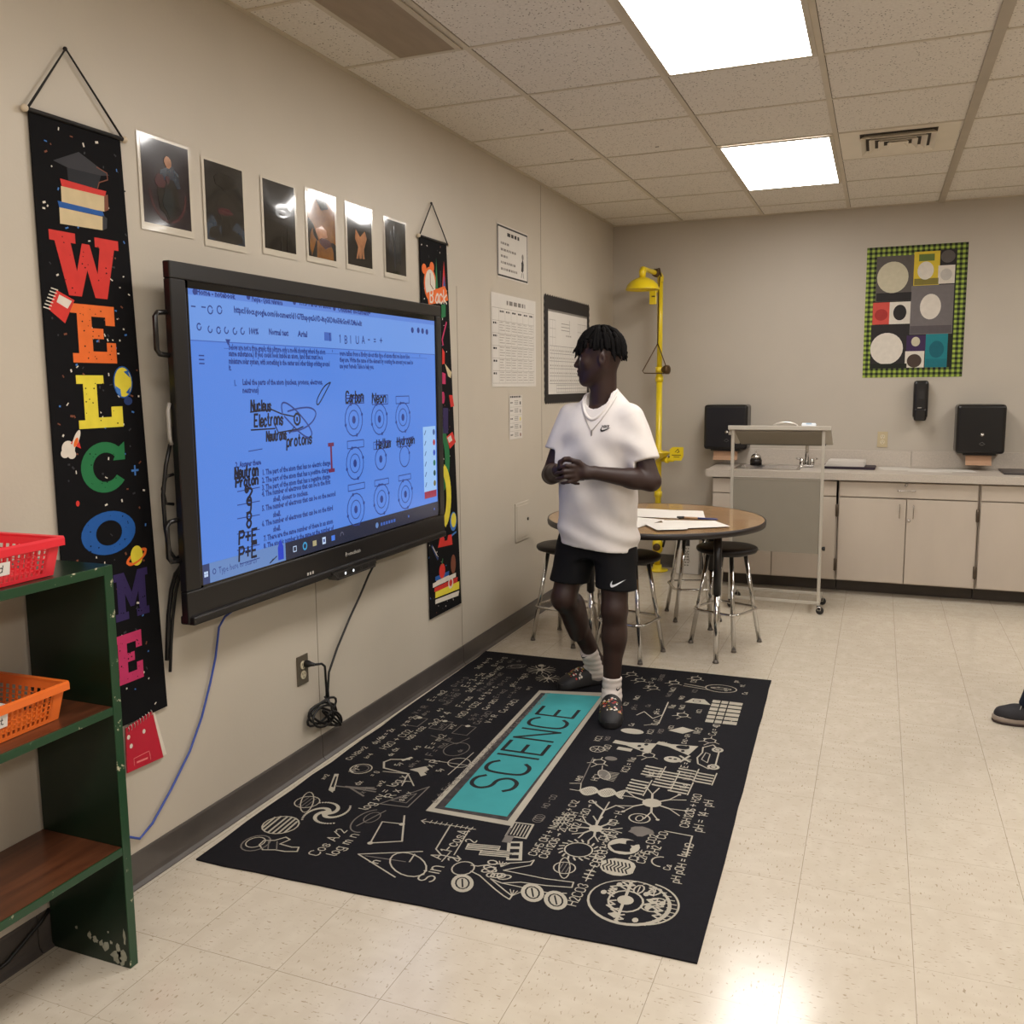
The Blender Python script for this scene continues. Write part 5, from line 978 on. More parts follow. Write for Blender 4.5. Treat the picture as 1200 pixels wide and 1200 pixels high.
# ============================================================ EMERGENCY SHOWER
ylw = M('safety_yellow', (230, 202, 28), .3, var=.05, spec=.5, coat=.3); rst = M('tarnished_brass', (92, 70, 44), .4, metal=.6)
PX, PY = .425, 7.12
r = empty('emergency_shower', (PX, PY, 0), 'yellow emergency shower and eyewash pipe in the back corner', 'emergency shower')
b = MB(); b.tube([(PX, PY, .014), (PX, PY, 1.60)], .024, ylw, 14); b.tube([(PX, PY, 1.60), (PX, PY, 2.29)], .021, ylw, 14)
for z in (.62, .95, 1.60, 1.53): b.lathe([(.031, -.022), (.031, .022)], (PX, PY, z), ylw, 14)
b.build('riser_pipe', r)
b = MB(); b.lathe([(.085, .0015), (.085, .012), (.036, .016), (.034, .05)], (PX, PY, 0), ylw, 24); b.build('base_flange', r)
b = MB(); HX, HY = .372, 6.76
b.tube([(PX, PY, 2.27), (PX, PY, 2.31), (PX-.004, PY-.03, 2.325), (PX-.01, PY-.08, 2.33), (HX+.01, HY+.06, 2.335), (HX, HY+.012, 2.33), (HX, HY, 2.315), (HX, HY, 2.27)], [.024, .026, .024, .018, .018, .026, .028, .022], ylw, 12); b.build('shower_arm', r)
b = MB(); b.lathe([(.022, .09), (.045, .082), (.085, .062), (.112, .034), (.125, .004), (.128, 0), (.122, -.004), (.118, .004), (.08, .05), (.03, .072)], (HX, HY, 2.185), ylw, 32, caps=(False, True)); b.build('shower_head', r)
b = MB(); b.box((.352, 7.06, 2.10), (.408, 7.075, 2.24), ylw, .006); b.box((.372, 7.055, 2.205), (.398, 7.062, 2.215), rst); b.box((.372, 7.055, 2.155), (.398, 7.062, 2.165), rst); b.tube([(PX, PY-.01, 2.20), (.39, 7.07, 2.20)], .01, ylw, 8); b.build('bracket', r)
b = MB(); b.lathe([(.02, -.03), (.03, -.02), (.03, .02), (.02, .03)], (PX-.012, PY-.10, 2.33), rst, 14, (0, 1, 0)); b.tube([(PX-.012, PY-.10, 2.355), (PX+.02, PY-.13, 2.36), (PX+.03, PY-.11, 2.30)], .006, rst, 7); b.build('ball_valve', r)
b = MB(); x = PX-.004; y = PY-.036
b.tube([(PX+.02, PY-.11, 2.30), (x, y, 2.22), (x-.004, y, 1.80)], .0045, rst, 7)
b.tube([(x-.004, y, 1.80), (x-.12, y-.01, 1.59), (x-.105, y-.012, 1.575), (x+.05, y-.012, 1.57), (x+.075, y-.01, 1.60), (x-.004, y, 1.80)], .0045, rst, 7); b.build('pull_rod', r)
b = MB(); b.lathe([(.015, 0), (.022, .02), (.036, .045), (.036, .07), (.02, .075)], (PX+.01, PY, 1.60), rst, 14, (1, -.4, 0)); b.build('union_fitting', r)
b = MB(); b.lathe([(.02, -.06), (.055, -.045), (.095, -.008), (.10, 0), (.094, .0), (.05, -.036), (.0, -.04)], (PX+.02, PY-.09, .965), ylw, 26, caps=(False, True)); b.tube([(PX, PY-.01, .90), (PX+.02, PY-.09, .91)], .018, ylw, 9); b.build('eyewash_bowl', r)
b = MB(); b.tube([(PX+.02, PY-.04, .90), (PX+.09, PY-.09, .90), (PX+.14, PY-.10, .905)], .017, ylw, 10); b.lathe([(.024, -.012), (.024, .012)], (PX+.085, PY-.085, .90), ylw, 12, (1, -.5, 0)); b.tube([(PX+.10, PY-.09, .925), (PX+.16, PY-.105, .935)], .007, rst, 7); b.build('eyewash_valve', r)
b = MB(); b.prism([(-.052, -.055), (.038, -.055), (.055, -.02), (.055, .05), (-.03, .05), (-.052, .03)], (PX+.165, PY-.11, .955), (1, 0, 0), (0, 0, 1), .004, ylw)
pd = b.build('push_flag', r)
c = Canvas((PX+.165, PY-.1145, .955), (1, 0, 0), (0, 0, 1)); c.rect(-.036, -.016, .036, -.010, rst, 1); c.line([(-.01, .01), (.012, .034), (.022, .012), (.004, .006)], .005, rst, 1); c.rect(-.02, -.03, .024, -.025, rst, 1); c.build('flag_print', pd)
b = MB(); b.lathe([(.034, -.05), (.042, -.03), (.042, .03), (.034, .05)], (PX, PY, .20), ylw, 14); b.lathe([(.02, .03), (.03, .05), (.03, .065), (.01, .07)], (PX, PY, .20), rst, 12, (.1, -1, 0)); b.tube([(PX, PY, .27), (PX+.05, PY-.02, .29), (PX+.062, PY-.03, .25), (PX+.05, PY-.03, .20)], .009, cab, 8); b.build('floor_valve', r)
# ============================================================ WHITE CARTON
r = empty('white_carton', (.67, 7.14, 0), 'tall white carton with black printed panel, on the floor behind the round table', 'carton')
b = MB(); b.box((.585, 7.06, .001), (.765, 7.22, .34), pap, .004, Matrix.Rotation(.12, 3, 'Z')); b.build('box', r)
c = Canvas((.675, 7.054, 0), (.993, .119, 0), (0, 0, 1)); c.rect(-.04, .225, .02, .275, ink, 1); [scribble(c, -.045, .20-.022*k, .06, .010, ink2, 1) for k in range(7)]; c.line([(-.04, .12), (0, .18), (.02, .10)], .004, ink2, 2); c.build('print', r)

# ============================================================ LECTERN ON CASTERS
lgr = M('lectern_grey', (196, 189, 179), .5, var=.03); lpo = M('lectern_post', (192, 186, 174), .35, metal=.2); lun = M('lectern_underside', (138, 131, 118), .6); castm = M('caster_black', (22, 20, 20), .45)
A0, A1, FYY, RYY = 1.148, 1.712, 6.10, 6.40
r = empty('rolling_lectern', (1.43, 6.25, 0), 'grey metal rolling lectern with a slanted top, standing in front of the sink', 'lectern')
sl = math.atan2(1.20-1.085, .34)
b = MB(); b.prism([(-.005, 1.196), (-.005, 1.214), (.33, 1.094), (.33, 1.076)], (A0-.028, FYY-.02, 0), (0, 1, 0), (0, 0, 1), .636, lgr); b.box((A0-.028, FYY-.030, 1.190), (A1+.044, FYY-.022, 1.217), lpo, .002); b.build('slanted_top', r)
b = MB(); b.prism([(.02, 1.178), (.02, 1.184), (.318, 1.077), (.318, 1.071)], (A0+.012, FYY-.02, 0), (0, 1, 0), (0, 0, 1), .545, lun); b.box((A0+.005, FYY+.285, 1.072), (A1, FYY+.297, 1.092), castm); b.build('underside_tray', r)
for x in (A0, A1):
    b = MB(); b.box((x-.010, FYY-.010, .062), (x+.010, FYY+.010, 1.188), lpo, .003); b.build('post', r)
for x in (A0, A1):
    b = MB(); b.box((x-.010, FYY-.02, .058), (x+.010, RYY, .082), lpo, .003); b.build('foot', r)
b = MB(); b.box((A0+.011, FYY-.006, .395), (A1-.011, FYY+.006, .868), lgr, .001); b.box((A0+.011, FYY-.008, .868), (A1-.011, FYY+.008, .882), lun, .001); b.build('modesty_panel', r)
b = MB(); b.box((A0+.011, FYY-.008, .062), (A1-.011, FYY+.008, .080), lpo, .002); b.build('crossbar', r)
b = MB(); b.box((A0+.011, RYY-.02, .062), (A1-.011, RYY-.004, .080), lpo, .002); b.build('crossbar', r)
for x in (A0, A1):
    for y in (FYY-.01, RYY-.03):
        b = MB(); b.lathe([(.008, 0), (.008, .03)], (x, y, .045), chrome, 8); b.lathe([(.012, -.010), (.024, -.009), (.024, .009), (.012, .010)], (x+.012, y, .0245), castm, 16, (0, 1, 0)); b.box((x-.006, y-.014, .024), (x+.020, y+.014, .052), castm, .004); b.build('caster', r)
b = MB(); b.lathe([(.006, 0), (.014, .006), (.014, .02), (0, .022)], (A1+.010, FYY, .43), castm, 12, (1, 0, 0)); b.build('knob', r)
b = MB(); b.lathe([(.006, 0), (.012, .004), (.012, .018), (0, .02)], (A0-.010, FYY, 1.165), lpo, 10, (-1, 0, 0)); b.build('knob', r)
b = MB(); dz = lambda y: 1.214-(y+.005)*(.12/.335)
b.tube([(1.475+.075*math.cos(t), 6.10+.03, dz(.05)+.012+.030*math.sin(t)) for t in [PI*i/8 for i in range(9)]], .0075, M('handset_silver', (190, 184, 176), .3, metal=.6), 9)
o = b.build('metal_handle_object'); o.name = 'metal_ring'; recenter(o, (1.475, 6.13, 1.2)); tag(o, 'small curved silver metal piece on top of the grey lectern', 'metal piece')
b = MB(); b.box((1.575, 6.095, 1.206), (1.665, 6.16, 1.221), M('cloth_blue', (90, 160, 205), .6), .005, Matrix.Rotation(-sl, 3, 'X')); b.box((1.60, 6.095, 1.218), (1.64, 6.15, 1.228), M('cloth_white', (215, 220, 225), .6), .004, Matrix.Rotation(-sl, 3, 'X')); o = b.build('folded_wipe_pack'); o.name = 'wipes_packet'; recenter(o, (1.62, 6.12, 1.2)); tag(o, 'small blue and white packet lying on top of the grey lectern', 'packet')

# ============================================================ ROUND TABLE AND STOOLS
TC = (.87, 5.07); TR = .607
tw_ = wood_mat('table_laminate', (146, 112, 76), (170, 136, 98), .22, 0, 5, .3); tedge = M('table_edge_black', (30, 22, 20), .4); sleeve = M('leg_sleeve_black', (24, 21, 21), .35)
r = empty('round_table', (*TC, 0), 'round wood-grain table with a black edge behind the standing student', 'table')
b = MB(); b.lathe([(TR-.004, .7095), (TR-.004, .7395), (0, .7395)], (*TC, 0), tw_, 72, smooth=False); b.build('tabletop', r)
b = MB(); b.lathe([(TR-.004, .708), (TR+.003, .709), (TR+.005, .724), (TR+.003, .739), (TR-.003, .7408), (TR-.0035, .74)], (*TC, 0), tedge, 72, smooth=True, caps=(False, False)); b.build('edge_band', r)
b = MB(); b.box((TC[0]-.30, TC[1]-.03, .68), (TC[0]+.30, TC[1]+.03, .708), sleeve, .003); b.box((TC[0]-.03, TC[1]-.30, .679), (TC[0]+.03, TC[1]+.30, .707), sleeve, .003); b.build('under_frame', r)
for k in range(4):
    a = math.radians(-33+90*k); x, y = TC[0]+.475*math.cos(a), TC[1]+.475*math.sin(a)
    b = MB(); b.tube([(x, y, .707), (x, y, .375)], .0215, sleeve, 14); lg = b.build('leg', r)
    b = MB(); b.tube([(x, y, .385), (x, y, .20), (x, y, .02)], [.0165, .0155, .013], chrome, 12); b.build('extension_tube', lg)
    b = MB(); b.lathe([(.017, .001), (.018, .005), (.013, .012), (.012, .022)], (x, y, 0), M('glide_steel', (112, 106, 100), .4, metal=.7), 12); b.build('glide', lg)
seatm = M('stool_seat', (26, 20, 18), .45, var=.08, vs=15, spec=.3)
def stool(x, y):
    r = empty('lab_stool', (x, y, 0), '', 'stool', 'chrome stools round the table')
    b = MB(); b.lathe([(.150, .538), (.166, .541), (.173, .552), (.171, .564), (.158, .570), (.10, .572), (0, .571)], (x, y, 0), seatm, 40); b.build('seat', r)
    b = MB(); b.lathe([(.12, .524), (.12, .5375)], (x, y, 0), sleeve, 24); b.build('seat_plate', r)
    for k in range(4):
        a = PI/2*k; c_, s_ = math.cos(a), math.sin(a)
        b = MB(); b.tube([(x+.105*c_, y+.105*s_, .527), (x+.198*c_, y+.198*s_, .012)], .0125, chrome, 12); l = b.build('leg', r)
        b = MB(); b.lathe([(.0145, .001), (.0155, .004), (.013, .012), (.0132, .018)], (x+.199*c_, y+.199*s_, 0), M('glide_steel', (112, 106, 100), .4, metal=.7), 12); b.build('foot_cap', l)
    b = MB(); P = []
    for k in range(4):
        a = PI/2*k
        for t in (-.20, -.1, 0, .1, .20): P.append((x+.176*math.cos(a+t)*(1-.04*abs(t)/.2), y+.176*math.sin(a+t)*(1-.04*abs(t)/.2), .205))
    b.tube(P, .008, chrome, 8, closed=True); b.build('foot_ring', r)
    return r
proto = stool(1.254, 5.226); spots = [(1.254, 5.226, 22.5, 'stool right of the front table leg, dark round seat fully in view'), (.365, 4.985, 30, 'stool against the left wall, half hidden behind the student'), (.79, 4.815, 32, 'stool right behind the student, seat touching the black shorts in view'), (.965, 5.765, 68, 'stool at the far side of the round table, its seat hidden under the tabletop')]
for i, (x, y, a, l) in enumerate(spots):
    o = proto if i == 0 else copy_tree(proto)
    o.location = (x, y, 0); o.rotation_euler = (0, 0, math.radians(a)); o['label'] = l
TZ = .7402
for i, (P, z, l) in enumerate(((((.60, 5.36), (1.09, 5.37), (1.16, 5.05), (.66, 5.02)), 0, 'wide white paper sheet at the back of the round table'), (((.62, 5.05), (.95, 4.96), (.87, 4.60), (.58, 4.70)), 1, 'white paper sheet nearest the student on the round table'), (((.94, 4.92), (1.22, 4.99), (1.33, 4.82), (1.04, 4.62)), 2, 'white paper sheet at the right front of the round table, below the pen'), (((.88, 4.76), (1.10, 4.90), (1.14, 4.64), (1.0, 4.56)), 3, 'white paper sheet at the front edge of the round table'))):
    b = MB(); q = random.Random(i); n = 10; G = []
    for j in range(n+1):
        row = []
        for k in range(n+1):
            s_, t = k/n, j/n; x = (P[0][0]*(1-s_)+P[1][0]*s_)*(1-t)+(P[3][0]*(1-s_)+P[2][0]*s_)*t; y = (P[0][1]*(1-s_)+P[1][1]*s_)*(1-t)+(P[3][1]*(1-s_)+P[2][1]*s_)*t
            zz = TZ+.001+.0022*z+(.0025*abs(math.sin(s_*5+i))*abs(math.cos(t*4+i)) if z in (0,) else .0004*math.sin(s_*6))
            row.append(zz if False else Vector((x, y, zz)))
        G.append(row)
    for off_, fl_ in ((0, 0), (.0008, 1)):
        V = [[b.bm.verts.new(v+Vector((0, 0, off_))) for v in row] for row in G]
        for j in range(n):
            for k in range(n): b.face((V[j][k], V[j][k+1], V[j+1][k+1], V[j+1][k]), M('sheet_white', (226, 220, 212), .7, var=.01), True)
    o = b.build('paper_sheet'); recenter(o, (P[0][0], P[0][1], TZ)); tag(o, l, 'paper')
r = empty('blue_pen', (1.12, 5.0, TZ+.006), 'blue pen with a dark cap lying on the papers on the round table', 'pen')
pA, pB = Vector((1.02, 4.975, TZ+.019)), Vector((1.235, 5.005, TZ+.012)); d_ = pB-pA
b = MB(); b.tube([pA+d_*.5, pB-d_*.04, pB], [.0055, .0055, .002], M('pen_blue', (36, 52, 112), .35), 10); b.build('barrel', r)
b = MB(); b.tube([pA+d_*.16, pA+d_*.5], .0058, M('pen_wood', (176, 140, 104), .4), 10); b.build('grip', r)
b = MB(); b.tube([pA-d_*.02, pA+d_*.16], [.005, .0075], castm, 10); b.tube([pA+d_*.05+Vector((.0, -.02, -.002)), pA+d_*.16], .005, castm, 8); b.build('cap', r)

# ============================================================ BOOKSHELF AND BASKETS
grn_ = chip_mat('shelf_green_shaded', (13, 34, 21), (150, 156, 136), .715, .735, 9, .3); grn_e = chip_mat('shelf_green_edge', (24, 62, 36), (196, 190, 160), .63, .67, 26, .3); brd = wood_mat('shelf_board', (76, 42, 26), (100, 58, 36), .3, 1, 7, .2)  # shade inside the shelf is painted into the panel green; edges stay lighter
SX, SYR, SYL, SH = .286, 1.683, .62, 1.064
r = empty('bookshelf', (.145, 1.15, 0), 'worn dark green open-backed wooden bookshelf at the left edge of the photo', 'bookshelf')
for y in (SYR-.026, SYL):
    b = MB(); b.box((.012, y, .001), (SX-.003, y+.026, SH-.022), grn_)
    if y > 1:                                                         # bare patches where the paint has chipped off near the floor
        wear = M('chipped_paint', (150, 150, 134), .6, var=.15, vs=60); q = random.Random(8)
        for cx, cz, rx, rz in ((.262, .030, .018, .022), (.240, .022, .016, .014), (.248, .048, .008, .016), (.205, .045, .010, .012), (.190, .050, .006, .010), (.170, .055, .010, .008), (.150, .062, .006, .010), (.225, .060, .004, .006), (.105, .075, .004, .006), (.272, .085, .004, .02), (.216, .088, .003, .003)):
            b.prism(blob(cx, cz, rx, rz, 13, .45, q.randint(0, 999)), (0, y-.0004, 0), (1, 0, 0), (0, 0, 1), .0003, wear)
    sd = b.build('side_panel', r)
    b = MB(); b.box((SX-.003, y, .001), (SX, y+.026, SH), grn_e, .001); b.build('front_edge', sd)
b = MB(); b.box((.012, SYL-.004, SH-.0215), (SX-.003, SYR, SH), grn_, .001); tp = b.build('top_board', r)
b = MB(); b.box((SX-.003, SYL, SH-.0225), (SX+.0005, SYR-.0262, SH), grn_e, .001); b.build('front_edge', tp)
for z in (.707, .335):
    b = MB(); b.box((.012, SYL+.027, z-.020), (SX-.004, SYR-.027, z), brd); sh = b.build('shelf_board', r)
    b = MB(); b.box((SX-.004, SYL+.027, z-.021), (SX, SYR-.027, z-.0005), grn_e, .001); b.build('front_edge', sh)
def basket(cx, cy, z, L, W, H, m, label, rot):
    r = empty('plastic_basket', (cx, cy, z), label, 'basket')
    b = MB(); th = .0022; nx_, nz_ = 18, 5
    def wall(p, q, pt, qt, n_):                                      # lattice wall between a bottom and a top edge
        p, q, pt, qt = map(Vector, (p, q, pt, qt)); nrm = (q-p).cross(pt-p).normalized()
        def at(s_, t): return (p.lerp(q, s_)).lerp(pt.lerp(qt, s_), t)
        def slab_(s0, s1, t0, t1):
            V = [at(s0, t0), at(s1, t0), at(s1, t1), at(s0, t1)]; A = [b.bm.verts.new(v-nrm*th/2) for v in V]; B = [b.bm.verts.new(v+nrm*th/2) for v in V]
            b.face(A[::-1], m); b.face(B, m); [b.face((A[i], A[(i+1) % 4], B[(i+1) % 4], B[i]), m) for i in range(4)]
        slab_(0, 1, 0, .10); slab_(0, 1, .74, 1.0); k = n_
        slab_(0, .10, .1, .74); slab_(.90, 1, .1, .74)
        for i in range(k+1): s0 = .10+.80*i/k; slab_(s0-.16/k, s0+.16/k, .1, .74)
        for j in range(1, nz_): t0 = .10+.64*j/nz_; slab_(.1, .9, t0-.014, t0+.014)
    f = .90; hl, hw = L/2, W/2
    B4 = [(-hl*f, -hw*f, 0), (hl*f, -hw*f, 0), (hl*f, hw*f, 0), (-hl*f, hw*f, 0)]; T4 = [(-hl, -hw, H), (hl, -hw, H), (hl, hw, H), (-hl, hw, H)]
    ca, sa = math.cos(rot), math.sin(rot); tr = lambda v: (cx+v[0]*ca-v[1]*sa, cy+v[0]*sa+v[1]*ca, z+v[2]+.001)
    for i in range(4):
        j = (i+1) % 4; wall(tr(B4[i]), tr(B4[j]), tr(T4[i]), tr(T4[j]), 18 if i % 2 == 0 else 10)
    b.build('lattice_wall', r)
    b = MB(); P = [tr(v) for v in T4]; 
    R1 = [[(x, y, zz) for (x, y, zz) in [tr((v[0]*k, v[1]*k, v[2]+h)) for v in T4]] for k, h in ((.985, 0), (1.035, .002), (1.045, -.004), (1.045, -.020), (1.03, -.020), (1.028, -.006), (.985, -.005))]
    b.rings(R1, m, smooth=False, closed=True); b.build('rim', r)
    b = MB(); 
    b.rings([[tr((v[0], v[1], -.0005)) for v in B4], [tr((v[0], v[1], .0025)) for v in B4]], m, smooth=False); b.build('base', r)
    # paper tag on the long side facing the room
    p, q, pt = Vector(tr(B4[1])), Vector(tr(B4[2])), Vector(tr(T4[1])); return r, tr, hl, hw, f
redp = M('basket_red', (222, 44, 56), .3, var=.04, spec=.5); orap = M('basket_orange', (226, 108, 38), .3, var=.04, spec=.5)
def side_tag(r, tr, hl, hw, f, H, txt, x0, x1, z0, z1):             # small handwritten label on the long side
    def pt(x, zz): k = f+(1-f)*(zz/H); return Vector(tr((x*k/1, -hw*k-.0035, zz)))
    o = pt(x0, z0); u = (pt(x1, z0)-o).normalized(); v = (pt(x0, z1)-o); v = (v-u*v.dot(u)).normalized()
    c = Canvas(o, u, v); w_ = x1-x0; h = z1-z0; c.rect(0, 0, w_, h, M('label_card', (222, 216, 208), .6), 0); c.hand(txt, .008, h*.28, h*.5, .0022, ink, 1, sx=1.2, slant=.1); c.build('paper_label', r)
r, tr, hl, hw, f = basket(.142, 1.385, 1.0645, .325, .262, .088, redp, 'red plastic lattice basket with a paper label, on top of the green bookshelf', PI/2+.03); side_tag(r, tr, hl, hw, f, .088, 'turned', -.085, .018, .026, .056)
r, tr, hl, hw, f = basket(.112, 1.395, .7075, .325, .262, .088, orap, 'orange plastic lattice basket with a paper label and papers inside, on the middle shelf', PI/2+.03); side_tag(r, tr, hl, hw, f, .088, 'absent', -.10, -.006, .036, .066)
b = MB()
for k in range(5): b.box((.03, 1.28, .7205+.007*k), (.175, 1.46, .7245+.007*k), pap, .0005, Matrix.Rotation(.05*(k % 3)-.05, 3, 'Z') @ Matrix.Rotation(.03+.025*k, 3, 'X'))
o = b.build('paper_stack'); recenter(o, (.1, 1.36, .71)); tag(o, 'crumpled stack of white papers inside the orange basket', 'papers')
b = MB(); b.tube([(.05, SYL+.05, .03), (.045, 1.0, .03), (.05, 1.3, .035), (.04, 1.5, .06), (.03, 1.61, .10), (.03, 1.64, .12)], .006, cab, 8); o = b.build('floor_cable'); recenter(o, (.05, 1.2, .03)); tag(o, 'black cable on the floor behind the foot of the bookshelf', 'cable')
# ============================================================ PEOPLE (each body grown as one surface from a smooth distance field)
def _v(p): return np.array(p, np.float32)
def f_cone(a, b, ra, rb):
    a, b = _v(a), _v(b); ab = b-a; L = float(ab@ab)+1e-9
    def d(X, Y, Z):
        px, py, pz = X-a[0], Y-a[1], Z-a[2]; t = np.clip((px*ab[0]+py*ab[1]+pz*ab[2])/L, 0, 1)
        return np.sqrt((px-ab[0]*t)**2+(py-ab[1]*t)**2+(pz-ab[2]*t)**2)-(ra+(rb-ra)*t)
    r = max(ra, rb); return d, np.minimum(a, b)-r, np.maximum(a, b)+r
def f_ell(c, r, A=None):
    c, r = _v(c), _v(r); A = np.eye(3, dtype=np.float32) if A is None else np.array(A, np.float32); R = float(r.max())
    def d(X, Y, Z):
        px, py, pz = X-c[0], Y-c[1], Z-c[2]; q = [(px*A[i][0]+py*A[i][1]+pz*A[i][2]) for i in range(3)]
        k0 = np.sqrt(sum((q[i]/r[i])**2 for i in range(3))); k1 = np.sqrt(sum((q[i]/r[i]**2)**2 for i in range(3)))+1e-6
        return k0*(k0-1)/k1
    return d, c-R, c+R
def f_loft(prof, yaw, ex=2.4):                     # elliptical stack: rows of z, cx, cy, half width, half depth
    P = np.array(prof, np.float32); zz = np.linspace(P[0, 0], P[-1, 0], 160); kz = np.exp(-.5*((zz[:, None]-zz[None])/.022)**2); kz /= kz.sum(1, keepdims=True)
    P = np.stack([zz]+[kz @ np.interp(zz, P[:, 0], P[:, i]) for i in (1, 2, 3, 4)], 1).astype(np.float32); ca, sa = math.cos(yaw), math.sin(yaw); m = float(P[:, 3:].max())
    def d(X, Y, Z):
        z = np.clip(Z, P[0, 0], P[-1, 0]); g = [np.interp(z, P[:, 0], P[:, i]).astype(np.float32) for i in (1, 2, 3, 4)]
        px, py = X-g[0], Y-g[1]; u, v = px*ca+py*sa, -px*sa+py*ca
        k = (np.abs(u/g[2])**ex+np.abs(v/g[3])**ex)**(1/ex); s_ = (k-1)*np.minimum(g[2], g[3])
        return np.maximum(s_, np.maximum(P[0, 0]-Z, Z-P[-1, 0]))
    lo = np.array([P[:, 1].min()-m, P[:, 2].min()-m, P[0, 0]]); hi = np.array([P[:, 1].max()+m, P[:, 2].max()+m, P[-1, 0]]); return d, lo, hi
class Field:
    def __init__(s, lo, hi, h):
        s.lo, s.h = np.array(lo, float), h; s.n = np.ceil((np.array(hi)-s.lo)/h).astype(int)+1
        s.F = np.full(s.n, .5, np.float32); s.ax = [(s.lo[i]+h*np.arange(s.n[i])).astype(np.float32) for i in range(3)]
    def sl(s, lo, hi, pad):
        a = np.clip(np.floor((lo-pad-s.lo)/s.h).astype(int), 0, s.n); b = np.clip(np.ceil((hi+pad-s.lo)/s.h).astype(int)+1, 0, s.n)
        S_ = tuple(slice(a[i], b[i]) for i in range(3)); return S_, s.ax[0][S_[0]][:, None, None], s.ax[1][S_[1]][None, :, None], s.ax[2][S_[2]][None, None, :]
    def add(s, f, k=.01):
        S_, X, Y, Z = s.sl(f[1], f[2], k+.025)
        if 0 in s.F[S_].shape: return
        d = f[0](X, Y, Z)+0*X*Y*Z; o = s.F[S_]; h = np.clip(.5+.5*(o-d)/k, 0, 1); s.F[S_] = d*h+o*(1-h)-k*h*(1-h)
    def cut(s, f, k=.004):
        S_, X, Y, Z = s.sl(f[1], f[2], k+.025); d = f[0](X, Y, Z)+0*X*Y*Z; o = s.F[S_]; h = np.clip(.5+.5*(o+d)/k, 0, 1); s.F[S_] = -(-o*h+d*(1-h)-k*h*(1-h)) if False else np.maximum(o, -d)
    def clip(s, p, n):                             # keep the side n points to
        n = _v(n)/np.linalg.norm(n); X, Y, Z = s.ax[0][:, None, None], s.ax[1][None, :, None], s.ax[2][None, None, :]
        s.F = np.maximum(s.F, -((X-p[0])*n[0]+(Y-p[1])*n[1]+(Z-p[2])*n[2]))
    def wave(s, fn): X, Y, Z = s.ax[0][:, None, None], s.ax[1][None, :, None], s.ax[2][None, None, :]; s.F = s.F+fn(X, Y, Z).astype(np.float32)
    def mesh(s, name, mat, parent=None, relax=2):
        F, I = s.F, s.F < 0; nx, ny, nz = F.shape
        cnt = sum(I[a:nx-1+a, b:ny-1+b, c:nz-1+c].astype(np.int8) for a in (0, 1) for b in (0, 1) for c in (0, 1))
        act = (cnt > 0) & (cnt < 8); ijk = np.argwhere(act); idx = np.full(act.shape, -1, np.int32); idx[act] = np.arange(len(ijk))
        cor = [(a, b, c) for a in (0, 1) for b in (0, 1) for c in (0, 1)]; V = np.stack([F[ijk[:, 0]+a, ijk[:, 1]+b, ijk[:, 2]+c] for a, b, c in cor], 1)
        acc = np.zeros((len(ijk), 3)); n_ = np.zeros(len(ijk))
        for i in range(8):
            for j in range(i+1, 8):
                if sum(abs(cor[i][q]-cor[j][q]) for q in range(3)) != 1: continue
                m = (V[:, i] < 0) != (V[:, j] < 0); t = V[m, i]/(V[m, i]-V[m, j]); acc[m] += np.array(cor[i])+t[:, None]*(np.array(cor[j])-np.array(cor[i])); n_[m] += 1
        co = s.lo+s.h*(ijk+acc/n_[:, None]); Q = []
        for ax in range(3):
            b, c = (ax+1) % 3, (ax+2) % 3; sA = [slice(None)]*3; sB = [slice(None)]*3; sA[ax] = slice(0, -1); sB[ax] = slice(1, None)
            a0, a1 = I[tuple(sA)], I[tuple(sB)]; e = np.argwhere(a0 != a1); e = e[(e[:, b] > 0) & (e[:, c] > 0) & (e[:, b] < F.shape[b]-1) & (e[:, c] < F.shape[c]-1)]
            def g(db, dc): q = e.copy(); q[:, b] += db; q[:, c] += dc; return idx[q[:, 0], q[:, 1], q[:, 2]]
            q = np.stack([g(-1, -1), g(0, -1), g(0, 0), g(-1, 0)], 1); fl = ~a0[e[:, 0], e[:, 1], e[:, 2]]; q[fl] = q[fl][:, ::-1]; Q.append(q)
        Q = np.concatenate(Q); Q = Q[(Q >= 0).all(1)]
        for _ in range(relax):
            sm = np.zeros_like(co); dg = np.zeros(len(co))
            for i in range(4): j = (i+1) % 4; np.add.at(sm, Q[:, i], co[Q[:, j]]); np.add.at(dg, Q[:, i], 1); np.add.at(sm, Q[:, j], co[Q[:, i]]); np.add.at(dg, Q[:, j], 1)
            ok = dg > 0; co[ok] = co[ok]*.5+.5*(sm[ok]/dg[ok][:, None])
        s.co, s.Q = co.copy(), Q
        off_ = origin_of(parent) if parent else Vector((0, 0, 0)); co = co-np.array(off_)
        me = bpy.data.meshes.new(name); me.vertices.add(len(co)); me.vertices.foreach_set('co', co.astype(np.float32).ravel())
        me.loops.add(Q.size); me.loops.foreach_set('vertex_index', Q.ravel().astype(np.int32)); me.polygons.add(len(Q)); me.polygons.foreach_set('loop_start', np.arange(0, Q.size, 4, dtype=np.int32))
        me.polygons.foreach_set('use_smooth', np.ones(len(Q), bool)); me.update(calc_edges=True); me.validate()
        me.materials.append(mat); o = bpy.data.objects.new(name, me); COL.objects.link(o); o.parent = parent; return o
from mathutils.bvhtree import BVHTree
class Wrap(Canvas):
    """A Canvas whose vertices are laid onto a surface by ray, along the surface's own outward direction."""
    def on(s, field, lift):
        t = BVHTree.FromPolygons([Vector(v) for v in field.co], [list(map(int, q)) for q in field.Q]); s.bm.verts.ensure_lookup_table()
        for v in s.bm.verts:
            h = t.ray_cast(v.co+s.n*.12, -s.n, .3)
            if h[0] is not None: v.co = h[0]+s.n*lift
        return s
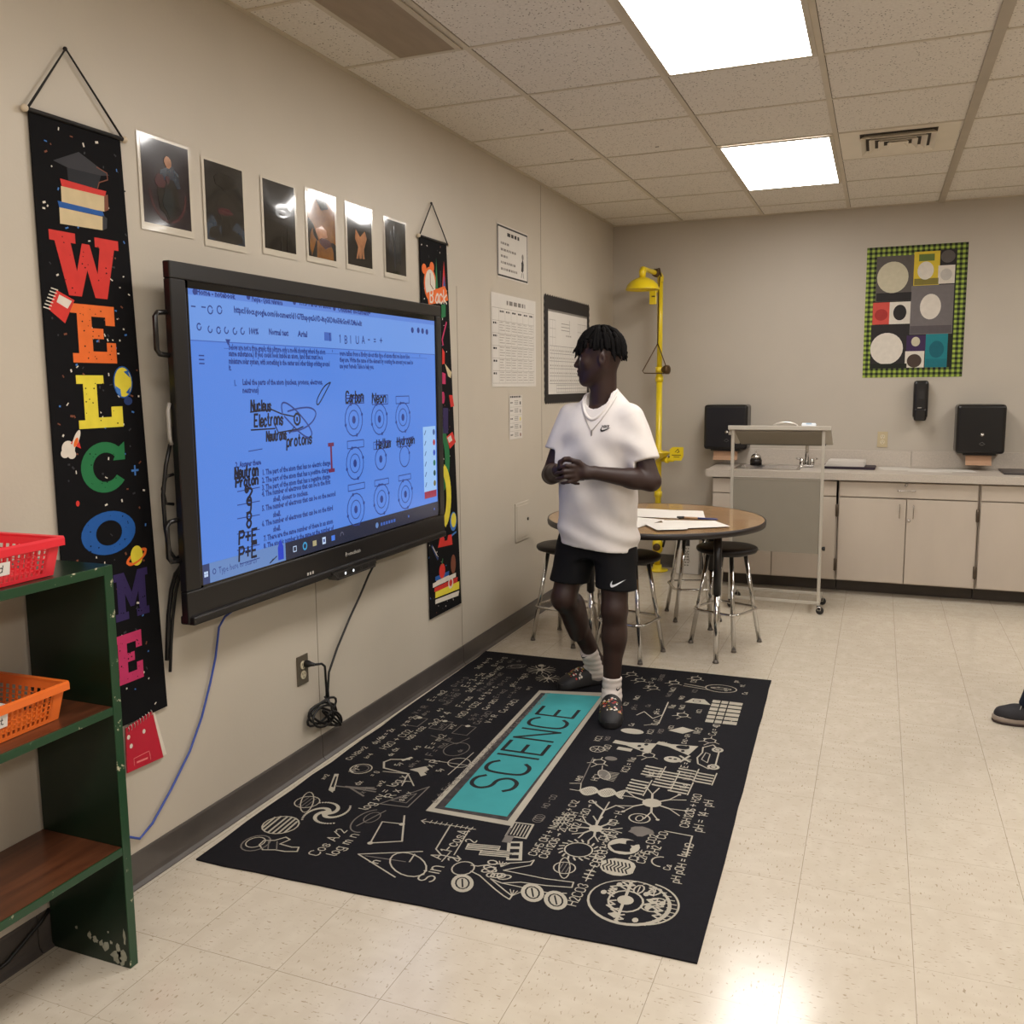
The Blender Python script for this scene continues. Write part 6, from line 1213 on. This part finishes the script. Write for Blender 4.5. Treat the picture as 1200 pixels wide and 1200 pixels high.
SWOOSH = [(.165, .50), (.06, .36), (0, .22), (.03, .08), (.12, 0), (.25, 0), (.45, .07), (.72, .22), (1, .40), (.72, .31), (.45, .215), (.28, .17), (.18, .17), (.13, .22), (.12, .32)]
skin = M('skin_deep', (50, 31, 25), .5, var=.06, vs=20, bump=.03, bs=300, spec=.4); skinp = M('skin_nail', (150, 104, 86), .4)
tee = M('tee_cotton', (222, 215, 210), .85, var=.015, vs=30, bump=.06, bs=500, spec=.15); shortm = M('shorts_knit', (17, 16, 18), .8, var=.1, vs=30, bump=.05, bs=400, spec=.2)
hairm = M('hair_black', (12, 10, 10), .8, var=.15, vs=90, bump=.3, bs=220, spec=.1); sockm = M('sock_cotton', (208, 198, 190), .9, var=.03, bump=.1, bs=300, spec=.1)
sand = M('sandal_rubber', (24, 22, 24), .6); silver = M('chain_silver', (190, 184, 176), .3, metal=.9)
RZ = .0062
# joints of the standing student
hipL, hipR = (.925, 4.00, .885), (.755, 4.045, .885); knL, knR = (.952, 3.925, .475), (.700, 3.955, .505); anL, anR = (.942, 3.912, .105), (.770, 4.250, .120)
shL, shR = (1.030, 3.955, 1.365), (.693, 4.035, 1.372); elL, elR = (1.118, 3.905, 1.070), (.628, 3.985, 1.078); wrL, wrR = (.893, 3.795, 1.112), (.728, 3.795, 1.118)
ct = lambda p, q, t: tuple(p[i]+(q[i]-p[i])*t for i in range(3))
YAWT = math.radians(-9)                             # chest turned a little toward the screen
H0 = Vector((.858, 3.985, 1.612)); hf = Vector((-.965, -.262, 0)).normalized(); hl_ = Vector((-hf.y, hf.x, 0)); hf = (hf+Vector((0, 0, -.05))).normalized(); hu = hf.cross(hl_)
HA = [list(hf), list(hl_), list(hu)]
hp = lambda f, l, u: tuple(H0+hf*f+hl_*l+hu*u)
root = empty('person', (.86, 3.98, RZ), 'person in white t-shirt and black shorts standing on the rug with hands clasped', 'person')
B = Field((.50, 3.58, .0), (1.22, 4.42, 1.78), .0045); k_ = .012
# head
B.add(f_ell(hp(-.012, 0, .030), (.098, .077, .098), HA), .01); B.add(f_ell(hp(.034, 0, -.040), (.060, .058, .076), HA), .03)
for s_ in (-1, 1): B.add(f_cone(hp(-.012, s_*.052, -.042), hp(.058, s_*.018, -.098), .024, .020), .025); B.add(f_ell(hp(.062, s_*.040, -.018), (.020, .020, .022), HA), .025)
B.add(f_cone(hp(.070, 0, -.100), hp(.073, 0, -.094), .021, .021), .022); B.add(f_ell(hp(.074, 0, .020), (.016, .048, .013), HA), .014)
B.add(f_cone(hp(.084, 0, .006), hp(.104, 0, -.028), .0085, .0125), .012)
for s_ in (-1, 1): B.add(f_ell(hp(.096, s_*.014, -.031), (.012, .009, .009), HA), .006)
B.add(f_ell(hp(.089, 0, -.054), (.015, .024, .0085), HA), .006); B.add(f_ell(hp(.087, 0, -.070), (.016, .022, .0095), HA), .004)
for s_ in (-1, 1):
    B.cut(f_ell(hp(.096, s_*.032, -.002), (.020, .016, .011), HA))
    B.add(f_ell(hp(-.014, s_*.077, -.010), (.019, .010, .032), HA), .008); B.cut(f_ell(hp(-.010, s_*.088, -.006), (.010, .007, .018), HA))
B.add(f_cone(hp(-.020, 0, -.045), (.868, 4.010, 1.40), .056, .062), .025)
# trunk under the clothes, arms
TOR = [(.86, .842, 4.018, .150, .100), (1.0, .845, 4.005, .150, .096), (1.15, .852, 4.0, .165, .100), (1.28, .860, 3.998, .180, .102), (1.34, .864, 4.0, .155, .086), (1.39, .868, 4.005, .09, .062)]
B.add(f_loft(TOR, YAWT, 2.2), .02); B.add(f_ell((.842, 4.02, .88), (.165, .115, .12)), .04)
for s1, e1, w1 in ((shL, elL, wrL), (shR, elR, wrR)):
    B.add(f_cone((s1[0]*.92+.0693, s1[1], s1[2]-.03), e1, .045, .043), .02); B.add(f_cone(e1, ct(e1, w1, .35), .044, .044), .012); B.add(f_cone(ct(e1, w1, .30), w1, .044, .0285), .015)
# legs
for h1, k1, a1, cb in ((hipL, knL, anL, (.004, .022, 0)), (hipR, knR, anR, (.006, .012, 0))):
    B.add(f_cone(h1, k1, .076, .059), .03); B.add(f_ell((k1[0], k1[1]-.012, k1[2]), (.054, .052, .062)), .02); B.add(f_cone(k1, ct(k1, a1, .35), .053, .054), .02)
    m = ct(k1, a1, .30); B.add(f_ell((m[0]+cb[0], m[1]+cb[1], m[2]), (.052, .054, .12)), .02); B.add(f_cone(ct(k1, a1, .3), a1, .050, .037), .02)
FT = [((.936, 3.945), (.996, 3.705)), ((.795, 4.285), (.640, 4.118))]    # heel and toe of each foot
for (hx, hy), (tx, ty_) in FT:
    d = Vector((tx-hx, ty_-hy, 0)); B.add(f_cone((hx+d.x*.12, hy+d.y*.12, RZ+.062), (hx+d.x*.55, hy+d.y*.55, RZ+.046), .034, .028), .025); B.add(f_ell((hx+d.x*.70, hy+d.y*.70, RZ+.042), (.036, .036, .018)), .02)
B.add(f_cone(anL, (.945, 3.905, .06), .037, .036), .02); B.add(f_cone(anR, (.772, 4.252, .06), .037, .036), .02)
# hands: a palm, four unequal bent fingers and a thumb each, the left folded over the right
def chain(P, R_, k=.006):
    for i in range(len(P)-1): B.add(f_cone(P[i], P[i+1], R_[i], R_[i+1]), k if i else .012)
B.add(f_cone(wrL, (.862, 3.778, 1.112), .027, .029), .012)
for q in ((.822, 3.762, 1.132), (.818, 3.762, 1.112), (.822, 3.764, 1.092)): B.add(f_cone((.868, 3.780, 1.110), q, .022, .0145), .012)
LF = [([(.822, 3.755, 1.142), (.786, 3.733, 1.146), (.762, 3.738, 1.138), (.744, 3.752, 1.130)], .0092), ([(.816, 3.750, 1.121), (.776, 3.727, 1.120), (.748, 3.733, 1.112), (.730, 3.750, 1.106)], .0092), ([(.818, 3.750, 1.100), (.778, 3.730, 1.096), (.750, 3.736, 1.089), (.734, 3.752, 1.085)], .0088), ([(.826, 3.754, 1.081), (.794, 3.739, 1.074), (.772, 3.741, 1.069), (.757, 3.752, 1.067)], .0078)]
for P, r_ in LF: chain(P, (r_*1.1, r_, r_*.92, r_*.82), .003)
chain([(.866, 3.775, 1.132), (.834, 3.757, 1.160), (.806, 3.752, 1.168), (.785, 3.756, 1.166)], (.013, .0115, .0102, .0085), .006)
B.add(f_cone(wrR, (.752, 3.785, 1.112), .027, .029), .012)
for q in ((.795, 3.775, 1.128), (.800, 3.775, 1.110), (.795, 3.778, 1.092)): B.add(f_cone((.748, 3.788, 1.110), q, .022, .015), .010)
for P, r_ in (([(.795, 3.775, 1.124), (.826, 3.785, 1.126), (.842, 3.802, 1.122)], .009), ([(.800, 3.775, 1.106), (.832, 3.785, 1.104), (.848, 3.803, 1.100)], .009), ([(.796, 3.776, 1.088), (.826, 3.786, 1.084), (.842, 3.802, 1.081)], .0085), ([(.786, 3.780, 1.072), (.808, 3.789, 1.064), (.822, 3.800, 1.061)], .0075)): chain(P, (r_*1.1, r_, r_*.85), .003)
chain([(.742, 3.772, 1.128), (.752, 3.752, 1.158), (.772, 3.748, 1.172), (.792, 3.752, 1.178)], (.013, .0115, .0102, .0085), .006)
B.mesh('body', skin, root)
# eyes
for s_ in (-1, 1):
    b = MB(); b.sphere(hp(.0765, s_*.031, -.002), .0112, M('eye_white', (196, 188, 178), .2), 14); b.sphere(hp(.0835, s_*.0312, -.002), .0052, M('eye_iris', (26, 18, 14), .1), 10); b.build('eye', root)
# t-shirt
Tm = Field((.50, 3.70, .70), (1.24, 4.26, 1.50), .005)
TS = [(.70, .846, 4.018, .190, .142), (.80, .846, 4.016, .188, .136), (.92, .846, 4.006, .184, .124), (1.05, .850, 3.998, .188, .124), (1.18, .856, 3.996, .200, .126), (1.26, .862, 3.996, .198, .122), (1.33, .866, 4.0, .178, .106), (1.38, .868, 4.004, .152, .090), (1.41, .870, 4.010, .120, .080), (1.435, .872, 4.014, .092, .074), (1.46, .872, 4.016, .064, .062), (1.485, .872, 4.018, .03, .04)]
Tm.add(f_loft(TS, YAWT, 2.35), .02)
for s1, e1, t_ in ((shL, elL, .70), (shR, elR, .62)): Tm.add(f_cone((s1[0]*.9+.0866, s1[1], s1[2]-.022), ct(s1, e1, t_+.2), .058, .068), .045)
def folds(X, Y, Z):
    g = np.exp(-((Z-.80)/.09)**2)*.005*np.sin(62*Z+9*X+3*np.sin(7*X)) + np.exp(-((Z-1.05)/.16)**2-((X-.90)/.14)**2)*.011*np.sin(34*(X*.8+Z)+2.2*np.sin(9*Z)) + np.exp(-((Z-1.18)/.12)**2-((X-.74)/.10)**2)*.006*np.sin(42*(Z-X*.6)) + .0032*np.sin(31*Z+23*X)*np.sin(17*X-9*Z+12*Y) + np.exp(-((X-1.06)/.06)**2-((Z-1.2)/.12)**2)*.004*np.sin(60*(Z+.5*X))
    return g
Tm.wave(folds)
Tm.clip((.846, 4.0, .752), (.085, 0, 1))
eL = _v(elL)-_v(shL); eR = _v(elR)-_v(shR)
S_, X, Y, Z = Tm.sl(np.array((1.02, 3.7, .9)), np.array((1.24, 4.2, 1.4)), 0); p = ct(shL, elL, .70)
Tm.F[S_] = np.maximum(Tm.F[S_], np.where(X+0*Y+0*Z > 1.052-.0*(Z-1.1), ((X-p[0])*eL[0]+(Y-p[1])*eL[1]+(Z-p[2])*(eL[2]))/np.linalg.norm(eL), -9))
S_, X, Y, Z = Tm.sl(np.array((.50, 3.7, .9)), np.array((.68, 4.26, 1.4)), 0); p = ct(shR, elR, .62)
Tm.F[S_] = np.maximum(Tm.F[S_], np.where(X+0*Y+0*Z < .664, ((X-p[0])*eR[0]+(Y-p[1])*eR[1]+(Z-p[2])*(eR[2]))/np.linalg.norm(eR), -9))
Tm.cut(f_cone((.866, 4.02, 1.47), (.852, 3.925, 1.455), .062, .054)); Tm.cut(f_cone((.868, 4.03, 1.50), (.862, 3.965, 1.425), .063, .058))
ts = Tm.mesh('t_shirt', tee, root, 2)
b = MB(); ncx, ncy = .862, 3.972
ringp = []
TT = BVHTree.FromPolygons([Vector(v) for v in Tm.co], [list(map(int, q)) for q in Tm.Q])
for i in range(32):
    t = 2*PI*i/32; x = ncx+.074*math.cos(t); y = ncy+.004+.078*math.sin(t); h = TT.ray_cast(Vector((x, y, 1.6)), Vector((0, 0, -1)), .5)
    ringp.append(Vector((x, y, (h[0].z if h[0] is not None else 1.40)+.001)))
for _ in range(3): ringp = [ringp[i-1]*.25+ringp[i]*.5+ringp[(i+1) % 32]*.25 for i in range(32)]
b.tube(ringp, .0075, tee, 8, closed=True); b.build('collar', ts)
fwd_ = Vector((math.sin(YAWT), -math.cos(YAWT), 0)); sid = Vector((math.cos(YAWT), math.sin(YAWT), 0)); upv = Vector((0, 0, 1))
lk = M('logo_black', (22, 20, 22), .7)
c = Wrap(Vector((.922, 3.90, 1.298)), sid, upv); 
SW2 = []
c.poly([(p*.047-.0235, q*.047-.012) for p, q in SWOOSH], lk, 0); c.type('NIKE', -.018, .006, .016, lk, 0, width=.034, bold=.0006); bmesh.ops.subdivide_edges(c.bm, edges=c.bm.edges, cuts=1); c.on(Tm, .0022); c.build('chest_logo', ts)
# shorts
Sh = Field((.56, 3.76, .48), (1.12, 4.24, .98), .005)
Sh.add(f_loft([(.70, .846, 4.018, .174, .112), (.82, .846, 4.020, .172, .112), (.95, .846, 4.012, .160, .105)], YAWT, 2.3), .02)
for h1, k1, r1, r2 in (((.924, 4.008, .76), (.958, 3.940, .50), .095, .098), ((.748, 4.036, .76), (.699, 3.962, .50), .099, .087)): Sh.add(f_cone(h1, k1, r1, r2), .03)
Sh.wave(lambda X, Y, Z: .003*np.sin(34*X+11*Z)*np.sin(21*Y+16*Z)+.002*np.sin(55*X-8*Y)*np.clip((.72-Z)/.2, 0, 1)); Sh.clip((.85, 4, .572), (.05, .06, 1))
so = Sh.mesh('shorts', shortm, root, 2)
c = Wrap(Vector((.975, 3.86, .612)), sid, upv); c.poly([((p-.5)*.058, (q-.25)*.060+.010*(p-.5)) for p, q in SWOOSH], M('swoosh_white', (225, 225, 228), .4), 0); bmesh.ops.subdivide_edges(c.bm, edges=c.bm.edges, cuts=1); c.on(Sh, .003); c.build('side_logo', so)
# socks and slides
for i, (a1, k1, ((hx, hy), (tx, ty_)), top) in enumerate(((anL, knL, FT[0], .165), (anR, knR, FT[1], .205))):
    Sk = Field((min(hx, tx)-.12, min(hy, ty_)-.12, 0), (max(hx, tx)+.12, max(hy, ty_)+.12, .30), .0045); d = Vector((tx-hx, ty_-hy, 0))
    Sk.add(f_cone((a1[0], a1[1], .06), ct(a1, k1, .42), .042, .0475), .01); Sk.add(f_cone((hx+d.x*.12, hy+d.y*.12, RZ+.064), (hx+d.x*.55, hy+d.y*.55, RZ+.050), .039, .033), .03); Sk.add(f_ell((hx+d.x*.70, hy+d.y*.70, RZ+.046), (.040, .040, .020)), .02)
    Sk.wave(lambda X, Y, Z: .0012*np.sin(230*Z)); ax_ = _v(k1)-_v(a1); Sk.clip(ct(a1, k1, (top-a1[2])/(k1[2]-a1[2])), -ax_); sk = Sk.mesh('sock', sockm, root, 1)
    c = Wrap(Vector((a1[0]-.005, a1[1]-.05, top-.035)), Vector((.9, -.43, 0)).normalized() if i else Vector((.75, .66, 0)).normalized(), upv)
    if i == 0: c = Wrap(Vector((a1[0]+.045, a1[1]-.02, top-.045)), Vector((.45, .89, 0)).normalized(), upv)
    c.poly([((p-.5)*.036, (q-.25)*.036) for p, q in SWOOSH], lk, 0); c.on(Sk, .0018); c.build('sock_logo', sk)
    yaw = math.atan2(d.y, d.x); L = d.length+.045; ca, sa = math.cos(yaw), math.sin(yaw); W_ = lambda x, y, z: (hx-d.x*.07+x*ca-y*sa, hy-d.y*.07+x*sa+y*ca, RZ+z)
    out = [(0, 0), (.012, .022), (.04, .034), (.10, .034), (.16, .041), (.21, .048), (.245, .044), (.272, .026), (.28, 0), (.272, -.024), (.245, -.038), (.20, -.042), (.14, -.036), (.08, -.033), (.03, -.031), (.010, -.019)]; sc_ = L/.28
    b = MB(); b.rings([[W_(x*sc_, y*k, z) for x, y in out] for z, k in ((.001, .97), (.006, 1.02), (.020, 1.04), (.028, 1.0), (.030, .94))], sand, smooth=True); sd = b.build('slide_sandal', root)
    b = MB(); RG = []; TT_ = (.40, .48, .56, .64, .72, .80, .87, .93, .98)   # broad closed upper from instep to toe
    def up(t): return np.interp(t, (.40, .56, .72, .87, .98), (.100, .090, .074, .056, .034)), np.interp(t, (.40, .56, .72, .87, .93, .98), (.050, .053, .055, .047, .036, .018))
    for t in TT_:
        hz, wv = up(t); RG.append([W_(t*L, wv*math.cos(PI*j/12), .020+(hz-.020)*max(0, math.sin(PI*j/12))**.7) for j in range(13)])
    for s1 in (0, 1):
        VV = [[b.bm.verts.new(Vector(p)+Vector((0, 0, -.004*s1))) for p in row] for row in RG]
        for x in range(len(TT_)-1):
            for y in range(12): b.face((VV[x][y], VV[x][y+1], VV[x+1][y+1], VV[x+1][y]) if s1 == 0 else (VV[x][y], VV[x+1][y], VV[x+1][y+1], VV[x][y+1]), sand, True)
    b.fix = False; st = b.build('strap', sd)
    c = Canvas((0, 0, 0), (1, 0, 0), (0, 1, 0)); q = random.Random(5+i); cols = [M('strap_red', (186, 44, 40), .6), M('strap_white', (212, 204, 190), .6), M('strap_olive', (150, 130, 50), .6), M('strap_white', (212, 204, 190), .6), M('strap_pink', (200, 110, 90), .6)]
    def SP(t, a, up_=.0016): hz, wv = up(t); return W_(t*L, (wv+up_)*math.cos(a), .020+up_*1.6+(hz-.020)*math.sin(a)**.7)
    for k in range(44):
        t, a = q.uniform(.52, .80), q.uniform(.45, PI-.45); dt, da = q.uniform(.010, .024), q.uniform(.06, .17); lf = .0012+.0004*(k % 4)
        V = [c.bm.verts.new(SP(t+x*dt, a+y*da, lf)) for x, y in ((-1, -.3), (.2, -1), (1, .2), (-.1, 1))]; c.face(V, q.choice(cols))
    c.build('strap_print', st)
# necklace
b = MB(); P = []
for i in range(41):
    t = i/40; a = PI*(1+t); x = .866+.080*math.cos(a)*(1 if t < .5 else 1.0); dr = (1-abs(2*t-1))
    z0_ = 1.440-.155*(dr**1.15); y = 3.99-.13*dr**.6
    h = TT.ray_cast(Vector((x-.012*dr, y-.2, z0_)), Vector((0, 1, 0)), .5); yy = (h[0].y-.004) if h[0] is not None else y+.03
    P.append(Vector((x-.012*dr, min(yy, 4.0), z0_)))
for _ in range(2): P = [P[0]]+[P[i-1]*.25+P[i]*.5+P[i+1]*.25 for i in range(1, 40)]+[P[-1]]
b.tube(P, .0014, silver, 6); m = P[20]; b.box(m+Vector((-.004, -.003, -.028)), m+Vector((.004, .001, -.002)), silver, .001); b.build('necklace', root)
# hair: a close cap and rows of hanging twists
b = MB(); cap_c = (-.012, 0, .030); Q = random.Random(21)
def scalp(th, ph, k): return hp(cap_c[0]+.098*k*math.sin(ph)*math.cos(th), .077*k*math.sin(ph)*math.sin(th), cap_c[2]+.098*k*math.cos(ph))
n = 28; R_ = []
for i in range(11):
    row = []
    for j in range(n):
        th = 2*PI*j/n; lim = .98+.98*(.5-.5*math.cos(th))**.9; row.append(scalp(th, .05+lim*i/10, 1.045 if i < 10 else .97))
    R_.append(row)
b.rings(R_, hairm, True, (True, False))
for ringi, (ph0, cnt_, ) in enumerate(((.12, 9), (.45, 16), (.80, 22), (1.10, 26))):
    for j in range(cnt_):
        th = 2*PI*(j+.5*(ringi % 2))/cnt_+Q.uniform(-.12, .12); cf = math.cos(th); front = cf > .74; back = cf < -.45; temple = .30 < cf <= .74
        end = 1.30 if front else (1.02 if temple else (1.50 if not back else 1.66)); pts_ = []; steps = 6; k0 = 1.07+.035*(3-ringi)/3+Q.uniform(0, .025)
        for i in range(steps+1): ph = ph0+(max(end, ph0+.3)-ph0)*i/steps; pts_.append(Vector(scalp(th+Q.uniform(-.02, .02), ph, k0)))
        out_ = (pts_[-1]-H0); out_.z = 0; out_.normalize(); hang = (Q.uniform(.02, .055) if front else (Q.uniform(.015, .045) if back else Q.uniform(.0, .012))); fl = Q.uniform(.1, .4) if (front or back) else .08
        if cf > .9: hang *= Q.uniform(.7, 1.3); fl = Q.uniform(.1, .75)
        k0 += Q.uniform(-.01, .03)
        for i in (1, 2, 3): pts_.append(pts_[steps]+Vector((0, 0, -hang*i/3))+out_*(fl*hang*i/3)+Vector((Q.uniform(-.002, .002), Q.uniform(-.002, .002), 0)))
        m = len(pts_); rr = [(.0088-.0045*(i/m)**2)*(1.12 if i % 2 else .92) for i in range(m)]; rr[-1] = .002; b.tube(pts_, rr, hairm, 7)
b.build('hair', root)

# ---- the person at the right edge of the photo (only one shoe and trouser cuff fall inside it)
root = empty('person', (2.80, 4.48, 0), 'person at the right edge with only a dark shoe and jean cuff showing', 'person')
jean = M('jeans_navy', (30, 36, 50), .85, var=.15, vs=40, bump=.1, bs=300, spec=.15); shirt2 = M('shirt_charcoal', (44, 44, 48), .85, var=.05)
B = Field((2.60, 4.10, .02), (3.10, 4.92, 1.80), .009)
B.add(f_ell((2.865, 4.50, 1.63), (.098, .078, .12)), .01); B.add(f_ell((2.83, 4.50, 1.575), (.06, .055, .07)), .03); B.add(f_cone((2.78, 4.50, 1.63), (2.765, 4.50, 1.60), .009, .013), .012); B.add(f_cone((2.87, 4.50, 1.58), (2.88, 4.50, 1.42), .055, .06), .02)
for s_ in (-1, 1): B.add(f_ell((2.87, 4.50+s_*.078, 1.61), (.018, .010, .03)), .008)
B.add(f_loft([(.88, 2.87, 4.50, .10, .15), (1.1, 2.87, 4.50, .10, .15), (1.35, 2.875, 4.50, .09, .17), (1.42, 2.88, 4.50, .06, .08)], 0, 2.2), .02)
for s_ in (-1, 1):
    B.add(f_cone((2.88, 4.50+s_*.19, 1.37), (2.90, 4.50+s_*.245, 1.08), .052, .042), .03); B.add(f_cone((2.90, 4.50+s_*.245, 1.08), (2.85, 4.50+s_*.24, .84), .042, .028), .015); B.add(f_cone((2.85, 4.50+s_*.24, .83), (2.835, 4.50+s_*.235, .76), .028, .034), .012)
    for f_i in range(4): B.add(f_cone((2.812+.016*f_i, 4.50+s_*.235, .755), (2.806+.017*f_i, 4.50+s_*.225, .682+.008*abs(f_i-1.5)), .0095, .008), .004)
    B.add(f_cone((2.82, 4.50+s_*.225, .80), (2.795, 4.50+s_*.21, .74), .012, .009), .006)
    ox = .172 if s_ > 0 else 0; B.add(f_cone((2.87, 4.50+s_*.09, .90), (2.825+ox, 4.50+s_*.11, .48), .085, .06), .03); B.add(f_cone((2.825+ox, 4.50+s_*.11, .48), (2.745+ox, 4.50+s_*.11, .10), .055, .04), .02)
B.mesh('body', skin, root, 2)
J = Field((2.60, 4.22, .05), (3.10, 4.78, 1.02), .008); J.add(f_loft([(.85, 2.87, 4.50, .118, .168), (1.0, 2.87, 4.50, .112, .162)], 0, 2.3), .02)
for s_ in (-1, 1): ox = .172 if s_ > 0 else 0; J.add(f_cone((2.868, 4.50+s_*.09, .88), (2.83+ox, 4.50+s_*.11, .48), .098, .082), .03); J.add(f_cone((2.83+ox, 4.50+s_*.11, .48), (2.730+ox, 4.50+s_*.11, .075), .080, .087), .02)
J.clip((2.7, 4.5, .085), (0, 0, 1)); J.wave(lambda X, Y, Z: .003*np.sin(40*Z+9*X)*np.sin(25*Y)); J.mesh('jeans', jean, root, 2)
K = Field((2.66, 4.16, .88), (3.06, 4.84, 1.50), .009); K.add(f_loft([(.90, 2.87, 4.50, .122, .175), (1.1, 2.87, 4.50, .118, .168), (1.35, 2.875, 4.50, .105, .185), (1.44, 2.88, 4.50, .07, .09)], 0, 2.3), .02)
for s_ in (-1, 1): K.add(f_cone((2.88, 4.50+s_*.18, 1.37), (2.895, 4.50+s_*.235, 1.13), .066, .062), .03)
K.clip((2.87, 4.5, .91), (0, 0, 1)); K.mesh('shirt', shirt2, root, 2)
b = MB()
for j in range(1): b.rings([[(2.868+.104*math.sin(.05+1.5*i/8)*math.cos(2*PI*q/22)*(1 if math.cos(2*PI*q/22) > 0 else .86), 4.50+.084*math.sin(.05+1.5*i/8)*math.sin(2*PI*q/22), 1.638+.128*math.cos(.05+1.5*i/8)) for q in range(22)] for i in range(9)], hairm, True, (True, True))
b.build('hair', root)
shoe_m = M('shoe_suede', (34, 32, 36), .75, var=.15, vs=60, bump=.1, bs=200); mids = M('shoe_midsole', (150, 136, 124), .6); outs = M('shoe_outsole', (52, 36, 32), .6); stit = M('shoe_stitch', (190, 184, 176), .7)
for x0, yy in ((2.548, 4.388), (2.72, 4.612)):
    out = [(0, .006), (.008, .030), (.035, .046), (.09, .050), (.15, .042), (.21, .038), (.255, .034), (.278, .018), (.284, 0), (.278, -.018), (.255, -.033), (.20, -.036), (.14, -.038), (.08, -.045), (.03, -.038), (.006, -.018)]
    W_ = lambda x, y, z: (x0+.14+(x-.14), yy+y, z)
    def lay(k, z): return [(x0+.142+(x-.142)*k, yy+y*k, z) for x, y in out]
    Uf = Field((x0-.02, yy-.08, .02), (x0+.32, yy+.08, .16), .0045)
    Uf.add(f_ell((x0+.075, yy, .040), (.074, .047, .036)), .01); Uf.add(f_cone((x0+.09, yy, .048), (x0+.20, yy, .066), .038, .034), .03); Uf.add(f_cone((x0+.235, yy, .05), (x0+.225, yy, .085), .038, .036), .02); Uf.add(f_ell((x0+.06, yy, .058), (.050, .036, .014)), .008); Uf.clip((0, 0, .030), (0, 0, 1))
    sh = Uf.mesh('shoe', shoe_m, root, 2)
    b = MB(); b.rings([lay(1.0, .012), lay(1.03, .014), lay(1.03, .030), lay(.98, .034)], mids); b.build('midsole', sh)
    b = MB(); b.rings([lay(.97, .001), lay(1.03, .004), lay(1.035, .0125), lay(.98, .0128)], outs); b.build('outsole', sh)
    b = MB(); b.tube([(x0+.098, yy-.034, .075), (x0+.105, yy-.020, .090), (x0+.112, yy, .096), (x0+.105, yy+.02, .090), (x0+.098, yy+.034, .075)], .0016, stit, 5); b.build('stitching', sh)
